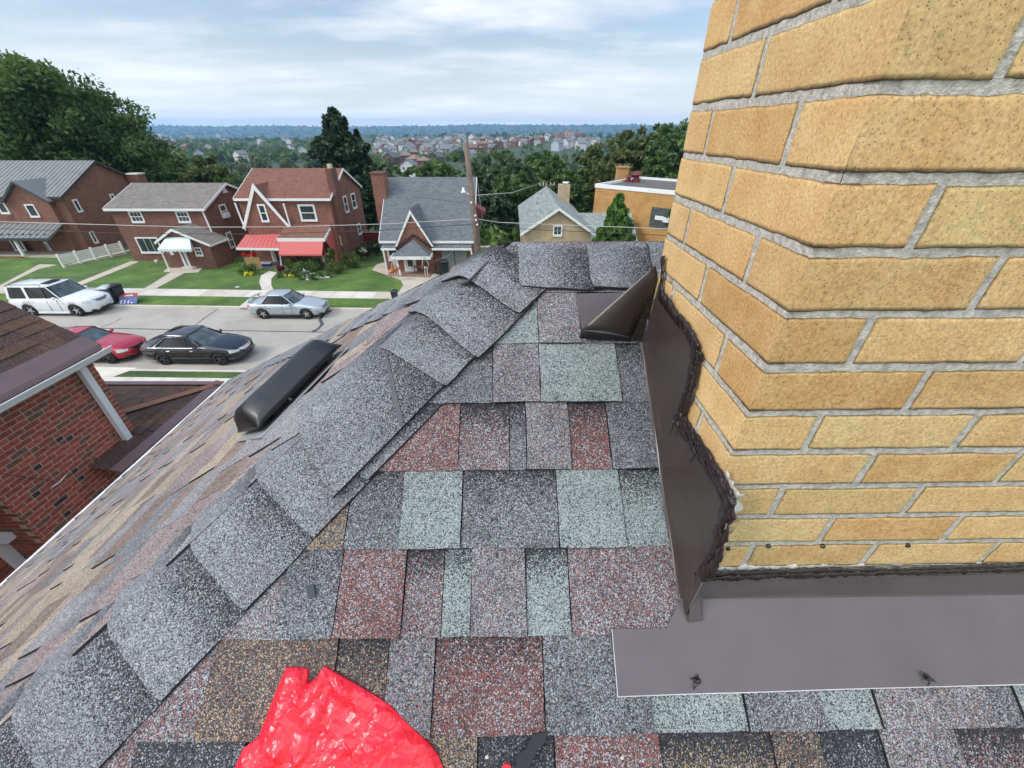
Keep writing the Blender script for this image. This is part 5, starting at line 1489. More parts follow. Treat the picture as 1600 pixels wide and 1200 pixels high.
# pent band below the eave, left and right
for (xa, xb) in (((597,0),(620,0)), ((676,0),(737,0))):
    A0, A1 = atY(xa[0], 379, Y4), atY(xb[0], 379, Y4); zt_ = ze4-.28; zb__ = atY(650, 388, Y4-.55).z
    mb = MB(); mb.prism([(A0.x,Y4-.02,zt_),(A0.x,Y4-.6,zb__),(A0.x,Y4-.6,zb__-.07),(A0.x,Y4-.02,zt_-.3)], (A1.x-A0.x,0,0)); mb.build('pent_roof', [M_rslate], h4, recalc=True)
    mb = MB(); mb.box((A0.x,Y4-.66,zb__-.13),(A1.x,Y4-.605,zb__+.02)); mb.build('fascia', [M_trim], h4)
# porch hip roof
Yh = 31.6
pe, b0, b1 = atY(646, 374.5, Yt-.15), atY(610.5, 401.5, Yh), atY(671.5, 401.5, Yh)
bb0, bb1 = atY(622, 388, Yt-.02), atY(677.5, 389.5, Yt-.02); bb0.z = bb1.z = b0.z; bb0.x = b0.x; bb1.x = b1.x; b1.z = b0.z
mb = MB(); up = Vector((0,0,.0))
mb.poly([b0, b1, pe]); mb.poly([b1, bb1, pe]); mb.poly([bb0, b0, pe]); mb.poly([b0,bb0,bb1,b1]); mb.build('porch_roof', [M_rslate], h4)
mb = MB(); mb.box((b0.x-.03,Yh-.06,b0.z-.2),(b1.x+.03,Yh-.0,b0.z+.03)); mb.box((b1.x,Yh,b0.z-.2),(b1.x+.05,Yt-.02,b0.z+.03)); mb.box((b0.x-.05,Yh,b0.z-.2),(b0.x-.0,Yt-.02,b0.z+.03)); mb.build('porch_fascia', [M_trim], h4)
# stepped dark brick band over the porch roof
mb = MB()
for i in range(7):
    for s_ in (-1, 1):
        x = pk.x+s_*(.1+i*.22); z = pe.z+.35-i*.16
        mb.box((x-.12,Yt-.06,z-.16),(x+.12,Yt-.001,z))
mb.build('corbel_band', [plain('dark_header_brick', (.035,.03,.035), .9)], h4)
post(h4, atY(618.5,403,Yh+.1), atY(626.5,432,Yh+.1), .07, 'porch_post'); post(h4, atY(598,388,Y4-.6), atY(605.5,425,Y4-.6), .05); post(h4, atY(735.5,388,Y4-.6), atY(739,408,Y4-.6), .05)
d0, d1 = atY(632, 402, Yt), atY(650, 430, Yt)
mb = MB(); mb.box((d0.x-.1,Yt-.07,d1.z-.05),(d1.x+.15,Yt-.001,d0.z+.1)); dr = mb.build('door', [M_trim], h4)
mb = MB(); mb.box((d0.x+.22,Yt-.1,d1.z+.75),(d1.x-.12,Yt-.072,d0.z-.05)); mb.build('pane', [M_glass], dr, origin=h4['_w'])
wpx(h4, Y4, 604.5, 388, 621, 408, sash=False, frame=.12)
g0_, g1_ = atY(690, 390, Y4), atY(731, 424, Y4); mb = MB(); mb.box((g0_.x,Y4-.04,g1_.z),((g0_.x+g1_.x)/2-.04,Y4-.001,g0_.z)); mb.box(((g0_.x+g1_.x)/2+.04,Y4-.04,g1_.z),(g1_.x,Y4-.001,g0_.z)); mb.build('garage_door', [plain('grey_door', (.27,.28,.28), .7, var=.15)], h4)
st = atY(640, 432, Yt-.3); box(h4, 'porch_step', (st.x-1.6, Yt-1.4, ter(st.x,Yt)-.1), (st.x+1.9, Yt-.08, ter(st.x,Yt)+.1), plain('porch_tiles', (.25,.15,.11), .9))
cz = atY(590, 271, Y4+3.5).z; cx0 = atY(584.5, 275, Y4+3.5).x
cc = box(h4, 'chimney', (cx0-.1, Y4+2.9, z04), (x0-.003, Y4+4.1, cz), M_bB); mb = MB(); mb.box((cx0-.16,Y4+2.84,cz+.001),(x0+.05,Y4+4.16,cz+.12)); mb.build('chimney_cap', [M_bC], cc, origin=h4['_w'])
aw0 = atX(745, 320, x1+.0)
mb = MB(); pA = atY(742, 317, Y4+3.2); pB = atY(756, 327, Y4+3.6)
mb.prism([(x1+.001,Y4+2.4,pA.z),(x1+1.0,Y4+2.4,pA.z-.55),(x1+1.0,Y4+2.4,pA.z-.8),(x1+.001,Y4+2.4,pA.z-.8)], (0,1.6,0)); mb.build('awning', [M_dred], h4, recalc=True)

# ------------------------------------------------------------------ house 5: buff brick, pale roof
Y5 = 34.0
pk, fl, fr = atY(873.7, 326, Y5-.2), atY(819.5, 366.5, Y5-.2), atY(936, 372, Y5-.2)
hw = (fr.x-fl.x)/2-.3; xm = pk.x; z05 = ter(xm, Y5)-.8; ze5 = (fl.z+fr.z)/2+.3
h5 = thing('brick_house', 'buff brick house with pale grey-green gable roof behind the ridge of our roof', 'house', (xm, Y5, ter(xm, Y5)))
gable(h5, xm-hw, xm+hw, Y5, Y5+13.5, z05, ze5, pk.z-.05, M_by, M_rpale, ov=.3, axis='y')
wpx(h5, Y5, 864.5, 352, 879, 369.5, frame=.1, mun=(1,0))
c_ = atY(873, 288, Y5+11); cx1 = atY(890.5, 288, Y5+11).x
cc = box(h5, 'chimney', (c_.x, Y5+10.6, z05), (cx1, Y5+11.5, c_.z-.0), M_by); mb = MB(); mb.lathe(((c_.x+cx1)/2+.15, Y5+11, c_.z+.01), (0,0,1), [(.2,0),(.2,.12),(.38,.14),(.34,.22),(.001,.25)], 12); mb.build('chimney_cap', [M_alu], cc, origin=h5['_w'])
wA, wB = atY(896, 332.5, Y5+7), atY(946, 332.5, Y5+7)
mb = MB(); mb.prism([(xm+1, Y5+3.5, wA.z-1.9), (xm+1, Y5+7, wA.z), (xm+1, Y5+10.5, wA.z-1.9)], (wB.x-xm+1.5, 0, 0)); mb.build('wing_roof', [M_rpale], h5, recalc=True)
box(h5, 'wing_wall', (xm+1.2, Y5+3.9, z05), (wB.x+2.2, Y5+10.2, wA.z-1.85), M_by)
for q in ((821,332),(824,337),(840,315),(855,303)):
    p = atY(q[0], q[1], Y5+7.5); 
for i, (yy, hh) in enumerate(((Y5+3, 1.3), (Y5+7, 1.3), (Y5+10.5, .7))):
    x = xm-hh; z = pk.z-.05-(pk.z-.05-ze5)/hw*hh
    mb = MB(); mb.tube([(x,yy,z-.1),(x,yy,z+.45)], .06, 8); mb.build('vent_pipe', [M_alu], h5)

# ------------------------------------------------------------------ building 6: golden brick flat roof
A6 = atY(931, 287, 45.0); B6 = Vector((A6.x+6.5, 39.15, A6.z)); u6 = (B6-A6).normalized(); v6 = Vector((-u6.y, u6.x, 0)); z06 = ter(A6.x, 42)-3
L6, D6 = 14.0, 9.8
bl = thing('flat_roofed_building', 'golden brick flat roofed building with glass block window beside the yellow chimney', 'building', tuple(Vector((A6.x, A6.y, ter(A6.x, A6.y)))))
mb = MB(); o6 = Vector((A6.x, A6.y, z06)); mb.obox(o6, u6*L6, v6*D6, (0,0,A6.z-.35-z06)); mb.build('wall', [M_byo], bl)
mb = MB(); mb.obox(Vector((A6.x,A6.y,A6.z-.349))+u6*.2+v6*.2, u6*(L6-.4), v6*(D6-.4), (0,0,.12)); mb.build('flat_roof', [plain('gravel_roof', (.11,.10,.09), .95, var=.3, scale=3)], bl)
mb = MB(); zc_ = A6.z-.348
mb.obox(Vector((A6.x,A6.y,zc_))-u6*.06-v6*.06, u6*(L6+.12), v6*.24, (0,0,.34)); mb.obox(Vector((A6.x,A6.y,zc_))-u6*.06+v6*(D6-.18), u6*(L6+.12), v6*.24, (0,0,.34))
mb.obox(Vector((A6.x,A6.y,zc_))-u6*.06+v6*.182, u6*.24, v6*(D6-.364), (0,0,.34)); mb.obox(Vector((A6.x,A6.y,zc_))+u6*(L6-.18)+v6*.182, u6*.24, v6*(D6-.364), (0,0,.34)); mb.build('parapet', [M_trim], bl)
def on6(px, py):
    d = ray(px, py); nrm = v6; t = nrm.dot(A6-CAM)/nrm.dot(d); return CAM+d*t
t0, t1, b0 = on6(1019, 323), on6(1052, 326), on6(1015, 354)
tl = t0; w_ = (t1-t0).dot(u6); h_ = t0.z-b0.z
mb = MB(); oW = Vector((tl.x,tl.y,tl.z-h_))
mb.obox(oW-v6*.03, u6*w_, v6*.03, (0,0,h_)); f6 = mb.build('window', [plain('window_joint', (.10,.09,.08), .8)], bl)
mb = MB(); nx_, nz_ = 9, 9; 
for i in range(nx_):
    for j in range(nz_):
        mb.obox(oW-v6*.055+u6*(w_*(i+.08)/nx_)+Vector((0,0,h_*(j+.08)/nz_)), u6*(w_*.84/nx_), v6*.024, (0,0,h_*.84/nz_))
mb.build('glass_block', [plain('glass_block', (.10,.12,.12), .15, var=.4, scale=4)], f6, origin=bl['_w'])
mb = MB(); mb.obox(oW-v6*.12+u6*w_*.25+Vector((0,0,h_*.40)), u6*w_*.4, v6*.06, (0,0,h_*.2)); mb.build('vent_sash', [M_trim], f6, origin=bl['_w'])
mb = MB(); mb.obox(oW-v6*.45+u6*w_*.72+Vector((0,0,h_*.36)), u6*w_*.25, v6*.38, (0,0,h_*.22)); mb.build('air_conditioner', [M_white], f6, origin=bl['_w'])
def d6(px, py): p = atZ(px, py, A6.z); return p
p = d6(971, 279); hz_ = atY(971, 262, p.y).z
mb = MB(); mb.box((p.x-.6,p.y-.5,A6.z-.3),(p.x+.6,p.y+.5,hz_)); cc = mb.build('chimney', [M_byo], bl)
mb = MB(); mb.box((p.x-.7,p.y-.6,hz_+.001),(p.x+.7,p.y+.6,hz_+.12)); mb.build('chimney_cap', [plain('terracotta', (.4,.2,.1), .8)], cc, origin=bl['_w'])
for q, sc_ in ((982, .7), (994, 1.0)):
    p = d6(q, 281); mb = MB(); mb.lathe((p.x,p.y,A6.z-.25), (0,0,1), [(.45*sc_,0),(.45*sc_,.35*sc_),(.3*sc_,.4*sc_),(.3*sc_,.7*sc_),(.6*sc_,.75*sc_),(.5*sc_,1.0*sc_),(.001,1.1*sc_)], 12); mb.build('roof_ventilator', [M_dred], bl)

# ------------------------------------------------------------------ utility poles, wires, street lamp
Yp1 = 27.6
pa, pb_ = atY(728, 222, Yp1), atY(748, 400, Yp1); dpl = (pb_-pa)
foot = pa+dpl*((pa.z-ter(pa.x,Yp1))/(pa.z-pb_.z)); foot.z -= .5
M_pole = plain('weathered_pole', (.17,.125,.10), .9, var=.3, scale=3, bump=.02, bscale=6)
po = thing('utility_pole', 'weathered leaning wooden utility pole in front of the grey cottage', 'pole', tuple(Vector((foot.x, foot.y, foot.z+.5))))
mb = MB(); mb.tube([foot, foot.lerp(pa,.5), pa], [.25,.21,.155], 14); mb.build('pole', [M_pole], po, smooth=True)
def onpole(px, py): return atY(px, py, Yp1)
l0 = onpole(738.5, 312); l1 = onpole(735, 305); l2 = onpole(729, 301.5)
mb = MB(); mb.tube([l0, l1, l2], .03, 6); mb.build('lamp_arm', [M_alu], po, smooth=True)
mb = MB(); pL = onpole(724.5, 302); mb.lathe(pL+Vector((0,0,.25)), (0,0,-1), [(.04,-.08),(.07,-.06),(.08,.08),(.17,.16),(.18,.2),(.001,.22)], 12); mb.build('lamp_head', [M_white], po, smooth=True)
for q in ((737,316),(743,336),(744,343),(746,350)):
    p = onpole(*q); mb = MB(); mb.lathe(p-Vector((0,.22,0)), (0,-1,0), [(.05,-.05),(.07,0),(.05,.08),(.001,.1)], 8); mb.build('insulator', [M_white], po)
Y2p = 56
q = atY(854, 286, Y2p); po2 = thing('utility_pole', 'distant utility pole with crossarm rising behind the buff brick house', 'pole', (q.x, Y2p, ter(q.x, Y2p)))
mb = MB(); mb.tube([(q.x,Y2p,ter(q.x,Y2p)-.5),(q.x,Y2p,q.z)], [.18,.13], 10); mb.build('pole', [M_pole], po2, smooth=True)
c0, c1 = atY(843.5, 290.5, Y2p), atY(866, 289.5, Y2p); mb = MB(); mb.tube([c0, c1], .07, 6)
mb.tube([c0.lerp(c1,.25), Vector((q.x,Y2p,q.z-1.3))], .03, 5); mb.tube([c0.lerp(c1,.75), Vector((q.x,Y2p,q.z-1.3))], .03, 5); mb.build('crossarm', [M_pole], po2)
for t in (0,.25,.75,1): mb = MB(); mb.tube([c0.lerp(c1,t), c0.lerp(c1,t)+Vector((0,0,.35))], .05, 6); mb.build('insulator', [M_white], po2)
def wire(pts, r, label, mat, name='power_line', sag=0):
    P = []
    for (a, b) in zip(pts, pts[1:]):
        n = 14
        for i in range(n): 
            f = i/n; P.append(a.lerp(b, f)-Vector((0,0,sag*4*f*(1-f))))
    P.append(pts[-1]); mb = MB(); mb.tube(P, r, 5); o = mb.build(name, [mat], origin=tuple(pts[0])); tag(o, label, 'wire'); return o
M_wl = plain('pale_cable', (.42,.42,.40), .5); M_wd = plain('dark_cable', (.03,.03,.03), .6)
wire([atY(-150,341,24.5), atY(0,346.5,25), atY(300,355,26), atY(450,354.5,26.5), atY(600,350,27), onpole(742,342)], .022, 'pale cable sagging across the fronts of the brick houses from the left', M_wl)
wire([atY(-150,352,24.5), atY(0,357,25), atY(200,365,25.8), atY(400,366,26.4), atY(600,359.5,27), onpole(743,350)], .020, 'dark cable just below the pale one across the houses on the left', M_wd)
wire([onpole(744,342), atY(780,347.5,28), atY(1000,356,26), atY(1300,366,23)], .022, 'pale cable running right of the pole toward the yellow chimney', M_wl)
wire([onpole(745,350), atY(800,357,28), atY(1000,366,26), atY(1300,380,23)], .020, 'lower dark cable running right of the pole above our ridge', M_wd)
wire([onpole(746,305), atY(800,301,40), c0+Vector((0,0,.3))], .03, 'thin line from the leaning pole to the distant crossarm', M_wl)
wire([c1+Vector((0,0,.3)), atY(930,292,50), atY(1060,292,44)], .02, 'thin line leaving the distant crossarm to the right', M_wd)
wire([atY(350,305,45), atY(450,306,40), atY(560,302,46)], .012, 'uppermost thin wire between the two houses left of the cottage', M_wd)
wire([atY(560,303,46), atY(600,302,44), onpole(738,318)], .012, 'thin wire crossing the slate grey roof high up', M_wd)
wire([onpole(745,351), atY(700,400,32), atY(650,418,32.5)], .01, 'service drop slanting from the pole to the garage of the cottage', M_wl)
wire([onpole(746,351), atY(712,395,33), atY(676,430,33)], .01, 'second service drop slanting down beside the black bin', M_wl)
# ------------------------------------------------------------------ cars
def paint(name, c, rough=.22, metal=0., coat=.8):
    m, nt, b = newmat(name); b.inputs['Base Color'].default_value = (*c,1); b.inputs['Roughness'].default_value = rough
    b.inputs['Metallic'].default_value = metal; b.inputs['Coat Weight'].default_value = coat; b.inputs['Coat Roughness'].default_value = .06; return m
M_tyre = plain('tyre_rubber', (.018,.018,.019), .85, var=.2)
M_rim = plain('alloy_rim', (.55,.55,.55), .3, .7, var=.1)
M_rimd = plain('dark_alloy_rim', (.10,.10,.11), .35, .6, var=.1)
M_cglass = plain('car_glass', (.012,.015,.016), .10, var=.2, scale=2, spec=.35)
M_wscreen = plain('windscreen_glass', (.07,.095,.10), .07, var=.5, scale=2.5, spec=.6)
M_lamp = plain('headlight_lens', (.62,.64,.64), .12, var=.1)
M_tail = plain('tail_light', (.42,.01,.012), .2)
M_blk = plain('black_trim', (.015,.015,.016), .5)
M_chr = plain('chrome', (.75,.75,.76), .15, .9, var=.05)
def smoothstep(a, b, x): t = max(0, min(1, (x-a)/(b-a))); return t*t*(3-2*t)
def interp(x, pts): return lerp_prof(x, pts)
def car(label, cat, pc, L, W, Ht, wb, fo, hood, belt, deck_, A, grp, rim, loc, rz=0, roofrack=False, sun_roof=False, suv=False, black_roof=False, chrome_line=False, spoiler=False, bigg=False, name='parked_car', tail_c=False):
    """x forward, front axle at x=wb/2+shift. A: x of (windscreen base, windscreen top, roof rear, backlight base)."""
    t = thing(name, label, cat, loc, rz, grp, worldspace=False)
    xf = L/2; xr = -L/2; ax_f = xf-fo; ax_r = ax_f-wb; rt = .335 if not suv else .37
    top = [(xr,deck_-.18),(xr+.06,deck_-.05),(xr+.25,deck_),(A[3],deck_+.02),(A[0],hood+.06),(A[0]+.1,hood+.05),(xf-.7,hood-.05),(xf-.25,hood-.15),(xf-.06,hood-.30),(xf,hood-.42)]
    if suv: top[0] = (xr, belt-.1); top[1] = (xr+.05, belt); top[2] = (xr+.12, belt+.0)
    halfw = [(xr,W/2-.28),(xr+.10,W/2-.14),(xr+.35,W/2-.05),(xr+.8,W/2-.01),(0,W/2),(xf-.9,W/2-.01),(xf-.45,W/2-.07),(xf-.15,W/2-.22),(xf,W/2-.42)]
    beltz = [(xr,min(belt, deck_)-.20),(xr+.3,min(belt,deck_)-.06),(A[3],belt-.03),(A[0],belt-.04),(xf-.7,hood-.13),(xf-.2,hood-.26),(xf,hood-.42)]
    bot = [(xr,.34),(xr+.3,.24),(ax_r,.20),(ax_f,.20),(xf-.3,.20),(xf,.27)]
    n = 44; P = []
    for i in range(n+1):
        x = xr+(xf-xr)*i/n; w = interp(x, halfw); zt = interp(x, top); zb_ = interp(x, bot); zbe = min(interp(x, beltz), zt-.02); 
        row = []
        prof = [(0,zb_),(w*.80,zb_),(w*.955,zb_+.05),(w*.985,zb_+(zbe-zb_)*.35),(w,zb_+(zbe-zb_)*.62),(w*.985,zbe-.06),(w*.93,zbe+.0),(w*.84,zbe+(zt-zbe)*.55),(w*.55,zt-.012),(0,zt)]
        full = [(y, z) for y, z in prof]+[(-y, z) for y, z in prof[-2:0:-1]]
        row = [(x, y, z) for y, z in full]+[(x, full[0][0], full[0][1])]
        P.append(row)
    mb = MB(); ids = mb.grid(P); mb.face([k for k in ids[0][:-1]]); mb.face([k for k in ids[-1][:-1]][::-1])
    body = mb.build('body', [pc], t, smooth=True)
    bm = bmesh.new(); bm.from_mesh(body.data); bmesh.ops.remove_doubles(bm, verts=bm.verts, dist=.0008); bmesh.ops.recalc_face_normals(bm, faces=bm.faces); bm.to_mesh(body.data); bm.free()
    # wheel wells
    cyl = MB()
    for xa in (ax_f, ax_r):
        for sgn in (1, -1):
            cyl.lathe((xa, sgn*(W/2-.32), rt-.01), (0,sgn,0), [(.0005,0),(rt+.055,0),(rt+.055,.6),(.0005,.6)], 28)
    co = cyl.build('cutter', [M_blk]); bm = bmesh.new(); bm.from_mesh(co.data); bmesh.ops.remove_doubles(bm, verts=bm.verts, dist=.0006); bmesh.ops.recalc_face_normals(bm, faces=bm.faces); bm.to_mesh(co.data); bm.free()
    body.data.materials.append(M_blk)
    co.parent = t
    md = body.modifiers.new('b', 'BOOLEAN'); md.object = co; md.operation = 'DIFFERENCE'; md.solver = 'EXACT'
    dg = bpy.context.evaluated_depsgraph_get(); me = bpy.data.meshes.new_from_object(body.evaluated_get(dg)); body.modifiers.clear()
    body.data = me; me.name = 'body'; bpy.data.objects.remove(co)
    # dark well linings
    for p in me.polygons:
        c = p.center
        for xa in (ax_f, ax_r):
            if all(math.hypot(me.vertices[k].co.x-xa, me.vertices[k].co.z-rt+.01) < rt+.058 for k in p.vertices) and not (abs(p.normal.y) > .8 and abs(c.y) > W/2-.12):
                if len(me.materials) > 1: p.material_index = 1
        p.use_smooth = True
    # greenhouse
    w0 = W/2-.10; w1 = W/2-.30 if not suv else W/2-.22
    zr_ = Ht-.035
    def xs(f, a, b): return a+(b-a)*f
    base_z = belt-.035
    gl = MB(); n = 14; P = []
    for k in range(9):
        f = k/8; z = base_z+(zr_-base_z)*f
        xw = A[0]+(A[1]-A[0])*f; xb = A[3]+(A[2]-A[3])*(f**.9); w = w0+(w1-w0)*f; ring = []
        for j in range(n+1):           # front edge is bowed
            g = -1+2*j/n; ring.append((xw-.22*abs(g)**2.6*(1-.3*f), w*g, z+ (hood+.04-base_z)*(1-f)*(1-abs(g)**4)*.9))
        for j in range(n+1):
            g = 1-2*j/n; ring.append((xb+.16*abs(g)**2.6, w*g, z+(0 if suv else (deck_+.0-base_z)*(1-f)*.0)))
        ring.append(ring[0]); P.append(ring)
    ids = gl.grid(P); gl.face(ids[-1][:-1])
    for q, fc in enumerate(gl.f): 
        ctr = sum((Vector(gl.v[k]) for k in fc), Vector())/len(fc)
        gl.m[q] = 1 if (ctr.x > A[1]-.05 and abs(ctr.y) < w0-.16) else 0
    gh = gl.build('windows', [M_cglass, M_wscreen], t, smooth=True)
    # roof skin
    rf = MB(); P = []
    for i in range(17):
        f = i/16; x = A[2]-.02+(A[1]+.03-A[2]+.02)*f; row = []
        for j in range(13):
            g = -1+2*j/12; x2 = x-(.22*abs(g)**2.6*.72*smoothstep(.5,1,f))+(.16*abs(g)**2.6*smoothstep(.5,0,f))
            crown = .055*math.sin(math.pi*min(1,max(0,f*.9+.05)))
            row.append((x2, (w1+.022)*g, zr_-.012+crown*(1-g*g)**.5*1.0 + .022*(1-g**6)))
        P.append(row)
    ids = rf.grid(P); 
    o = rf.build('roof', [pc], t, smooth=True); md = o.modifiers.new('s','SOLIDIFY'); md.thickness = .03; md.offset = -1
    # pillars
    for sgn in (1, -1):
        def side(f, x): return Vector((x, sgn*(w0+(w1-w0)*f+.006), base_z+(zr_-base_z)*f))
        def pillar(xb_, xt, wb_, wt, nm='pillar', m=pc, lift=.012):
            mb = MB(); a0, a1, b0, b1 = side(0,xb_-wb_/2), side(0,xb_+wb_/2), side(1,xt-wt/2), side(1,xt+wt/2)
            mb.prism([a0,a1,b1,b0], (0,sgn*lift,0)); return mb.build(nm, [m], t, recalc=True)
        pillar(A[0]-.20, A[1]-.14, .10, .07)
        xB = (ax_f+ax_r)/2-.02; pillar(xB, xB-.06, .07, .06, m=M_blk if not suv else M_blk)
        if suv:
            pillar(A[3]+.20, A[2]+.16, .16, .14); pillar(ax_r+.28, ax_r+.22, .16, .15)
        else:
            pillar(A[3]+.26, A[2]+.20, .34, .10)
        mb = MB()          # sill under the glass
        mb.obox(Vector((A[3]+.2, sgn*(w0+.004), base_z-.03)), Vector((A[0]-A[3]-.35,0,0)), Vector((0,sgn*.03,0)), Vector((0,0,.045))); mb.build('window_trim', [M_chr if chrome_line else pc], t, recalc=True)
        if chrome_line:
            mb = MB(); pp = [side(1, A[1]-.10)+Vector((0,sgn*.012,-.035)), side(.97, (A[1]+A[2])/2)+Vector((0,sgn*.014,-.02)), side(.9, A[2]+.25)+Vector((0,sgn*.012,-.01)), side(.45, (A[2]+A[3])/2+.28)+Vector((0,sgn*.012,0)), side(.02, A[3]+.3)+Vector((0,sgn*.01,.0))]
            mb.tube([side(.05, A[0]-.32)+Vector((0,sgn*.012,0))]+pp, .009, 5); mb.build('chrome_strip', [M_chr], t, smooth=True)
        # mirror
        mb = MB(); mb.blob((A[0]-.42, sgn*(W/2+.07), belt+.04), .10, .12, .075, 10); mb.build('mirror', [pc], t, smooth=True)
        # door gaps and handles
        mb = MB()
        for xd in (A[0]-.05-.35, xB, ax_r+.30):
            mb.box((xd-.006, sgn*(W/2-.012) if sgn > 0 else sgn*(W/2+.001), .36), (xd+.006, sgn*(W/2+.001) if sgn > 0 else sgn*(W/2-.012), belt-.10))
        mb.build('door_gap', [M_blk], t)
        for xh in (xB+.16, ax_r+.38+.0):
            mb = MB(); mb.box((xh-.0, min(sgn*(W/2-.02), sgn*(W/2+.02)), belt-.20), (xh+.16, max(sgn*(W/2-.02), sgn*(W/2+.02)), belt-.165)); mb.build('door_handle', [pc if not chrome_line else M_chr], t)
        mb = MB(); mb.box((ax_r+rt+.08, min(sgn*(W/2-.05),sgn*(W/2-.004)), .20), (ax_f-rt-.08, max(sgn*(W/2-.05),sgn*(W/2-.004)), .27)); mb.build('sill', [M_blk if not suv else pc], t)
        # lamps: a swept strip following the body corner
        def lamp(x_a, x_b, za, zb2, m, nm):
            P = []
            for k in range(7):
                f = k/6; x = x_a+(x_b-x_a)*f; w = interp(x, halfw)*.985
                hh = .5*(za+zb2); sp_ = abs(za-zb2)/2*(.35+.65*math.sin(math.pi*min(1, .15+f*.75)))
                P.append([(x+.012*f, sgn*(w*1.0+.006), hh-sp_), (x+.02*f, sgn*(w*.985+.012), hh), (x+.006*f, sgn*(w*.955+.008), hh+sp_)])
            mb = MB(); mb.grid(P); return mb.build(nm, [m], t, smooth=True)
        lamp(xf-.62, xf-.06, hood-.36, hood-.20, M_lamp, 'headlight')
        lamp(xr+.45, xr+.04, min(belt,deck_)-.24, min(belt,deck_)-.08, M_tail, 'tail_light')
    # grille, bumper
    gw = .62 if bigg else .5
    mb = MB(); P = []
    g0, g1 = (.22, hood-.26) if bigg else (hood-.40, hood-.24)
    for k in range(7):
        f = -1+2*k/6; bx = xf+.012-.12*abs(f)**2
        P.append([(bx-(.0), gw*f*(1.0), g0), (bx+.01, gw*f*.9, (g0+g1)/2), (bx-.03, gw*f*.75 if bigg else gw*f, g1)])
    mb.grid(P); gr = mb.build('grille', [M_chr if chrome_line else M_blk], t)
    mb = MB()
    for q in range(3 if not bigg else 2):
        z = g0+(g1-g0)*(q+.5)/3; mb.tube([(xf+.01-.10*abs(f)**2, gw*f*.9, z) for f in np.linspace(-1,1,7)], .014, 5)
    mb.build('grille_bar', [M_chr if not bigg else M_blk], t, smooth=True)
    mb = MB(); mb.tube([(xf-.01-.16*abs(f)**2, .72*f*W/1.8, .30) for f in np.linspace(-1,1,9)], .05 if not suv else .07, 6); mb.build('lower_intake', [M_blk], t, smooth=True)
    # wheels
    for xa in (ax_f, ax_r):
        for sgn in (1, -1):
            wt = MB(); wt.lathe((xa, sgn*(W/2-.235), rt), (0,sgn,0), [(rt*.62,0),(rt*.93,0),(rt,.03),(rt,.18),(rt*.95,.215),(rt*.66,.22)], 28)
            wh = wt.build('wheel', [M_tyre], t, smooth=True)
            rm = MB(); rm.lathe((xa, sgn*(W/2-.235), rt), (0,sgn,0), [(rt*.68,.19),(rt*.66,.205),(rt*.60,.20),(rt*.58,.12),(.001,.11)], 24, 1)
            for k in range(5):
                a = 2*math.pi*k/5+.3*xa; d = Vector((math.cos(a),0,math.sin(a))); s_ = Vector((-math.sin(a),0,math.cos(a))); c = Vector((xa, sgn*(W/2-.235+.165), rt))
                rm.obox(c-s_*.032+d*.03, d*(rt*.60), s_*.064, Vector((0,sgn*.03,0)), 0)
            rm.lathe((xa, sgn*(W/2-.235), rt), (0,sgn,0), [(.075,.15),(.07,.205),(.001,.21)], 12, 0)
            rm.build('rim', [rim, M_blk], wh, smooth=False)
    if roofrack:
        for sgn in (1,-1):
            mb = MB(); mb.tube([(A[2]+.35, sgn*(w1-.06), Ht+.02),(A[2]+.45, sgn*(w1-.06), Ht+.055),(A[1]-.55, sgn*(w1-.06), Ht+.07),(A[1]-.45, sgn*(w1-.06), Ht+.03)], .02, 6); mb.build('roof_rail', [M_blk], t, smooth=True)
    if sun_roof:
        mb = MB(); mb.box((A[1]-.75, -.42, Ht+.035),(A[1]-.28,.42,Ht+.058)); mb.build('sunroof', [M_cglass], t)
    if spoiler:
        mb = MB(); P = [[(xr+.05+.10*abs(f)**2, (W/2-.18)*f, deck_+.11-.02*f*f), (xr+.25+.10*abs(f)**2, (W/2-.18)*f, deck_+.13-.02*f*f)] for f in np.linspace(-1,1,9)]
        mb.grid(P); o = mb.build('spoiler', [pc], t, smooth=True); md = o.modifiers.new('s','SOLIDIFY'); md.thickness = .03
        for sgn in (1,-1): box(t, 'spoiler_foot', (xr+.14, sgn*.55-.03, deck_-.02), (xr+.24, sgn*.55+.03, deck_+.10), pc)
    return t
def box(root, name, lo, hi, mat):
    mb = MB(); mb.box(lo, hi); return mb.build(name, [mat], root)
def carloc(fx, fy, L, fo, wb, W, nudge=0):
    p = onground(fx, fy, -.13); x = p.x-(L/2-fo); return (x, p.y+W/2-.12+nudge, ter(x, p.y)-.13)
GR = 'cars parked along the street'
P_white = paint('white_paint', (.74,.76,.78)); P_silver = paint('silver_blue_paint', (.44,.50,.53), .28, .35); P_red = paint('crimson_paint', (.42,.008,.025), .22, .15); P_blk = paint('black_paint', (.008,.009,.012), .16)
def scaled_wb(p0, p1):
    a, b = onground(*p0, -.13), onground(*p1, -.13); return (b-a).length
wbW = scaled_wb((54,491.5),(127,494)); wbB = scaled_wb((266,567),(349,570)); wbS = scaled_wb((417,497.5),(482,498.5))
print('wheelbases', wbW, wbB, wbS)
car('white three-row SUV with roof rails parked at the far kerb', 'car', P_white, 4.95, 2.0, 1.82, 2.78, .96, 1.13, 1.13, 1.15, (1.12,.45,-2.18,-2.36), GR, M_rim, carloc(127,494,4.95,.96,2.78,2.0), roofrack=True, sun_roof=True, suv=True)
car('silver-blue four-door sedan with rear spoiler parked in front of the red awning house', 'car', P_silver, 4.55, 1.76, 1.45, 2.64, .93, .93, .93, 1.0, (.95,.20,-1.05,-1.72), GR, M_rim, carloc(482,498.5,4.55,.93,2.64,1.76), spoiler=True)
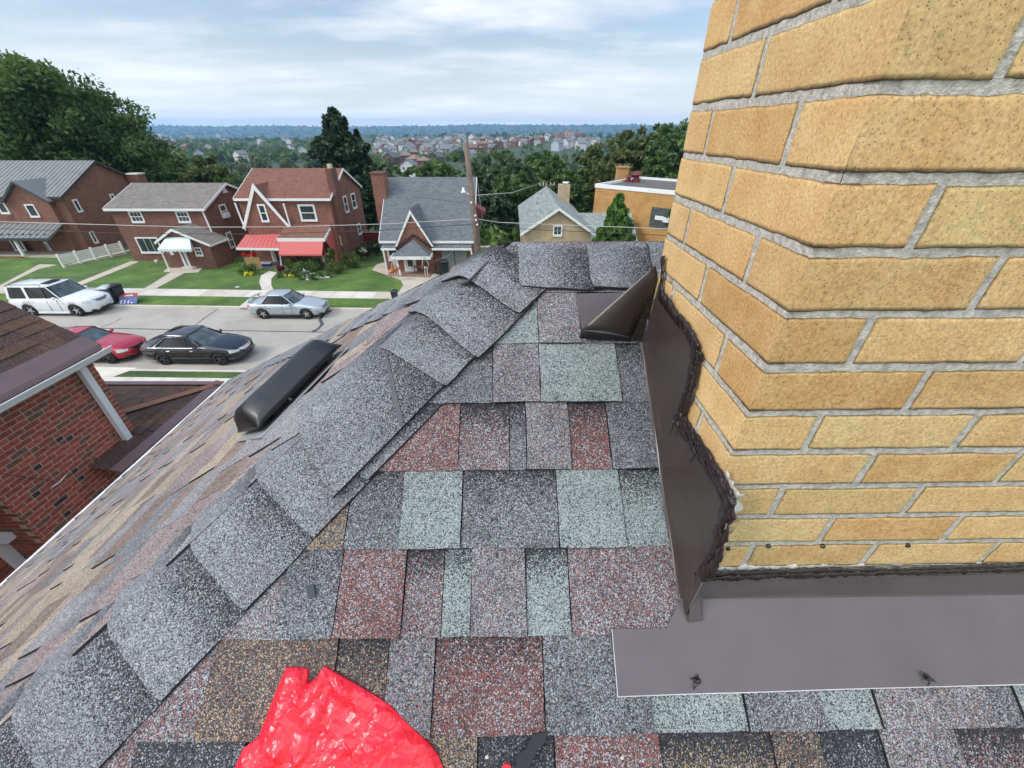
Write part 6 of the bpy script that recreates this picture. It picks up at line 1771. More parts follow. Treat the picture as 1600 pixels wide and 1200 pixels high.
car('black four-door sedan with chrome window line at the near kerb', 'car', P_blk, 4.85, 1.84, 1.50, 2.76, .97, .97, .96, 1.02, (1.02,.22,-1.12,-1.88), GR, M_rimd, carloc(349,570,4.85,.97,2.76,1.84), chrome_line=True)
car('crimson sports coupe with black grille half hidden by the neighbour roof', 'car', P_red, 4.70, 1.84, 1.38, 2.73, .93, .90, .90, .97, (.75,-.02,-1.15,-1.85), GR, M_rimd, carloc(177,567.5,4.70,.93,2.73,1.84), bigg=True)
# a fifth car, seen as a pale and red glimpse between the houses
p = onground(590, 404)
# ------------------------------------------------------------------ foliage
def leafmat(name, cols, trans=.25):
    m, nt, b = newmat(name); N = NT(nt); b.inputs['Roughness'].default_value = .55; b.inputs['Specular IOR Level'].default_value = .3
    at = N.n('ShaderNodeAttribute', attribute_name='tint')
    col = N.ramp(at.outputs['Fac'], [(i/(len(cols)-1), c) for i, c in enumerate(cols)])
    N.l(col, b.inputs['Base Color'])
    tr = N.n('ShaderNodeBsdfTranslucent'); N.l(N.mix(1.0, col, (1.3,1.5,.7), 'MULTIPLY'), tr.inputs['Color'])
    ms = N.n('ShaderNodeMixShader'); ms.inputs[0].default_value = trans; N.l(b.outputs[0], ms.inputs[1]); N.l(tr.outputs[0], ms.inputs[2])
    N.l(ms.outputs[0], nt.nodes['Material Output'].inputs['Surface']); return m
LM = {'maple': leafmat('dark_maple_leaf', [(.03,.065,.016),(.055,.105,.024),(.09,.155,.036),(.15,.22,.055)]),
      'green': leafmat('mid_green_leaf', [(.035,.08,.02),(.06,.12,.03),(.095,.165,.04),(.15,.22,.06)]),
      'olive': leafmat('olive_leaf', [(.045,.065,.018),(.08,.105,.028),(.125,.145,.04),(.18,.18,.055)]),
      'yellow': leafmat('yellow_green_leaf', [(.05,.08,.02),(.10,.14,.03),(.17,.2,.05),(.22,.24,.07)]),
      'conifer': leafmat('conifer_needle', [(.016,.034,.015),(.024,.05,.02),(.038,.07,.028),(.055,.09,.036)], .05),
      'arbor': leafmat('arborvitae_leaf', [(.03,.075,.014),(.055,.125,.02),(.085,.18,.03),(.12,.23,.045)], .1),
      'pale': leafmat('silvery_green_leaf', [(.035,.06,.03),(.06,.10,.045),(.10,.15,.07),(.15,.2,.1)]),
      'burg': leafmat('burgundy_leaf', [(.05,.006,.015),(.12,.01,.03),(.18,.02,.05),(.22,.03,.06)]),
      'yflower': leafmat('yellow_petal', [(.5,.4,.02),(.7,.6,.03),(.8,.75,.06),(.8,.8,.3)]),
      'rflower': leafmat('red_petal', [(.4,.01,.01),(.6,.02,.02),(.7,.05,.03),(.7,.1,.05)]),
      'wflower': leafmat('white_petal', [(.5,.5,.45),(.7,.7,.65),(.8,.8,.75),(.85,.85,.8)])}
M_bark = plain('bark', (.09,.07,.055), .95, var=.3, scale=4, bump=.02, bscale=10)
def foliage(name, centers, radii, nper, size, mat, parent=None, origin=None, seed=0, elong=1.0, up=0.0, tints=None, flat=False):
    rg = np.random.default_rng(seed); C = np.array(centers, float); n = len(C)
    Rr = np.array(radii, float).reshape(-1, 1) if np.ndim(radii) else np.full((n,1), radii)
    tot = n*nper
    d = rg.normal(size=(tot,3)); d /= np.linalg.norm(d,axis=1)[:,None]; r = rg.random((tot,1))**.45
    ctr = np.repeat(C, nper, 0)+d*r*np.repeat(Rr, nper, 0)*np.array([1,1,.75])
    a = rg.normal(size=(tot,3)); a[:,2] += up; a /= np.linalg.norm(a,axis=1)[:,None]
    b = np.cross(a, rg.normal(size=(tot,3))); b /= np.linalg.norm(b,axis=1)[:,None]
    s = size*(.6+.8*rg.random((tot,1)))
    v = np.empty((tot,4,3)); v[:,0] = ctr-a*s*elong; v[:,1] = ctr-b*s*.5; v[:,2] = ctr+a*s*elong; v[:,3] = ctr+b*s*.5
    v = v.reshape(-1,3)
    if origin is not None: v = v-np.array(origin)
    me = bpy.data.meshes.new(name); me.vertices.add(tot*4); me.vertices.foreach_set('co', v.ravel())
    me.loops.add(tot*4); me.loops.foreach_set('vertex_index', np.arange(tot*4, dtype=np.int32))
    me.polygons.add(tot); me.polygons.foreach_set('loop_start', np.arange(0, tot*4, 4, dtype=np.int32)); me.polygons.foreach_set('loop_total', np.full(tot,4,dtype=np.int32))
    t = (rg.random(n) if tints is None else np.array(tints)); tt = np.repeat(t, nper)*.7+rg.random(tot)*.3
    at = me.attributes.new('tint', 'FLOAT', 'POINT'); at.data.foreach_set('value', np.repeat(tt, 4).astype(np.float32))
    me.materials.append(mat); me.update(); me.validate()
    o = bpy.data.objects.new(name, me); COL.objects.link(o)
    if parent is not None: o.parent = parent
    return o
def tree(name, label, x, y, h, rad, mat, nclump=160, nper=34, leaf=.26, seed=1, trunk=.3, base=.2, lean=(0,0), shape='round', zbase=None, group=None, clr=None):
    zb_ = ter(x, y) if zbase is None else zbase
    t = thing(name, label, 'tree', (x, y, zb_), worldspace=False, group=group)
    rg = random.Random(seed); cs = []; rs_ = []; 
    for i in range(nclump):
        if shape == 'round':
            lobes = 7
            th = rg.uniform(0, 2*math.pi); u = rg.uniform(-.75, 1)
            rr_ = (rg.random()**.33)
            k = 1+.24*mnoise.noise(Vector((math.cos(th)*1.4, math.sin(th)*1.4, u*1.6+seed*3.1)))*2
            px_ = math.cos(th)*math.sqrt(1-u*u*.98)*rr_*rad*k; py_ = math.sin(th)*math.sqrt(1-u*u*.98)*rr_*rad*k
            pz_ = h*(base+(1-base)*.5)+u*rr_*h*(1-base)*.5*k*.95
            cs.append((px_+lean[0]*pz_/h, py_+lean[1]*pz_/h, pz_)); rs_.append(rad*rg.uniform(.11,.20))
        elif shape == 'cone':
            f = rg.random()**.75; z = h*(base+(1-base)*(1-f)); wr = rad*(f**.8)*(.85+.30*math.sin(f*30+rg.random()))*1.12
            th = rg.uniform(0, 2*math.pi); q = math.sqrt(rg.random())
            cs.append((math.cos(th)*wr*q, math.sin(th)*wr*q, z-.25*wr*q*.4)); rs_.append(rad*rg.uniform(.07,.13)*(0.4+f))
        elif shape == 'flame':
            f = rg.random(); z = h*(.03+.94*f); wr = rad*min(1., (1-f)*1.85+.01)**.95*(.92+.06*math.sin(f*40))
            th = rg.uniform(0, 2*math.pi); q = rg.random()**.4; cs.append((math.cos(th)*wr*q, math.sin(th)*wr*q, z)); rs_.append(rad*rg.uniform(.09,.16))
    foliage('crown', cs, rs_, nper, leaf, mat, t, seed=seed, elong=(1.0 if shape != 'flame' else 1.5), up=(2.0 if shape == 'flame' else 0), tints=None)
    mb = MB(); tz = h*(.75 if shape == 'round' else .95)
    mb.tube([(0,0,-.5),(lean[0]*.2,lean[1]*.2,h*.25),(lean[0]*.6,lean[1]*.6,tz*.75),(lean[0]*.8,lean[1]*.8,tz)], [trunk,trunk*.8,trunk*.4,trunk*.12], 8)
    if shape == 'round':
        for k in range(9):
            z = h*(.22+.055*k); a = k*2.4+seed; l = rad*.72*(1-.05*k)
            mb.tube([(lean[0]*z/h,lean[1]*z/h,z),(math.cos(a)*l*.5,math.sin(a)*l*.5,z+h*.10),(math.cos(a)*l,math.sin(a)*l,z+h*.22)], [trunk*.4,trunk*.22,trunk*.06], 5)
    mb.build('trunk', [M_bark], t, smooth=True)
    return t
def treepx(name, label, px, py, Y, radpx, mat, zbase=None, **kw):
    p = atY(px, py, Y); d = Y*CP-(p.z-H)*SP; rad = radpx/FPX*d
    zb_ = ter(p.x, Y) if zbase is None else zbase
    return tree(name, label, p.x, Y, p.z-zb_, rad, mat, zbase=zb_, **kw)
treepx('maple_tree', 'very large dark green tree towering behind the grey metal roofed house at the left', 34, 90, 60, 126, LM['maple'], nclump=620, nper=95, leaf=.27, seed=4, trunk=.5, base=.12)
treepx('maple_tree', 'lower dark tree filling the gap right of the huge left tree', 180, 228, 66, 38, LM['maple'], nclump=200, nper=44, leaf=.42, seed=9, base=.05)
treepx('spruce_tree', 'tall dark spruce standing behind the red brown roof', 519, 171, 58, 115, LM['conifer'], nclump=900, nper=60, leaf=.30, seed=2, shape='cone', base=.04)
treepx('spruce_tree', 'narrower dark evergreen touching the right side of the tall spruce', 556, 205, 62, 40, LM['conifer'], nclump=260, nper=44, leaf=.34, seed=22, shape='cone', base=.04)
treepx('leafy_tree', 'broad green tree directly behind the plain grey-brown roof', 255, 236, 85, 60, LM['green'], nclump=150, nper=36, leaf=.5, seed=5)
treepx('leafy_tree', 'yellowish green tree above the right end of the plain grey-brown roof', 310, 240, 80, 38, LM['olive'], nclump=130, nper=36, leaf=.45, seed=6)
treepx('leafy_tree', 'dark tree behind the brick chimney of the left house', 205, 240, 75, 45, LM['maple'], nclump=130, nper=36, leaf=.45, seed=7)
treepx('leafy_tree', 'small round bright green tree between the grey-brown and red-brown roofs', 352, 275, 58, 26, LM['green'], nclump=90, nper=34, leaf=.3, seed=8)
treepx('leafy_tree', 'dark tree low behind the spruce toward the cottage chimney', 575, 268, 52, 26, LM['conifer'], nclump=110, nper=34, leaf=.34, seed=10)
treepx('leafy_tree', 'dark round tree just above the left end of the slate roof', 640, 258, 95, 30, LM['green'], nclump=90, nper=34, leaf=.5, seed=12)
treepx('leafy_tree', 'green tree rising behind the middle of the slate roof', 690, 240, 90, 40, LM['green'], nclump=120, nper=36, leaf=.5, seed=13)
treepx('leafy_tree', 'big pale green tree right of the leaning pole', 785, 236, 78, 55, LM['pale'], nclump=190, nper=40, leaf=.42, seed=14)
treepx('leafy_tree', 'tall mid green tree above the buff brick chimney', 845, 233, 88, 40, LM['green'], nclump=180, nper=40, leaf=.45, seed=15)
treepx('leafy_tree', 'dark tree in the hollow behind the pale green-grey roof', 800, 275, 60, 45, LM['maple'], nclump=150, nper=38, leaf=.4, seed=16)
treepx('leafy_tree', 'dark shaded tree between the leaning pole and the pale roof', 770, 300, 55, 34, LM['conifer'], nclump=130, nper=36, leaf=.38, seed=17)
treepx('leafy_tree', 'shadowed tree behind the buff chimney', 890, 262, 64, 36, LM['maple'], nclump=130, nper=38, leaf=.4, seed=18)
treepx('leafy_tree', 'olive tinged tree above the left corner of the golden flat roofed building', 940, 223, 80, 42, LM['olive'], nclump=200, nper=40, leaf=.42, seed=19)
treepx('leafy_tree', 'large tree behind the rooftop chimney of the golden building', 990, 205, 84, 50, LM['olive'], nclump=220, nper=40, leaf=.45, seed=20)
treepx('leafy_tree', 'tallest tree of the right hand wood against the yellow chimney', 1055, 190, 82, 55, LM['green'], nclump=260, nper=40, leaf=.45, seed=21)
treepx('leafy_tree', 'tree low behind the parapet of the golden building', 960, 250, 66, 40, LM['olive'], nclump=150, nper=38, leaf=.4, seed=23)
treepx('leafy_tree', 'dark leafy tree behind the red roof ventilators', 1040, 235, 68, 40, LM['green'], nclump=160, nper=38, leaf=.4, seed=24)
treepx('leafy_tree', 'tree of the right hand wood mostly hidden by the yellow chimney', 1140, 185, 86, 60, LM['green'], nclump=150, nper=38, leaf=.5, seed=25)
treepx('leafy_tree', 'green tree between the tall spruce and the cottage chimney', 596, 250, 80, 30, LM['green'], nclump=110, nper=36, leaf=.4, seed=26)
treepx('arborvitae', 'upright pointed bright green arborvitae in front of the golden building', 969, 303, 33.0, 41, LM['arbor'], nclump=330, nper=70, leaf=.13, seed=27, shape='flame', base=0, zbase=-1.0)
# branch reaching in front of the block window
cs = [tuple(atY(x, y, 34)) for x, y in [(1052,330),(1060,322),(1066,312),(1048,338),(1070,335),(1075,320),(1080,300)]]
tr_ = thing('leafy_tree', 'leafy branch reaching from behind the yellow chimney in front of the glass block window', 'tree', tuple(atY(1090, 380, 34)))
foliage('crown', cs, .45, 60, .13, LM['green'], tr_, origin=tr_['_w'], seed=3)
mb = MB(); mb.tube([atY(1110,420,34), atY(1085,340,34), atY(1052,328,34)], [.1,.05,.02], 6); mb.build('trunk', [M_bark], tr_)
# ------------------------------------------------------------------ garden of the red awning house
def bush(name, label, cat, px, py, Y, wpx_, hpx, mat, nper=60, leaf=.07, n=14, seed=1, group=None, extra=None):
    p = atY(px, py, Y); d = Y*CP-(p.z-H)*SP; w = wpx_/FPX*d/2; h = hpx/FPX*d*.95
    t = thing(name, label, cat, (p.x, Y, ter(p.x, Y)), worldspace=False, group=group)
    rg = random.Random(seed); cs = []
    z0 = max(0, p.z-ter(p.x, Y)-h/2) if extra == 'raise' else 0
    for i in range(n):
        a = rg.uniform(0, 6.28); r = math.sqrt(rg.random())*w*.85; z = h*(.15+.7*rg.random()*(1-(r/w)**2*.6)); cs.append((math.cos(a)*r, math.sin(a)*r*.7, z+z0))
    foliage('leaves', cs, [max(.08, min(w,h)*.42)]*n, nper, leaf, mat, t, seed=seed)
    return t
def stems(t, h, n=4):
    mb = MB()
    for i in range(n): mb.tube([(0,0,-.05),(math.cos(i*2.1)*h*.25,math.sin(i*2.1)*h*.2,h*.7)], [.02,.008], 5)
    return mb.build('stem', [M_bark], t)
bush('flower_bush', 'green bush with yellow flowers left of the curved front walk', 'bush', 388, 426, 31.6, 30, 24, LM['green'], seed=1)
y_ = bush('flower_clump', 'clump of yellow chrysanthemums left of the curved front walk', 'flowers', 388, 429, 31.2, 13, 9, LM['yflower'], leaf=.05, n=8, seed=2)
y_ = bush('flower_clump', 'yellow flowers right of the curved front walk', 'flowers', 452, 433, 30.9, 16, 7, LM['yflower'], leaf=.05, n=8, nper=30, seed=3)
bush('garden_bush', 'burgundy leaved bush beside the front walk under the red cloth awning', 'bush', 438, 418, 32.4, 13, 13, LM['burg'], seed=4)
bush('garden_bush', 'low green plants between the walk and the bird bath', 'bush', 450, 428, 31.2, 36, 12, LM['pale'], seed=5)
bush('hanging_plant', 'spreading fern hanging left under the red cloth awning', 'plant', 456, 412, 33.4, 20, 20, LM['yellow'], seed=6, leaf=.1, extra='raise')
bush('hanging_plant', 'spreading fern hanging right under the red cloth awning', 'plant', 493, 410, 33.4, 24, 20, LM['yellow'], seed=7, leaf=.1, extra='raise')
bush('garden_bush', 'leafy shrubs below the two hanging ferns', 'bush', 478, 424, 32.6, 46, 18, LM['green'], seed=8, n=24)
bush('climbing_plant', 'tall climbing plant at the right corner of the red cloth awning', 'plant', 518, 403, 32.9, 18, 50, LM['olive'], seed=9, n=34, leaf=.09)
bush('garden_bush', 'reddish green shrub at the foot of the climbing plant', 'bush', 525, 425, 32.2, 34, 22, LM['olive'], seed=10, n=20)
bush('garden_bush', 'grey-green shrub along the side wall of the red awning house', 'bush', 548, 415, 34.0, 28, 30, LM['maple'], seed=11, n=22)
bush('flowering_shrub', 'dark shrub with white blossoms beside the rear deck', 'bush', 567, 397, 37.0, 22, 34, LM['conifer'], seed=12, n=24)
bush('flower_clump', 'white blossoms scattered on the dark side shrub', 'flowers', 566, 390, 36.2, 16, 10, LM['wflower'], seed=13, n=12, nper=5, leaf=.06, extra='raise')
bush('garden_bush', 'dark shrub in the gap left of the cottage', 'bush', 585, 395, 39.0, 20, 30, LM['conifer'], seed=14, n=20)
bush('flower_clump', 'mixed white and yellow border flowers in front of the bird bath', 'flowers', 485, 434, 30.7, 44, 7, LM['wflower'], seed=15, n=16, nper=8, leaf=.05)
bush('garden_bush', 'low border plants in front of the bird bath', 'bush', 492, 433, 30.9, 60, 9, LM['green'], seed=16, n=26, nper=40)
rf_ = bush('flower_box', 'red geraniums in dark pots on the porch left of the door', 'flowers', 389, 398, 33.2, 24, 8, LM['rflower'], seed=17, n=12, nper=24, leaf=.06, extra='raise')
# (pots of the geraniums)
p = atY(389, 403, 33.2)
mb = MB()
for dx in (-.35, .3): mb.lathe((dx, 0, p.z-ter(p.x,33.2)-.12), (0,0,1), [(.10,0),(.14,.22),(.15,.24),(.001,.2)], 12)
mb.build('pot', [plain('navy_pot', (.03,.05,.09), .6)], rf_)
# bird bath
p = onground(481, 437); bb = thing('bird_bath', 'dark stone bird bath in the flower border', 'bird bath', (p.x, p.y, ter(p.x,p.y)), worldspace=False)
mb = MB(); mb.lathe((0,0,0),(0,0,1),[(.16,0),(.14,.06),(.07,.12),(.06,.45),(.10,.52)],16); mb.build('pedestal', [plain('pale_stone', (.4,.38,.34), .9)], bb, smooth=True)
mb = MB(); mb.lathe((0,0,.52),(0,0,1),[(.06,0),(.30,.10),(.31,.13),(.28,.12),(.001,.05)],20); mb.build('bowl', [plain('dark_stone', (.07,.07,.08), .7)], bb, smooth=True)
mb = MB(); mb.blob((-.08,0,.72),.06,.05,.09,8); mb.blob((-.1,0,.83),.035,.035,.04,8); mb.build('bird_figure', [M_trim], bb, smooth=True)
for (x, y, l) in ((506,432,'pale rounded stone at the right end of the flower border'),):
    p = onground(x, y+3); mb = MB(); mb.blob((p.x,p.y,p.z+.08), .32,.2,.13, 10, jit=.15); mb.blob((p.x+.35,p.y,p.z+.06), .18,.15,.10, 8, jit=.15); tag(mb.build('garden_stone', [plain('limestone', (.5,.47,.4), .9)], origin=(p.x,p.y,p.z), smooth=True), l, 'stone')
# cooler by the door
p = onground(418, 418); cl = thing('cooler', 'blue cooler with white lid beside the porch door', 'cooler', (p.x, p.y, ter(p.x,p.y)), worldspace=False)
box(cl, 'body', (-.4,-.22,0), (.4,.22,.36), plain('blue_plastic', (.02,.05,.25), .4)); box(cl, 'lid', (-.42,-.24,.362), (.42,.24,.45), M_white)
p = onground(371, 449); mb = MB(); mb.blob((p.x,p.y,p.z+.03), .16,.08,.03, 8, jit=.2); tag(mb.build('litter', [M_white], origin=tuple(p)), 'scrap of white litter on the lawn in front of the red awning house', 'litter')
mb = MB(); p = atY(245, 410, 34.6); q = Vector((p.x, 34.6, ter(p.x,34.6))); s_ = thing('yard_sign', 'small white triangular yard marker beside the canopy post', 'sign', tuple(q), worldspace=False)
mb.prism([(-.2,0,.25),(.2,0,.33),(-.1,0,.0+.02)], (0,.03,0)); mb.build('board', [M_trim], s_); mb = MB(); mb.tube([(0,.015,-.05),(0,.015,.2)], .012, 5); mb.build('stake', [M_wood], s_)
# ------------------------------------------------------------------ bins and clutter at the kerb
def bin_(name, label, px, py, bc, lc, s=1.0, rz=0, dz=0.0):
    p = onground(px, py); t = thing(name, label, 'trash can', (p.x, p.y, ter(p.x,p.y)), rz, worldspace=False, group='wheeled bins')
    mb = MB(); P = []
    for f in (0,.5,1): 
        w = (.24+.06*f)*s; d_ = (.28+.06*f)*s; z = .05+.9*s*f; P.append([(-w,-d_,z),(w,-d_,z),(w,d_,z),(-w,d_,z),(-w,-d_,z)])
    mb.grid(P); mb.poly([P[0][3],P[0][2],P[0][1],P[0][0]]); mb.build('bin_body', [bc], t)
    mb = MB(); mb.box((-.32*s,-.38*s,.95*s+.05),(.32*s,.36*s,.95*s+.10)); mb.prism([(-.3*s,-.36*s,.95*s+.101),(.3*s,-.36*s,.95*s+.101),(.22*s,-.28*s,.95*s+.16),(-.22*s,-.28*s,.95*s+.16)], (0,.6*s,0)); mb.build('lid', [lc], t, recalc=True)
    for sg in (-1,1): mb = MB(); mb.lathe((sg*.27*s, .28*s, .12), (sg,0,0), [(.001,0),(.12,0),(.12,.05),(.001,.05)], 14); mb.build('wheel', [M_tyre], t)
    mb = MB(); mb.tube([(-.2*s,.42*s,.95*s),(.2*s,.42*s,.95*s)], .02, 6); mb.build('handle', [bc], t)
    return t
M_bin = plain('blue_grey_bin', (.06,.085,.11), .5); M_binl = plain('pale_bin_lid', (.42,.5,.52), .5); M_bin2 = plain('dark_bin', (.02,.025,.03), .5)
bin_('trash_can', 'blue-grey wheeled bin with pale lid beside the white SUV', 176, 473, M_bin, M_binl, rz=.2)
bin_('trash_can', 'black wheeled bin behind the pale lidded one', 188, 470, M_bin2, M_bin2, rz=-.1)
bin_('trash_can', 'dark wheeled bin standing by the garage of the cottage', 695, 430, M_bin2, M_bin2, 1.1, rz=.3)
bin_('trash_can', 'dark green bin just showing over the edge of our roof by the pavement', 618, 470, plain('dark_green_bin', (.02,.05,.05), .5), M_bin2, .62)
# crushed printed carton
p = onground(203, 473); ct = thing('carton', 'crumpled red, white and blue printed cardboard carton leaning on the bins', 'box', (p.x, p.y, ter(p.x,p.y)), .25, worldspace=False)
mR, mW_, mB_ = plain('printed_red', (.35,.03,.03), .6), plain('printed_white', (.5,.5,.52), .6), plain('printed_blue', (.05,.10,.28), .6)
mb = MB(); W_ = 1.05; 
mb.prism([(-.5*W_,-.25,0),(.5*W_,-.3,.02),(.55*W_,.02,.36),(-.42*W_,.05,.36)], (0,.03,.02)); mb.build('panel', [mB_], ct)
mb = MB()
for i in range(5): x = -.42+i*.2; mb.prism([(x,-.262,.04),(x+.1,-.266,.04),(x+.15,-.07,.24),(x+.05,-.06,.24)], (0,-.006,.004))
mb.build('print', [mW_], ct)
mb = MB(); mb.prism([(-.44*W_,.05,.37),(.55*W_,.02,.38),(.50*W_,.30,.50),(-.2*W_,.32,.52)], (0,.02,.02)); mb.build('flap', [mR], ct)
mb = MB(); mb.prism([(-.2,.09,.40),(.3,.07,.41),(.3,.2,.46),(-.1,.2,.46)], (0,-.004,.008)); mb.build('print', [mW_], ct)
# ------------------------------------------------------------------ halloween figures at the cottage
M_bone = plain('bone_white', (.62,.56,.48), .7); M_orange = leafmat('orange_tulle', [(.5,.12,.02),(.6,.2,.04),(.65,.25,.08),(.7,.35,.15)])
def skeleton(label, px, py, tutu=False, rz=0):
    p = onground(px, py); t = thing('skeleton_figure', label, 'decoration', (p.x, p.y, ter(p.x,p.y)), rz, worldspace=False)
    mb = MB()
    for s_ in (-1,1):
        mb.tube([(s_*.09,0,0.03),(s_*.10,0,.45),(s_*.09,0,.86)], [.022,.028,.024], 6); mb.blob((s_*.10,-.06,.03),.045,.11,.03,6)
        mb.tube([(s_*.19,0,1.38),(s_*.26,.02,1.10),(s_*.24,-.12,.86)], [.02,.02,.016], 6); mb.blob((s_*.24,-.14,.82),.03,.03,.06,6)
    mb.blob((0,0,.90),.14,.08,.08,8); mb.tube([(0,.02,.9),(0,.03,1.2),(0,0,1.48)], .022, 6); mb.tube([(-.19,0,1.39),(0,-.02,1.42),(.19,0,1.39)], .018, 6)
    for k in range(6):
        z = 1.08+k*.055; r = .14-.006*abs(k-3)*2; mb.tube([(r*math.cos(a), r*.65*math.sin(a), z) for a in np.linspace(0, 2*math.pi, 11)], .010, 5)
    mb.build('bones', [M_bone], t, smooth=True)
    mb = MB(); mb.blob((0,0,1.62),.085,.10,.115,10); mb.blob((0,-.05,1.53),.055,.06,.04,8); sk = mb.build('skull', [M_bone], t, smooth=True)
    mb = MB()
    for s_ in (-1,1): mb.blob((s_*.035,-.09,1.62),.02,.014,.022,8)
    mb.build('eye_socket', [M_dark], sk)
    if tutu: foliage('tutu', [(math.cos(a)*.18, math.sin(a)*.14, .88) for a in np.linspace(0,6,10)], .13, 30, .07, M_orange, t, seed=2)
    else:
        mb = MB(); mb.lathe((0,0,1.0),(0,0,1),[(.14,0),(.155,.2),(.13,.42),(.06,.45)],12); mb.build('black_vest', [M_dark], t, smooth=True)
    return t
skeleton('skeleton figure in an orange tutu left of the cottage door', 621, 438, True, .2)
skeleton('skeleton figure in a black vest right of the cottage door', 667, 435, False, -.2)
p = onground(656, 428); bn = thing('bench', 'small orange-red bench between the cottage door and the black vested skeleton', 'bench', (p.x, p.y+.3, ter(p.x,p.y)+.1), worldspace=False)
M_or = plain('orange_red_paint', (.6,.13,.06), .6)
box(bn, 'seat', (-.5,-.2,.40), (.5,.2,.45), M_or); box(bn, 'backrest', (-.5,.2,.5), (.5,.24,.85), M_or)
for sx_ in (-.45,.4):
    for sy_ in (-.18,.14): box(bn, 'leg', (sx_,sy_,0), (sx_+.05,sy_+.05,.399), M_dred)
for (x, y, l) in ((612,427,'small orange pumpkin at the corner bed of the cottage'),(614,424,'second orange pumpkin behind the first at the cottage')):
    p = onground(x, y); mb = MB(); mb.blob((0,0,.16),.2,.2,.16,12); o = mb.build('pumpkin', [plain('pumpkin_orange', (.6,.2,.04), .6)], smooth=True); o.location = p; tag(o, l, 'pumpkin')

# ------------------------------------------------------------------ the town on the far slope
def where(x, y):
    q = x/(y*CP)*FPX/1.15+800
    z = 'in the near valley' if y < 180 else ('on the lower slope' if y < 380 else ('on the mid slope' if y < 620 else ('on the upper slope' if y < 1200 else 'far out in the haze')))
    for lim, w in ((215,'behind the huge left tree'),(300,'over the grey-brown roof'),(370,'left of the red-brown roof'),(430,'over the red-brown roof'),(500,'just left of the spruce'),(585,'just right of the spruce'),(640,'over the left slate roof'),(690,'over the middle slate roof'),(735,'left of the leaning pole'),(800,'right of the leaning pole'),(860,'above the pale roof'),(930,'above the buff chimney'),(1000,'above the golden building'),(1e9,'beside the yellow chimney')):
        if q < lim: return z+' '+w
roofc = [plain('far_roof_'+n, c, .9, var=.15, scale=.6) for n, c in (('grey',(.17,.18,.19)),('brown',(.16,.10,.07)),('slate',(.10,.115,.13)),('tan',(.22,.16,.11)),('red',(.16,.085,.065)))]
wallc = [plain('far_wall_'+n, c, .9, var=.1, scale=.6) for n, c in (('white',(.62,.62,.60)),('cream',(.52,.48,.40)),('brick',(.21,.09,.065)),('blue',(.40,.46,.52)),('pink',(.42,.30,.27)),('darkbrick',(.13,.07,.055)))]
M_fwin = plain('far_window', (.05,.055,.06), .3)
protos = []
def tinyhouse(wm, rm, kind, w=8.5, d=10, h=6.5):
    root = bpy.data.objects.new('town_house', None)
    mb = MB()
    if kind == 0: mb.prism([(-w/2,-d/2,-3),(w/2,-d/2,-3),(w/2,-d/2,h),(0,-d/2,h+3),(-w/2,-d/2,h)], (0,d,0))
    elif kind == 1: mb.prism([(-w/2,-d/2,-3),(-w/2,d/2,-3),(-w/2,d/2,h),(-w/2,0,h+3),(-w/2,-d/2,h)], (w,0,0))
    else: mb.box((-w/2,-d/2,-3),(w/2,d/2,h))
    me_w = mb
    rf = MB()
    if kind == 0:
        for s_ in (-1,1): rf.prism([(0,-d/2-.4,h+3.05),(s_*(w/2+.5),-d/2-.4,h-.15),(s_*(w/2+.5),-d/2-.4,h+.1),(0,-d/2-.4,h+3.35)], (0,d+.8,0))
    elif kind == 1:
        for s_ in (-1,1): rf.prism([(-w/2-.4,0,h+3.05),(-w/2-.4,s_*(d/2+.5),h-.15),(-w/2-.4,s_*(d/2+.5),h+.1),(-w/2-.4,0,h+3.35)], (w+.8,0,0))
    else:
        a = [(-w/2-.5,-d/2-.5,h),(w/2+.5,-d/2-.5,h),(w/2+.5,d/2+.5,h),(-w/2-.5,d/2+.5,h)]; ap = (0,0,h+2.8)
        for i in range(4): rf.poly([a[i],a[(i+1)%4],ap])
        rf.poly(a[::-1])
    wi = MB()
    for zz_ in (1.2, 4.0):
        for xx in (-w*.27, w*.22): wi.box((xx-.6,-d/2-.06,zz_),(xx+.6,-d/2-.002,zz_+1.5))
    return me_w, rf, wi
def instmesh(mb, name, mats):
    me = bpy.data.meshes.new(name); me.from_pydata(mb.v, [], mb.f)
    for m in mats: me.materials.append(m)
    bm = bmesh.new(); bm.from_mesh(me); bmesh.ops.recalc_face_normals(bm, faces=bm.faces); bm.to_mesh(me); bm.free(); return me
protos = []
combos = [(0,0,0),(0,2,1),(1,1,0),(2,3,2),(4,0,1),(5,2,0),(3,0,0),(0,4,2),(2,1,1),(1,0,2),(0,0,1),(5,3,2),(0,2,0)]
for (w_, r_, k_) in combos:
    a, b, c = tinyhouse(wallc[w_], roofc[r_], k_)
    protos.append((instmesh(a,'wall',[wallc[w_]]), instmesh(b,'roof',[roofc[r_]]), instmesh(c,'window',[M_fwin])))
wnames = ['white','cream','brick','pale blue','pinkish','dark brick']; rnames = ['grey','brown','slate','tan','red']
def townhouse(x, y, pi, rz=0, label=None, group='houses of the town on the far slope', s=1.0, win=False):
    w_, r_, k_ = combos[pi]; a, b, c = protos[pi]
    t = bpy.data.objects.new('town_house', None); COL.objects.link(t); t.location = (x, y, ter(x,y)); t.rotation_euler = (0,0,rz); t.scale = (s,s,s)
    t['label'] = label or ('tiny %s house, %s roof, %s' % (wnames[w_], rnames[r_], where(x, y))); t['category'] = 'house'; t['group'] = group if not label else group
    o = bpy.data.objects.new('wall', a); COL.objects.link(o); o.parent = t
    o = bpy.data.objects.new('roof', b); COL.objects.link(o); o.parent = t
    if win: o = bpy.data.objects.new('window', c); COL.objects.link(o); o.parent = t
    return t
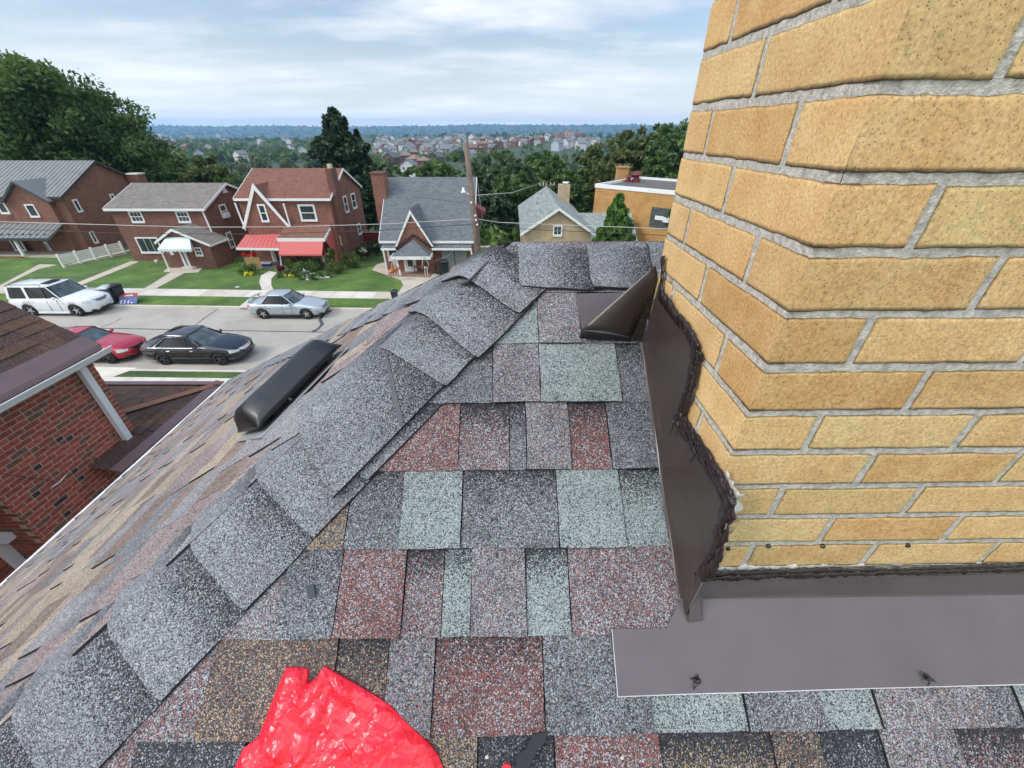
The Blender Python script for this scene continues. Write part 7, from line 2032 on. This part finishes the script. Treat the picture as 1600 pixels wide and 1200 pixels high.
def townpx(px, py, pi, s=1.0, rz=0, label=None, win=True, ymin=230):
    d = ray(px, py); best = None
    for Y in np.arange(ymin, 1150, 6.0):
        p = CAM+d*(Y/d.y)
        if ter(p.x, Y) >= p.z: best = (p.x, Y); break
    if best is None:
        Y = 880; p = CAM+d*(Y/d.y); best = (p.x, Y)
    return townhouse(best[0], best[1], pi, rz, label, s=s, win=win)
named = [(614,262,5,'dark brick house with pointed gable, leftmost above the slate roof'),(636,258,3,'pale house left of the tan roofed one above the slate roof'),
 (650,264,11,'dark brick house with grey roof beside the tan roofed one'),(664,268,3,'far house with the tan hipped roof above the slate roof'),(683,262,5,'brick house with slate roof right of the tan hipped roof'),
 (641,276,0,'low white house just above the ridge of the slate roof')]
for (x, y, pi, l) in named: townpx(x, y, pi, 1.15, random.uniform(-.5,.3), l)
rt_ = random.Random(77); nh = 0
for row, (y0_, n_, xa, xb) in enumerate([(222,34,588,860),(227,32,590,850),(233,28,590,800),(240,20,592,780),(248,12,600,740)]):
    for i in range(n_):
        x = xa+(xb-xa)*(i+rt_.uniform(.1,.9))/n_
        if rt_.random() < .12: continue
        townpx(x, y0_+rt_.uniform(-2.5,3), rt_.randrange(len(protos)), rt_.uniform(.85,1.15), rt_.uniform(-.6,.6), win=(y0_ > 235)); nh += 1
for i in range(20):
    townpx(rt_.uniform(215, 480), rt_.uniform(222, 258), rt_.choice([0,0,2,8,9,12,6]), 1.0, rt_.uniform(-.6,.6), win=False)
for i in range(16): townpx(rt_.uniform(870, 930), rt_.uniform(226, 236), rt_.choice([0,10,6,2]), 1.2, rt_.uniform(-.6,.6), win=False)
# bigger landmarks
def bigbox(name, label, parts, cat='building'):
    x0, y0 = parts[0][0], parts[0][1]
    t = thing(name, label, cat, (x0, y0, ter(x0,y0)), worldspace=True)
    return t
Yt_ = 1120
def landmark(label, boxes, Y, nm='apartment_tower'):
    pts = [(atY(a, b, Y), atY(c, d, Y)) for a, b, c, d, m, o_ in boxes]
    t = thing(nm, label, 'building', (pts[0][0].x, Y, ter(pts[0][0].x, Y)))
    for (p, q), (a, b, c, d, m, off) in zip(pts, boxes):
        mb = MB(); mb.box((p.x, Y+off, q.z-8), (q.x, Y+22+off, p.z)); w = mb.build('wall', [m], t)
        mb = MB(); nx_ = max(2, int((q.x-p.x)/5)); nz_ = max(2, int((p.z-q.z)/3.4))
        for i in range(nx_):
            for j in range(nz_):
                x = p.x+(q.x-p.x)*(i+.3)/nx_; z = q.z+(p.z-q.z)*(j+.3)/nz_; mb.box((x, Y+off-.15, z), (x+(q.x-p.x)*.4/nx_, Y+off-.01, z+(p.z-q.z)*.4/nz_))
        mb.build('window', [M_fwin], w, origin=t['_w'])
    return t
mT1, mT2 = plain('tower_brick', (.38,.17,.13), .9, var=.05, scale=.1), plain('tower_concrete', (.42,.36,.31), .9, var=.05, scale=.1)
landmark('tall pinkish brick and grey apartment tower on the skyline left of the right hand wood', [(870,209,884,232,mT1,6),(884,207,896,235,mT2,0),(887,204,893,210,mT1,8),(896,207.5,908,232,mT1,6)], 950)
landmark('long low dark red brick building on the skyline above the pale trees', [(790,215,826,224,plain('mill_brick', (.22,.07,.055), .9, var=.05),0)], 980, 'mill_building')
landmark('red brown roofed long building below the dark red one', [(760,226,800,240,plain('hall_brick', (.33,.15,.11), .9, var=.05),0)], 700, 'town_hall')
landmark('long pale red industrial building left of the spruce in the far valley', [(262,219,282,226,wallc[4],0),(284,218,312,226,plain('plant_brick', (.30,.14,.12), .9, var=.05),10)], 1300, 'factory')
# trees of the far slope: shared prototype crowns
def protocrown(seed, mat, h=12, rad=5.5, n=46, nper=16, leaf=.95):
    rg = random.Random(seed); cs = []; rr_ = []
    for i in range(n):
        th = rg.uniform(0, 6.28); u = rg.uniform(-.8,1); q = rg.random()**.35; k = 1+.3*mnoise.noise(Vector((math.cos(th),math.sin(th),u+seed*3)))*2
        cs.append((math.cos(th)*math.sqrt(max(0,1-u*u))*q*rad*k, math.sin(th)*math.sqrt(max(0,1-u*u))*q*rad*k, h*.55+u*q*h*.42*k)); rr_.append(rad*rg.uniform(.2,.32))
    o = foliage('crown', cs, rr_, nper, leaf, mat, None, seed=seed); me = o.data; bpy.data.objects.remove(o); return me
crowns = [protocrown(1, LM['green']), protocrown(2, LM['maple'], 13, 5), protocrown(3, LM['olive'], 11, 6), protocrown(4, LM['maple'], 12, 6), protocrown(5, LM['green'], 14, 6.5), protocrown(6, LM['pale'], 11, 5.5), protocrown(7, LM['conifer'], 15, 4.5)]
tk = MB(); tk.tube([(0,0,-1),(0,0,6),(0,0,9)], [.35,.25,.1], 6); tkm = instmesh(tk, 'trunk', [M_bark])
cnames = ['mid green','dark green','olive','deep green','large green','pale green','dark upright']
def fartree(x, y, k, s, rz):
    t = bpy.data.objects.new('leafy_tree', None); COL.objects.link(t); t.location = (x, y, ter(x,y)-.3); t.rotation_euler = (0,0,rz); t.scale = (s,s,s*rt_.uniform(.85,1.1))
    t['label'] = '%s tree %s' % (cnames[k], where(x, y)); t['category'] = 'tree'; t['group'] = 'trees of the valley and far slope'
    o = bpy.data.objects.new('crown', crowns[k]); COL.objects.link(o); o.parent = t
    o = bpy.data.objects.new('trunk', tkm); COL.objects.link(o); o.parent = t
nt_ = 0
for i in range(1200):
    if nt_ >= 290: break
    Y = rt_.uniform(110, 520) if nt_ > 60 else rt_.uniform(85, 200)
    px = rt_.uniform(190, 590) if rt_.random() < .55 else rt_.uniform(590, 1100)
    x = (px-800)/FPX*1.15*Y*CP
    if 70 < Y < 110 and px < 200: continue
    if 590 < px < 780 and Y > 240 and rt_.random() < .25: continue
    if 580 < px < 940:
        top = ter(x, Y)+11-H
        if 600-FPX*math.tan(math.atan2(-top, Y)*-1+PITCH) < 232 and rt_.random() < .85: continue
    fartree(x, Y, rt_.randrange(len(crowns)), rt_.uniform(.6,1.0)*(1 if Y > 150 else .85), rt_.uniform(0,6.28)); nt_ += 1
# the rest of the woods as one mass
def clumpwood(name, label, n, ya, yb, xa, xb, size, mat, seed, nper=26, leaf=3.0, hmul=.6, avoid=None):
    rg = random.Random(seed); cs = []; rr_ = []
    for i in range(n):
        Y = ya*(yb/ya)**rg.random(); px = rg.uniform(xa, xb)
        if avoid and avoid(px, Y) and rg.random() < .82: continue
        x = (px-800)/FPX*1.15*Y*CP; s = size*rg.uniform(.6,1.2)
        cs.append((x, Y, ter(x,Y)+s*hmul)); rr_.append(s)
    o = foliage(name, cs, rr_, nper, leaf, mat, None, seed=seed); tag(o, label, 'woods', kind='stuff'); return o
clumpwood('woods', 'mass of trees covering the far town slope', 1500, 420, 1200, 100, 1180, 5.5, LM['maple'], 5, avoid=lambda px, Y: 580 < px < 930 and Y > 480, leaf=2.0, nper=30)
clumpwood('woods', 'hazy belt of trees beyond the town', 1500, 1200, 3300, 60, 1250, 11, LM['maple'], 6, nper=14, leaf=5.5)
clumpwood('woods', 'woods fringing the blue hills on the horizon', 2000, 3400, 6400, 0, 1300, 13, LM['conifer'], 7, nper=8, leaf=10.0, hmul=.35)
clumpwood('woods', 'continuing hillside woods hidden behind the yellow chimney', 500, 55, 700, 1130, 2300, 4.0, LM['green'], 18, nper=60, leaf=.8)
clumpwood('woods', 'undergrowth and bushes in the hollow behind the houses', 700, 48, 110, 150, 1150, 1.6, LM['maple'], 8, nper=26, leaf=.5)
for (x, y, Y, hpx) in ((345,194,5600,6),(706,196,6200,3),(1003,195,6300,3)):
    p = atY(x, y-hpx, Y); mb = MB(); g_ = ter(p.x,Y); hh = max(20, p.z-g_); mb.tube([(0,0,-5),(0,0,hh)], [3,1], 4); o = mb.build('radio_mast', [M_pole]); o.location = (p.x,Y,g_); tag(o, {345:'thin radio mast on the horizon hill far left', 706:'thin radio mast on the horizon hill near the middle', 1003:'thin radio mast on the horizon hill far right'}[x], 'mast')
p_ = None
rt2 = random.Random(5)
for i in range(26):
    px = rt2.uniform(230, 500) if i < 16 else rt2.uniform(560, 990); Y = rt2.uniform(2000, 3600); x = (px-800)/FPX*1.15*Y*CP
    townhouse(x, Y, rt2.choice([0,0,2,10]), rt2.uniform(-.5,.5), group='white buildings on the distant valley floor', label='white speck of a building '+where(x, Y), s=3.0)
# ------------------------------------------------------------------ the wall under our own roof, so the house stands from any side
mb = MB(); zz0 = ter(0, 0)-.3
x0w, x1w = -WL+.35, XE-.35; y0w_, y1w_ = ln.y+.35, e1.y-.35
mb.box((x0w, y0w_, zz0), (x1w, y1w_, e1.z-.05)); mb.build('wall', [M_bA], house)
# ------------------------------------------------------------------ air
m, nt, b = newmat('air'); nt.nodes.remove(b)
pv = nt.nodes.new('ShaderNodeVolumePrincipled'); pv.inputs['Density'].default_value = 1.7e-4; pv.inputs['Color'].default_value = (.38,.68,1.0,1); pv.inputs['Anisotropy'].default_value = .1
nt.links.new(pv.outputs[0], nt.nodes['Material Output'].inputs['Volume'])
mb = MB(); mb.box((-17000, -95, -62), (17000, 6700, 130)); hz = mb.build('haze', [m]); tag(hz, 'thin bluish summer haze filling the valley', 'haze', kind='stuff')
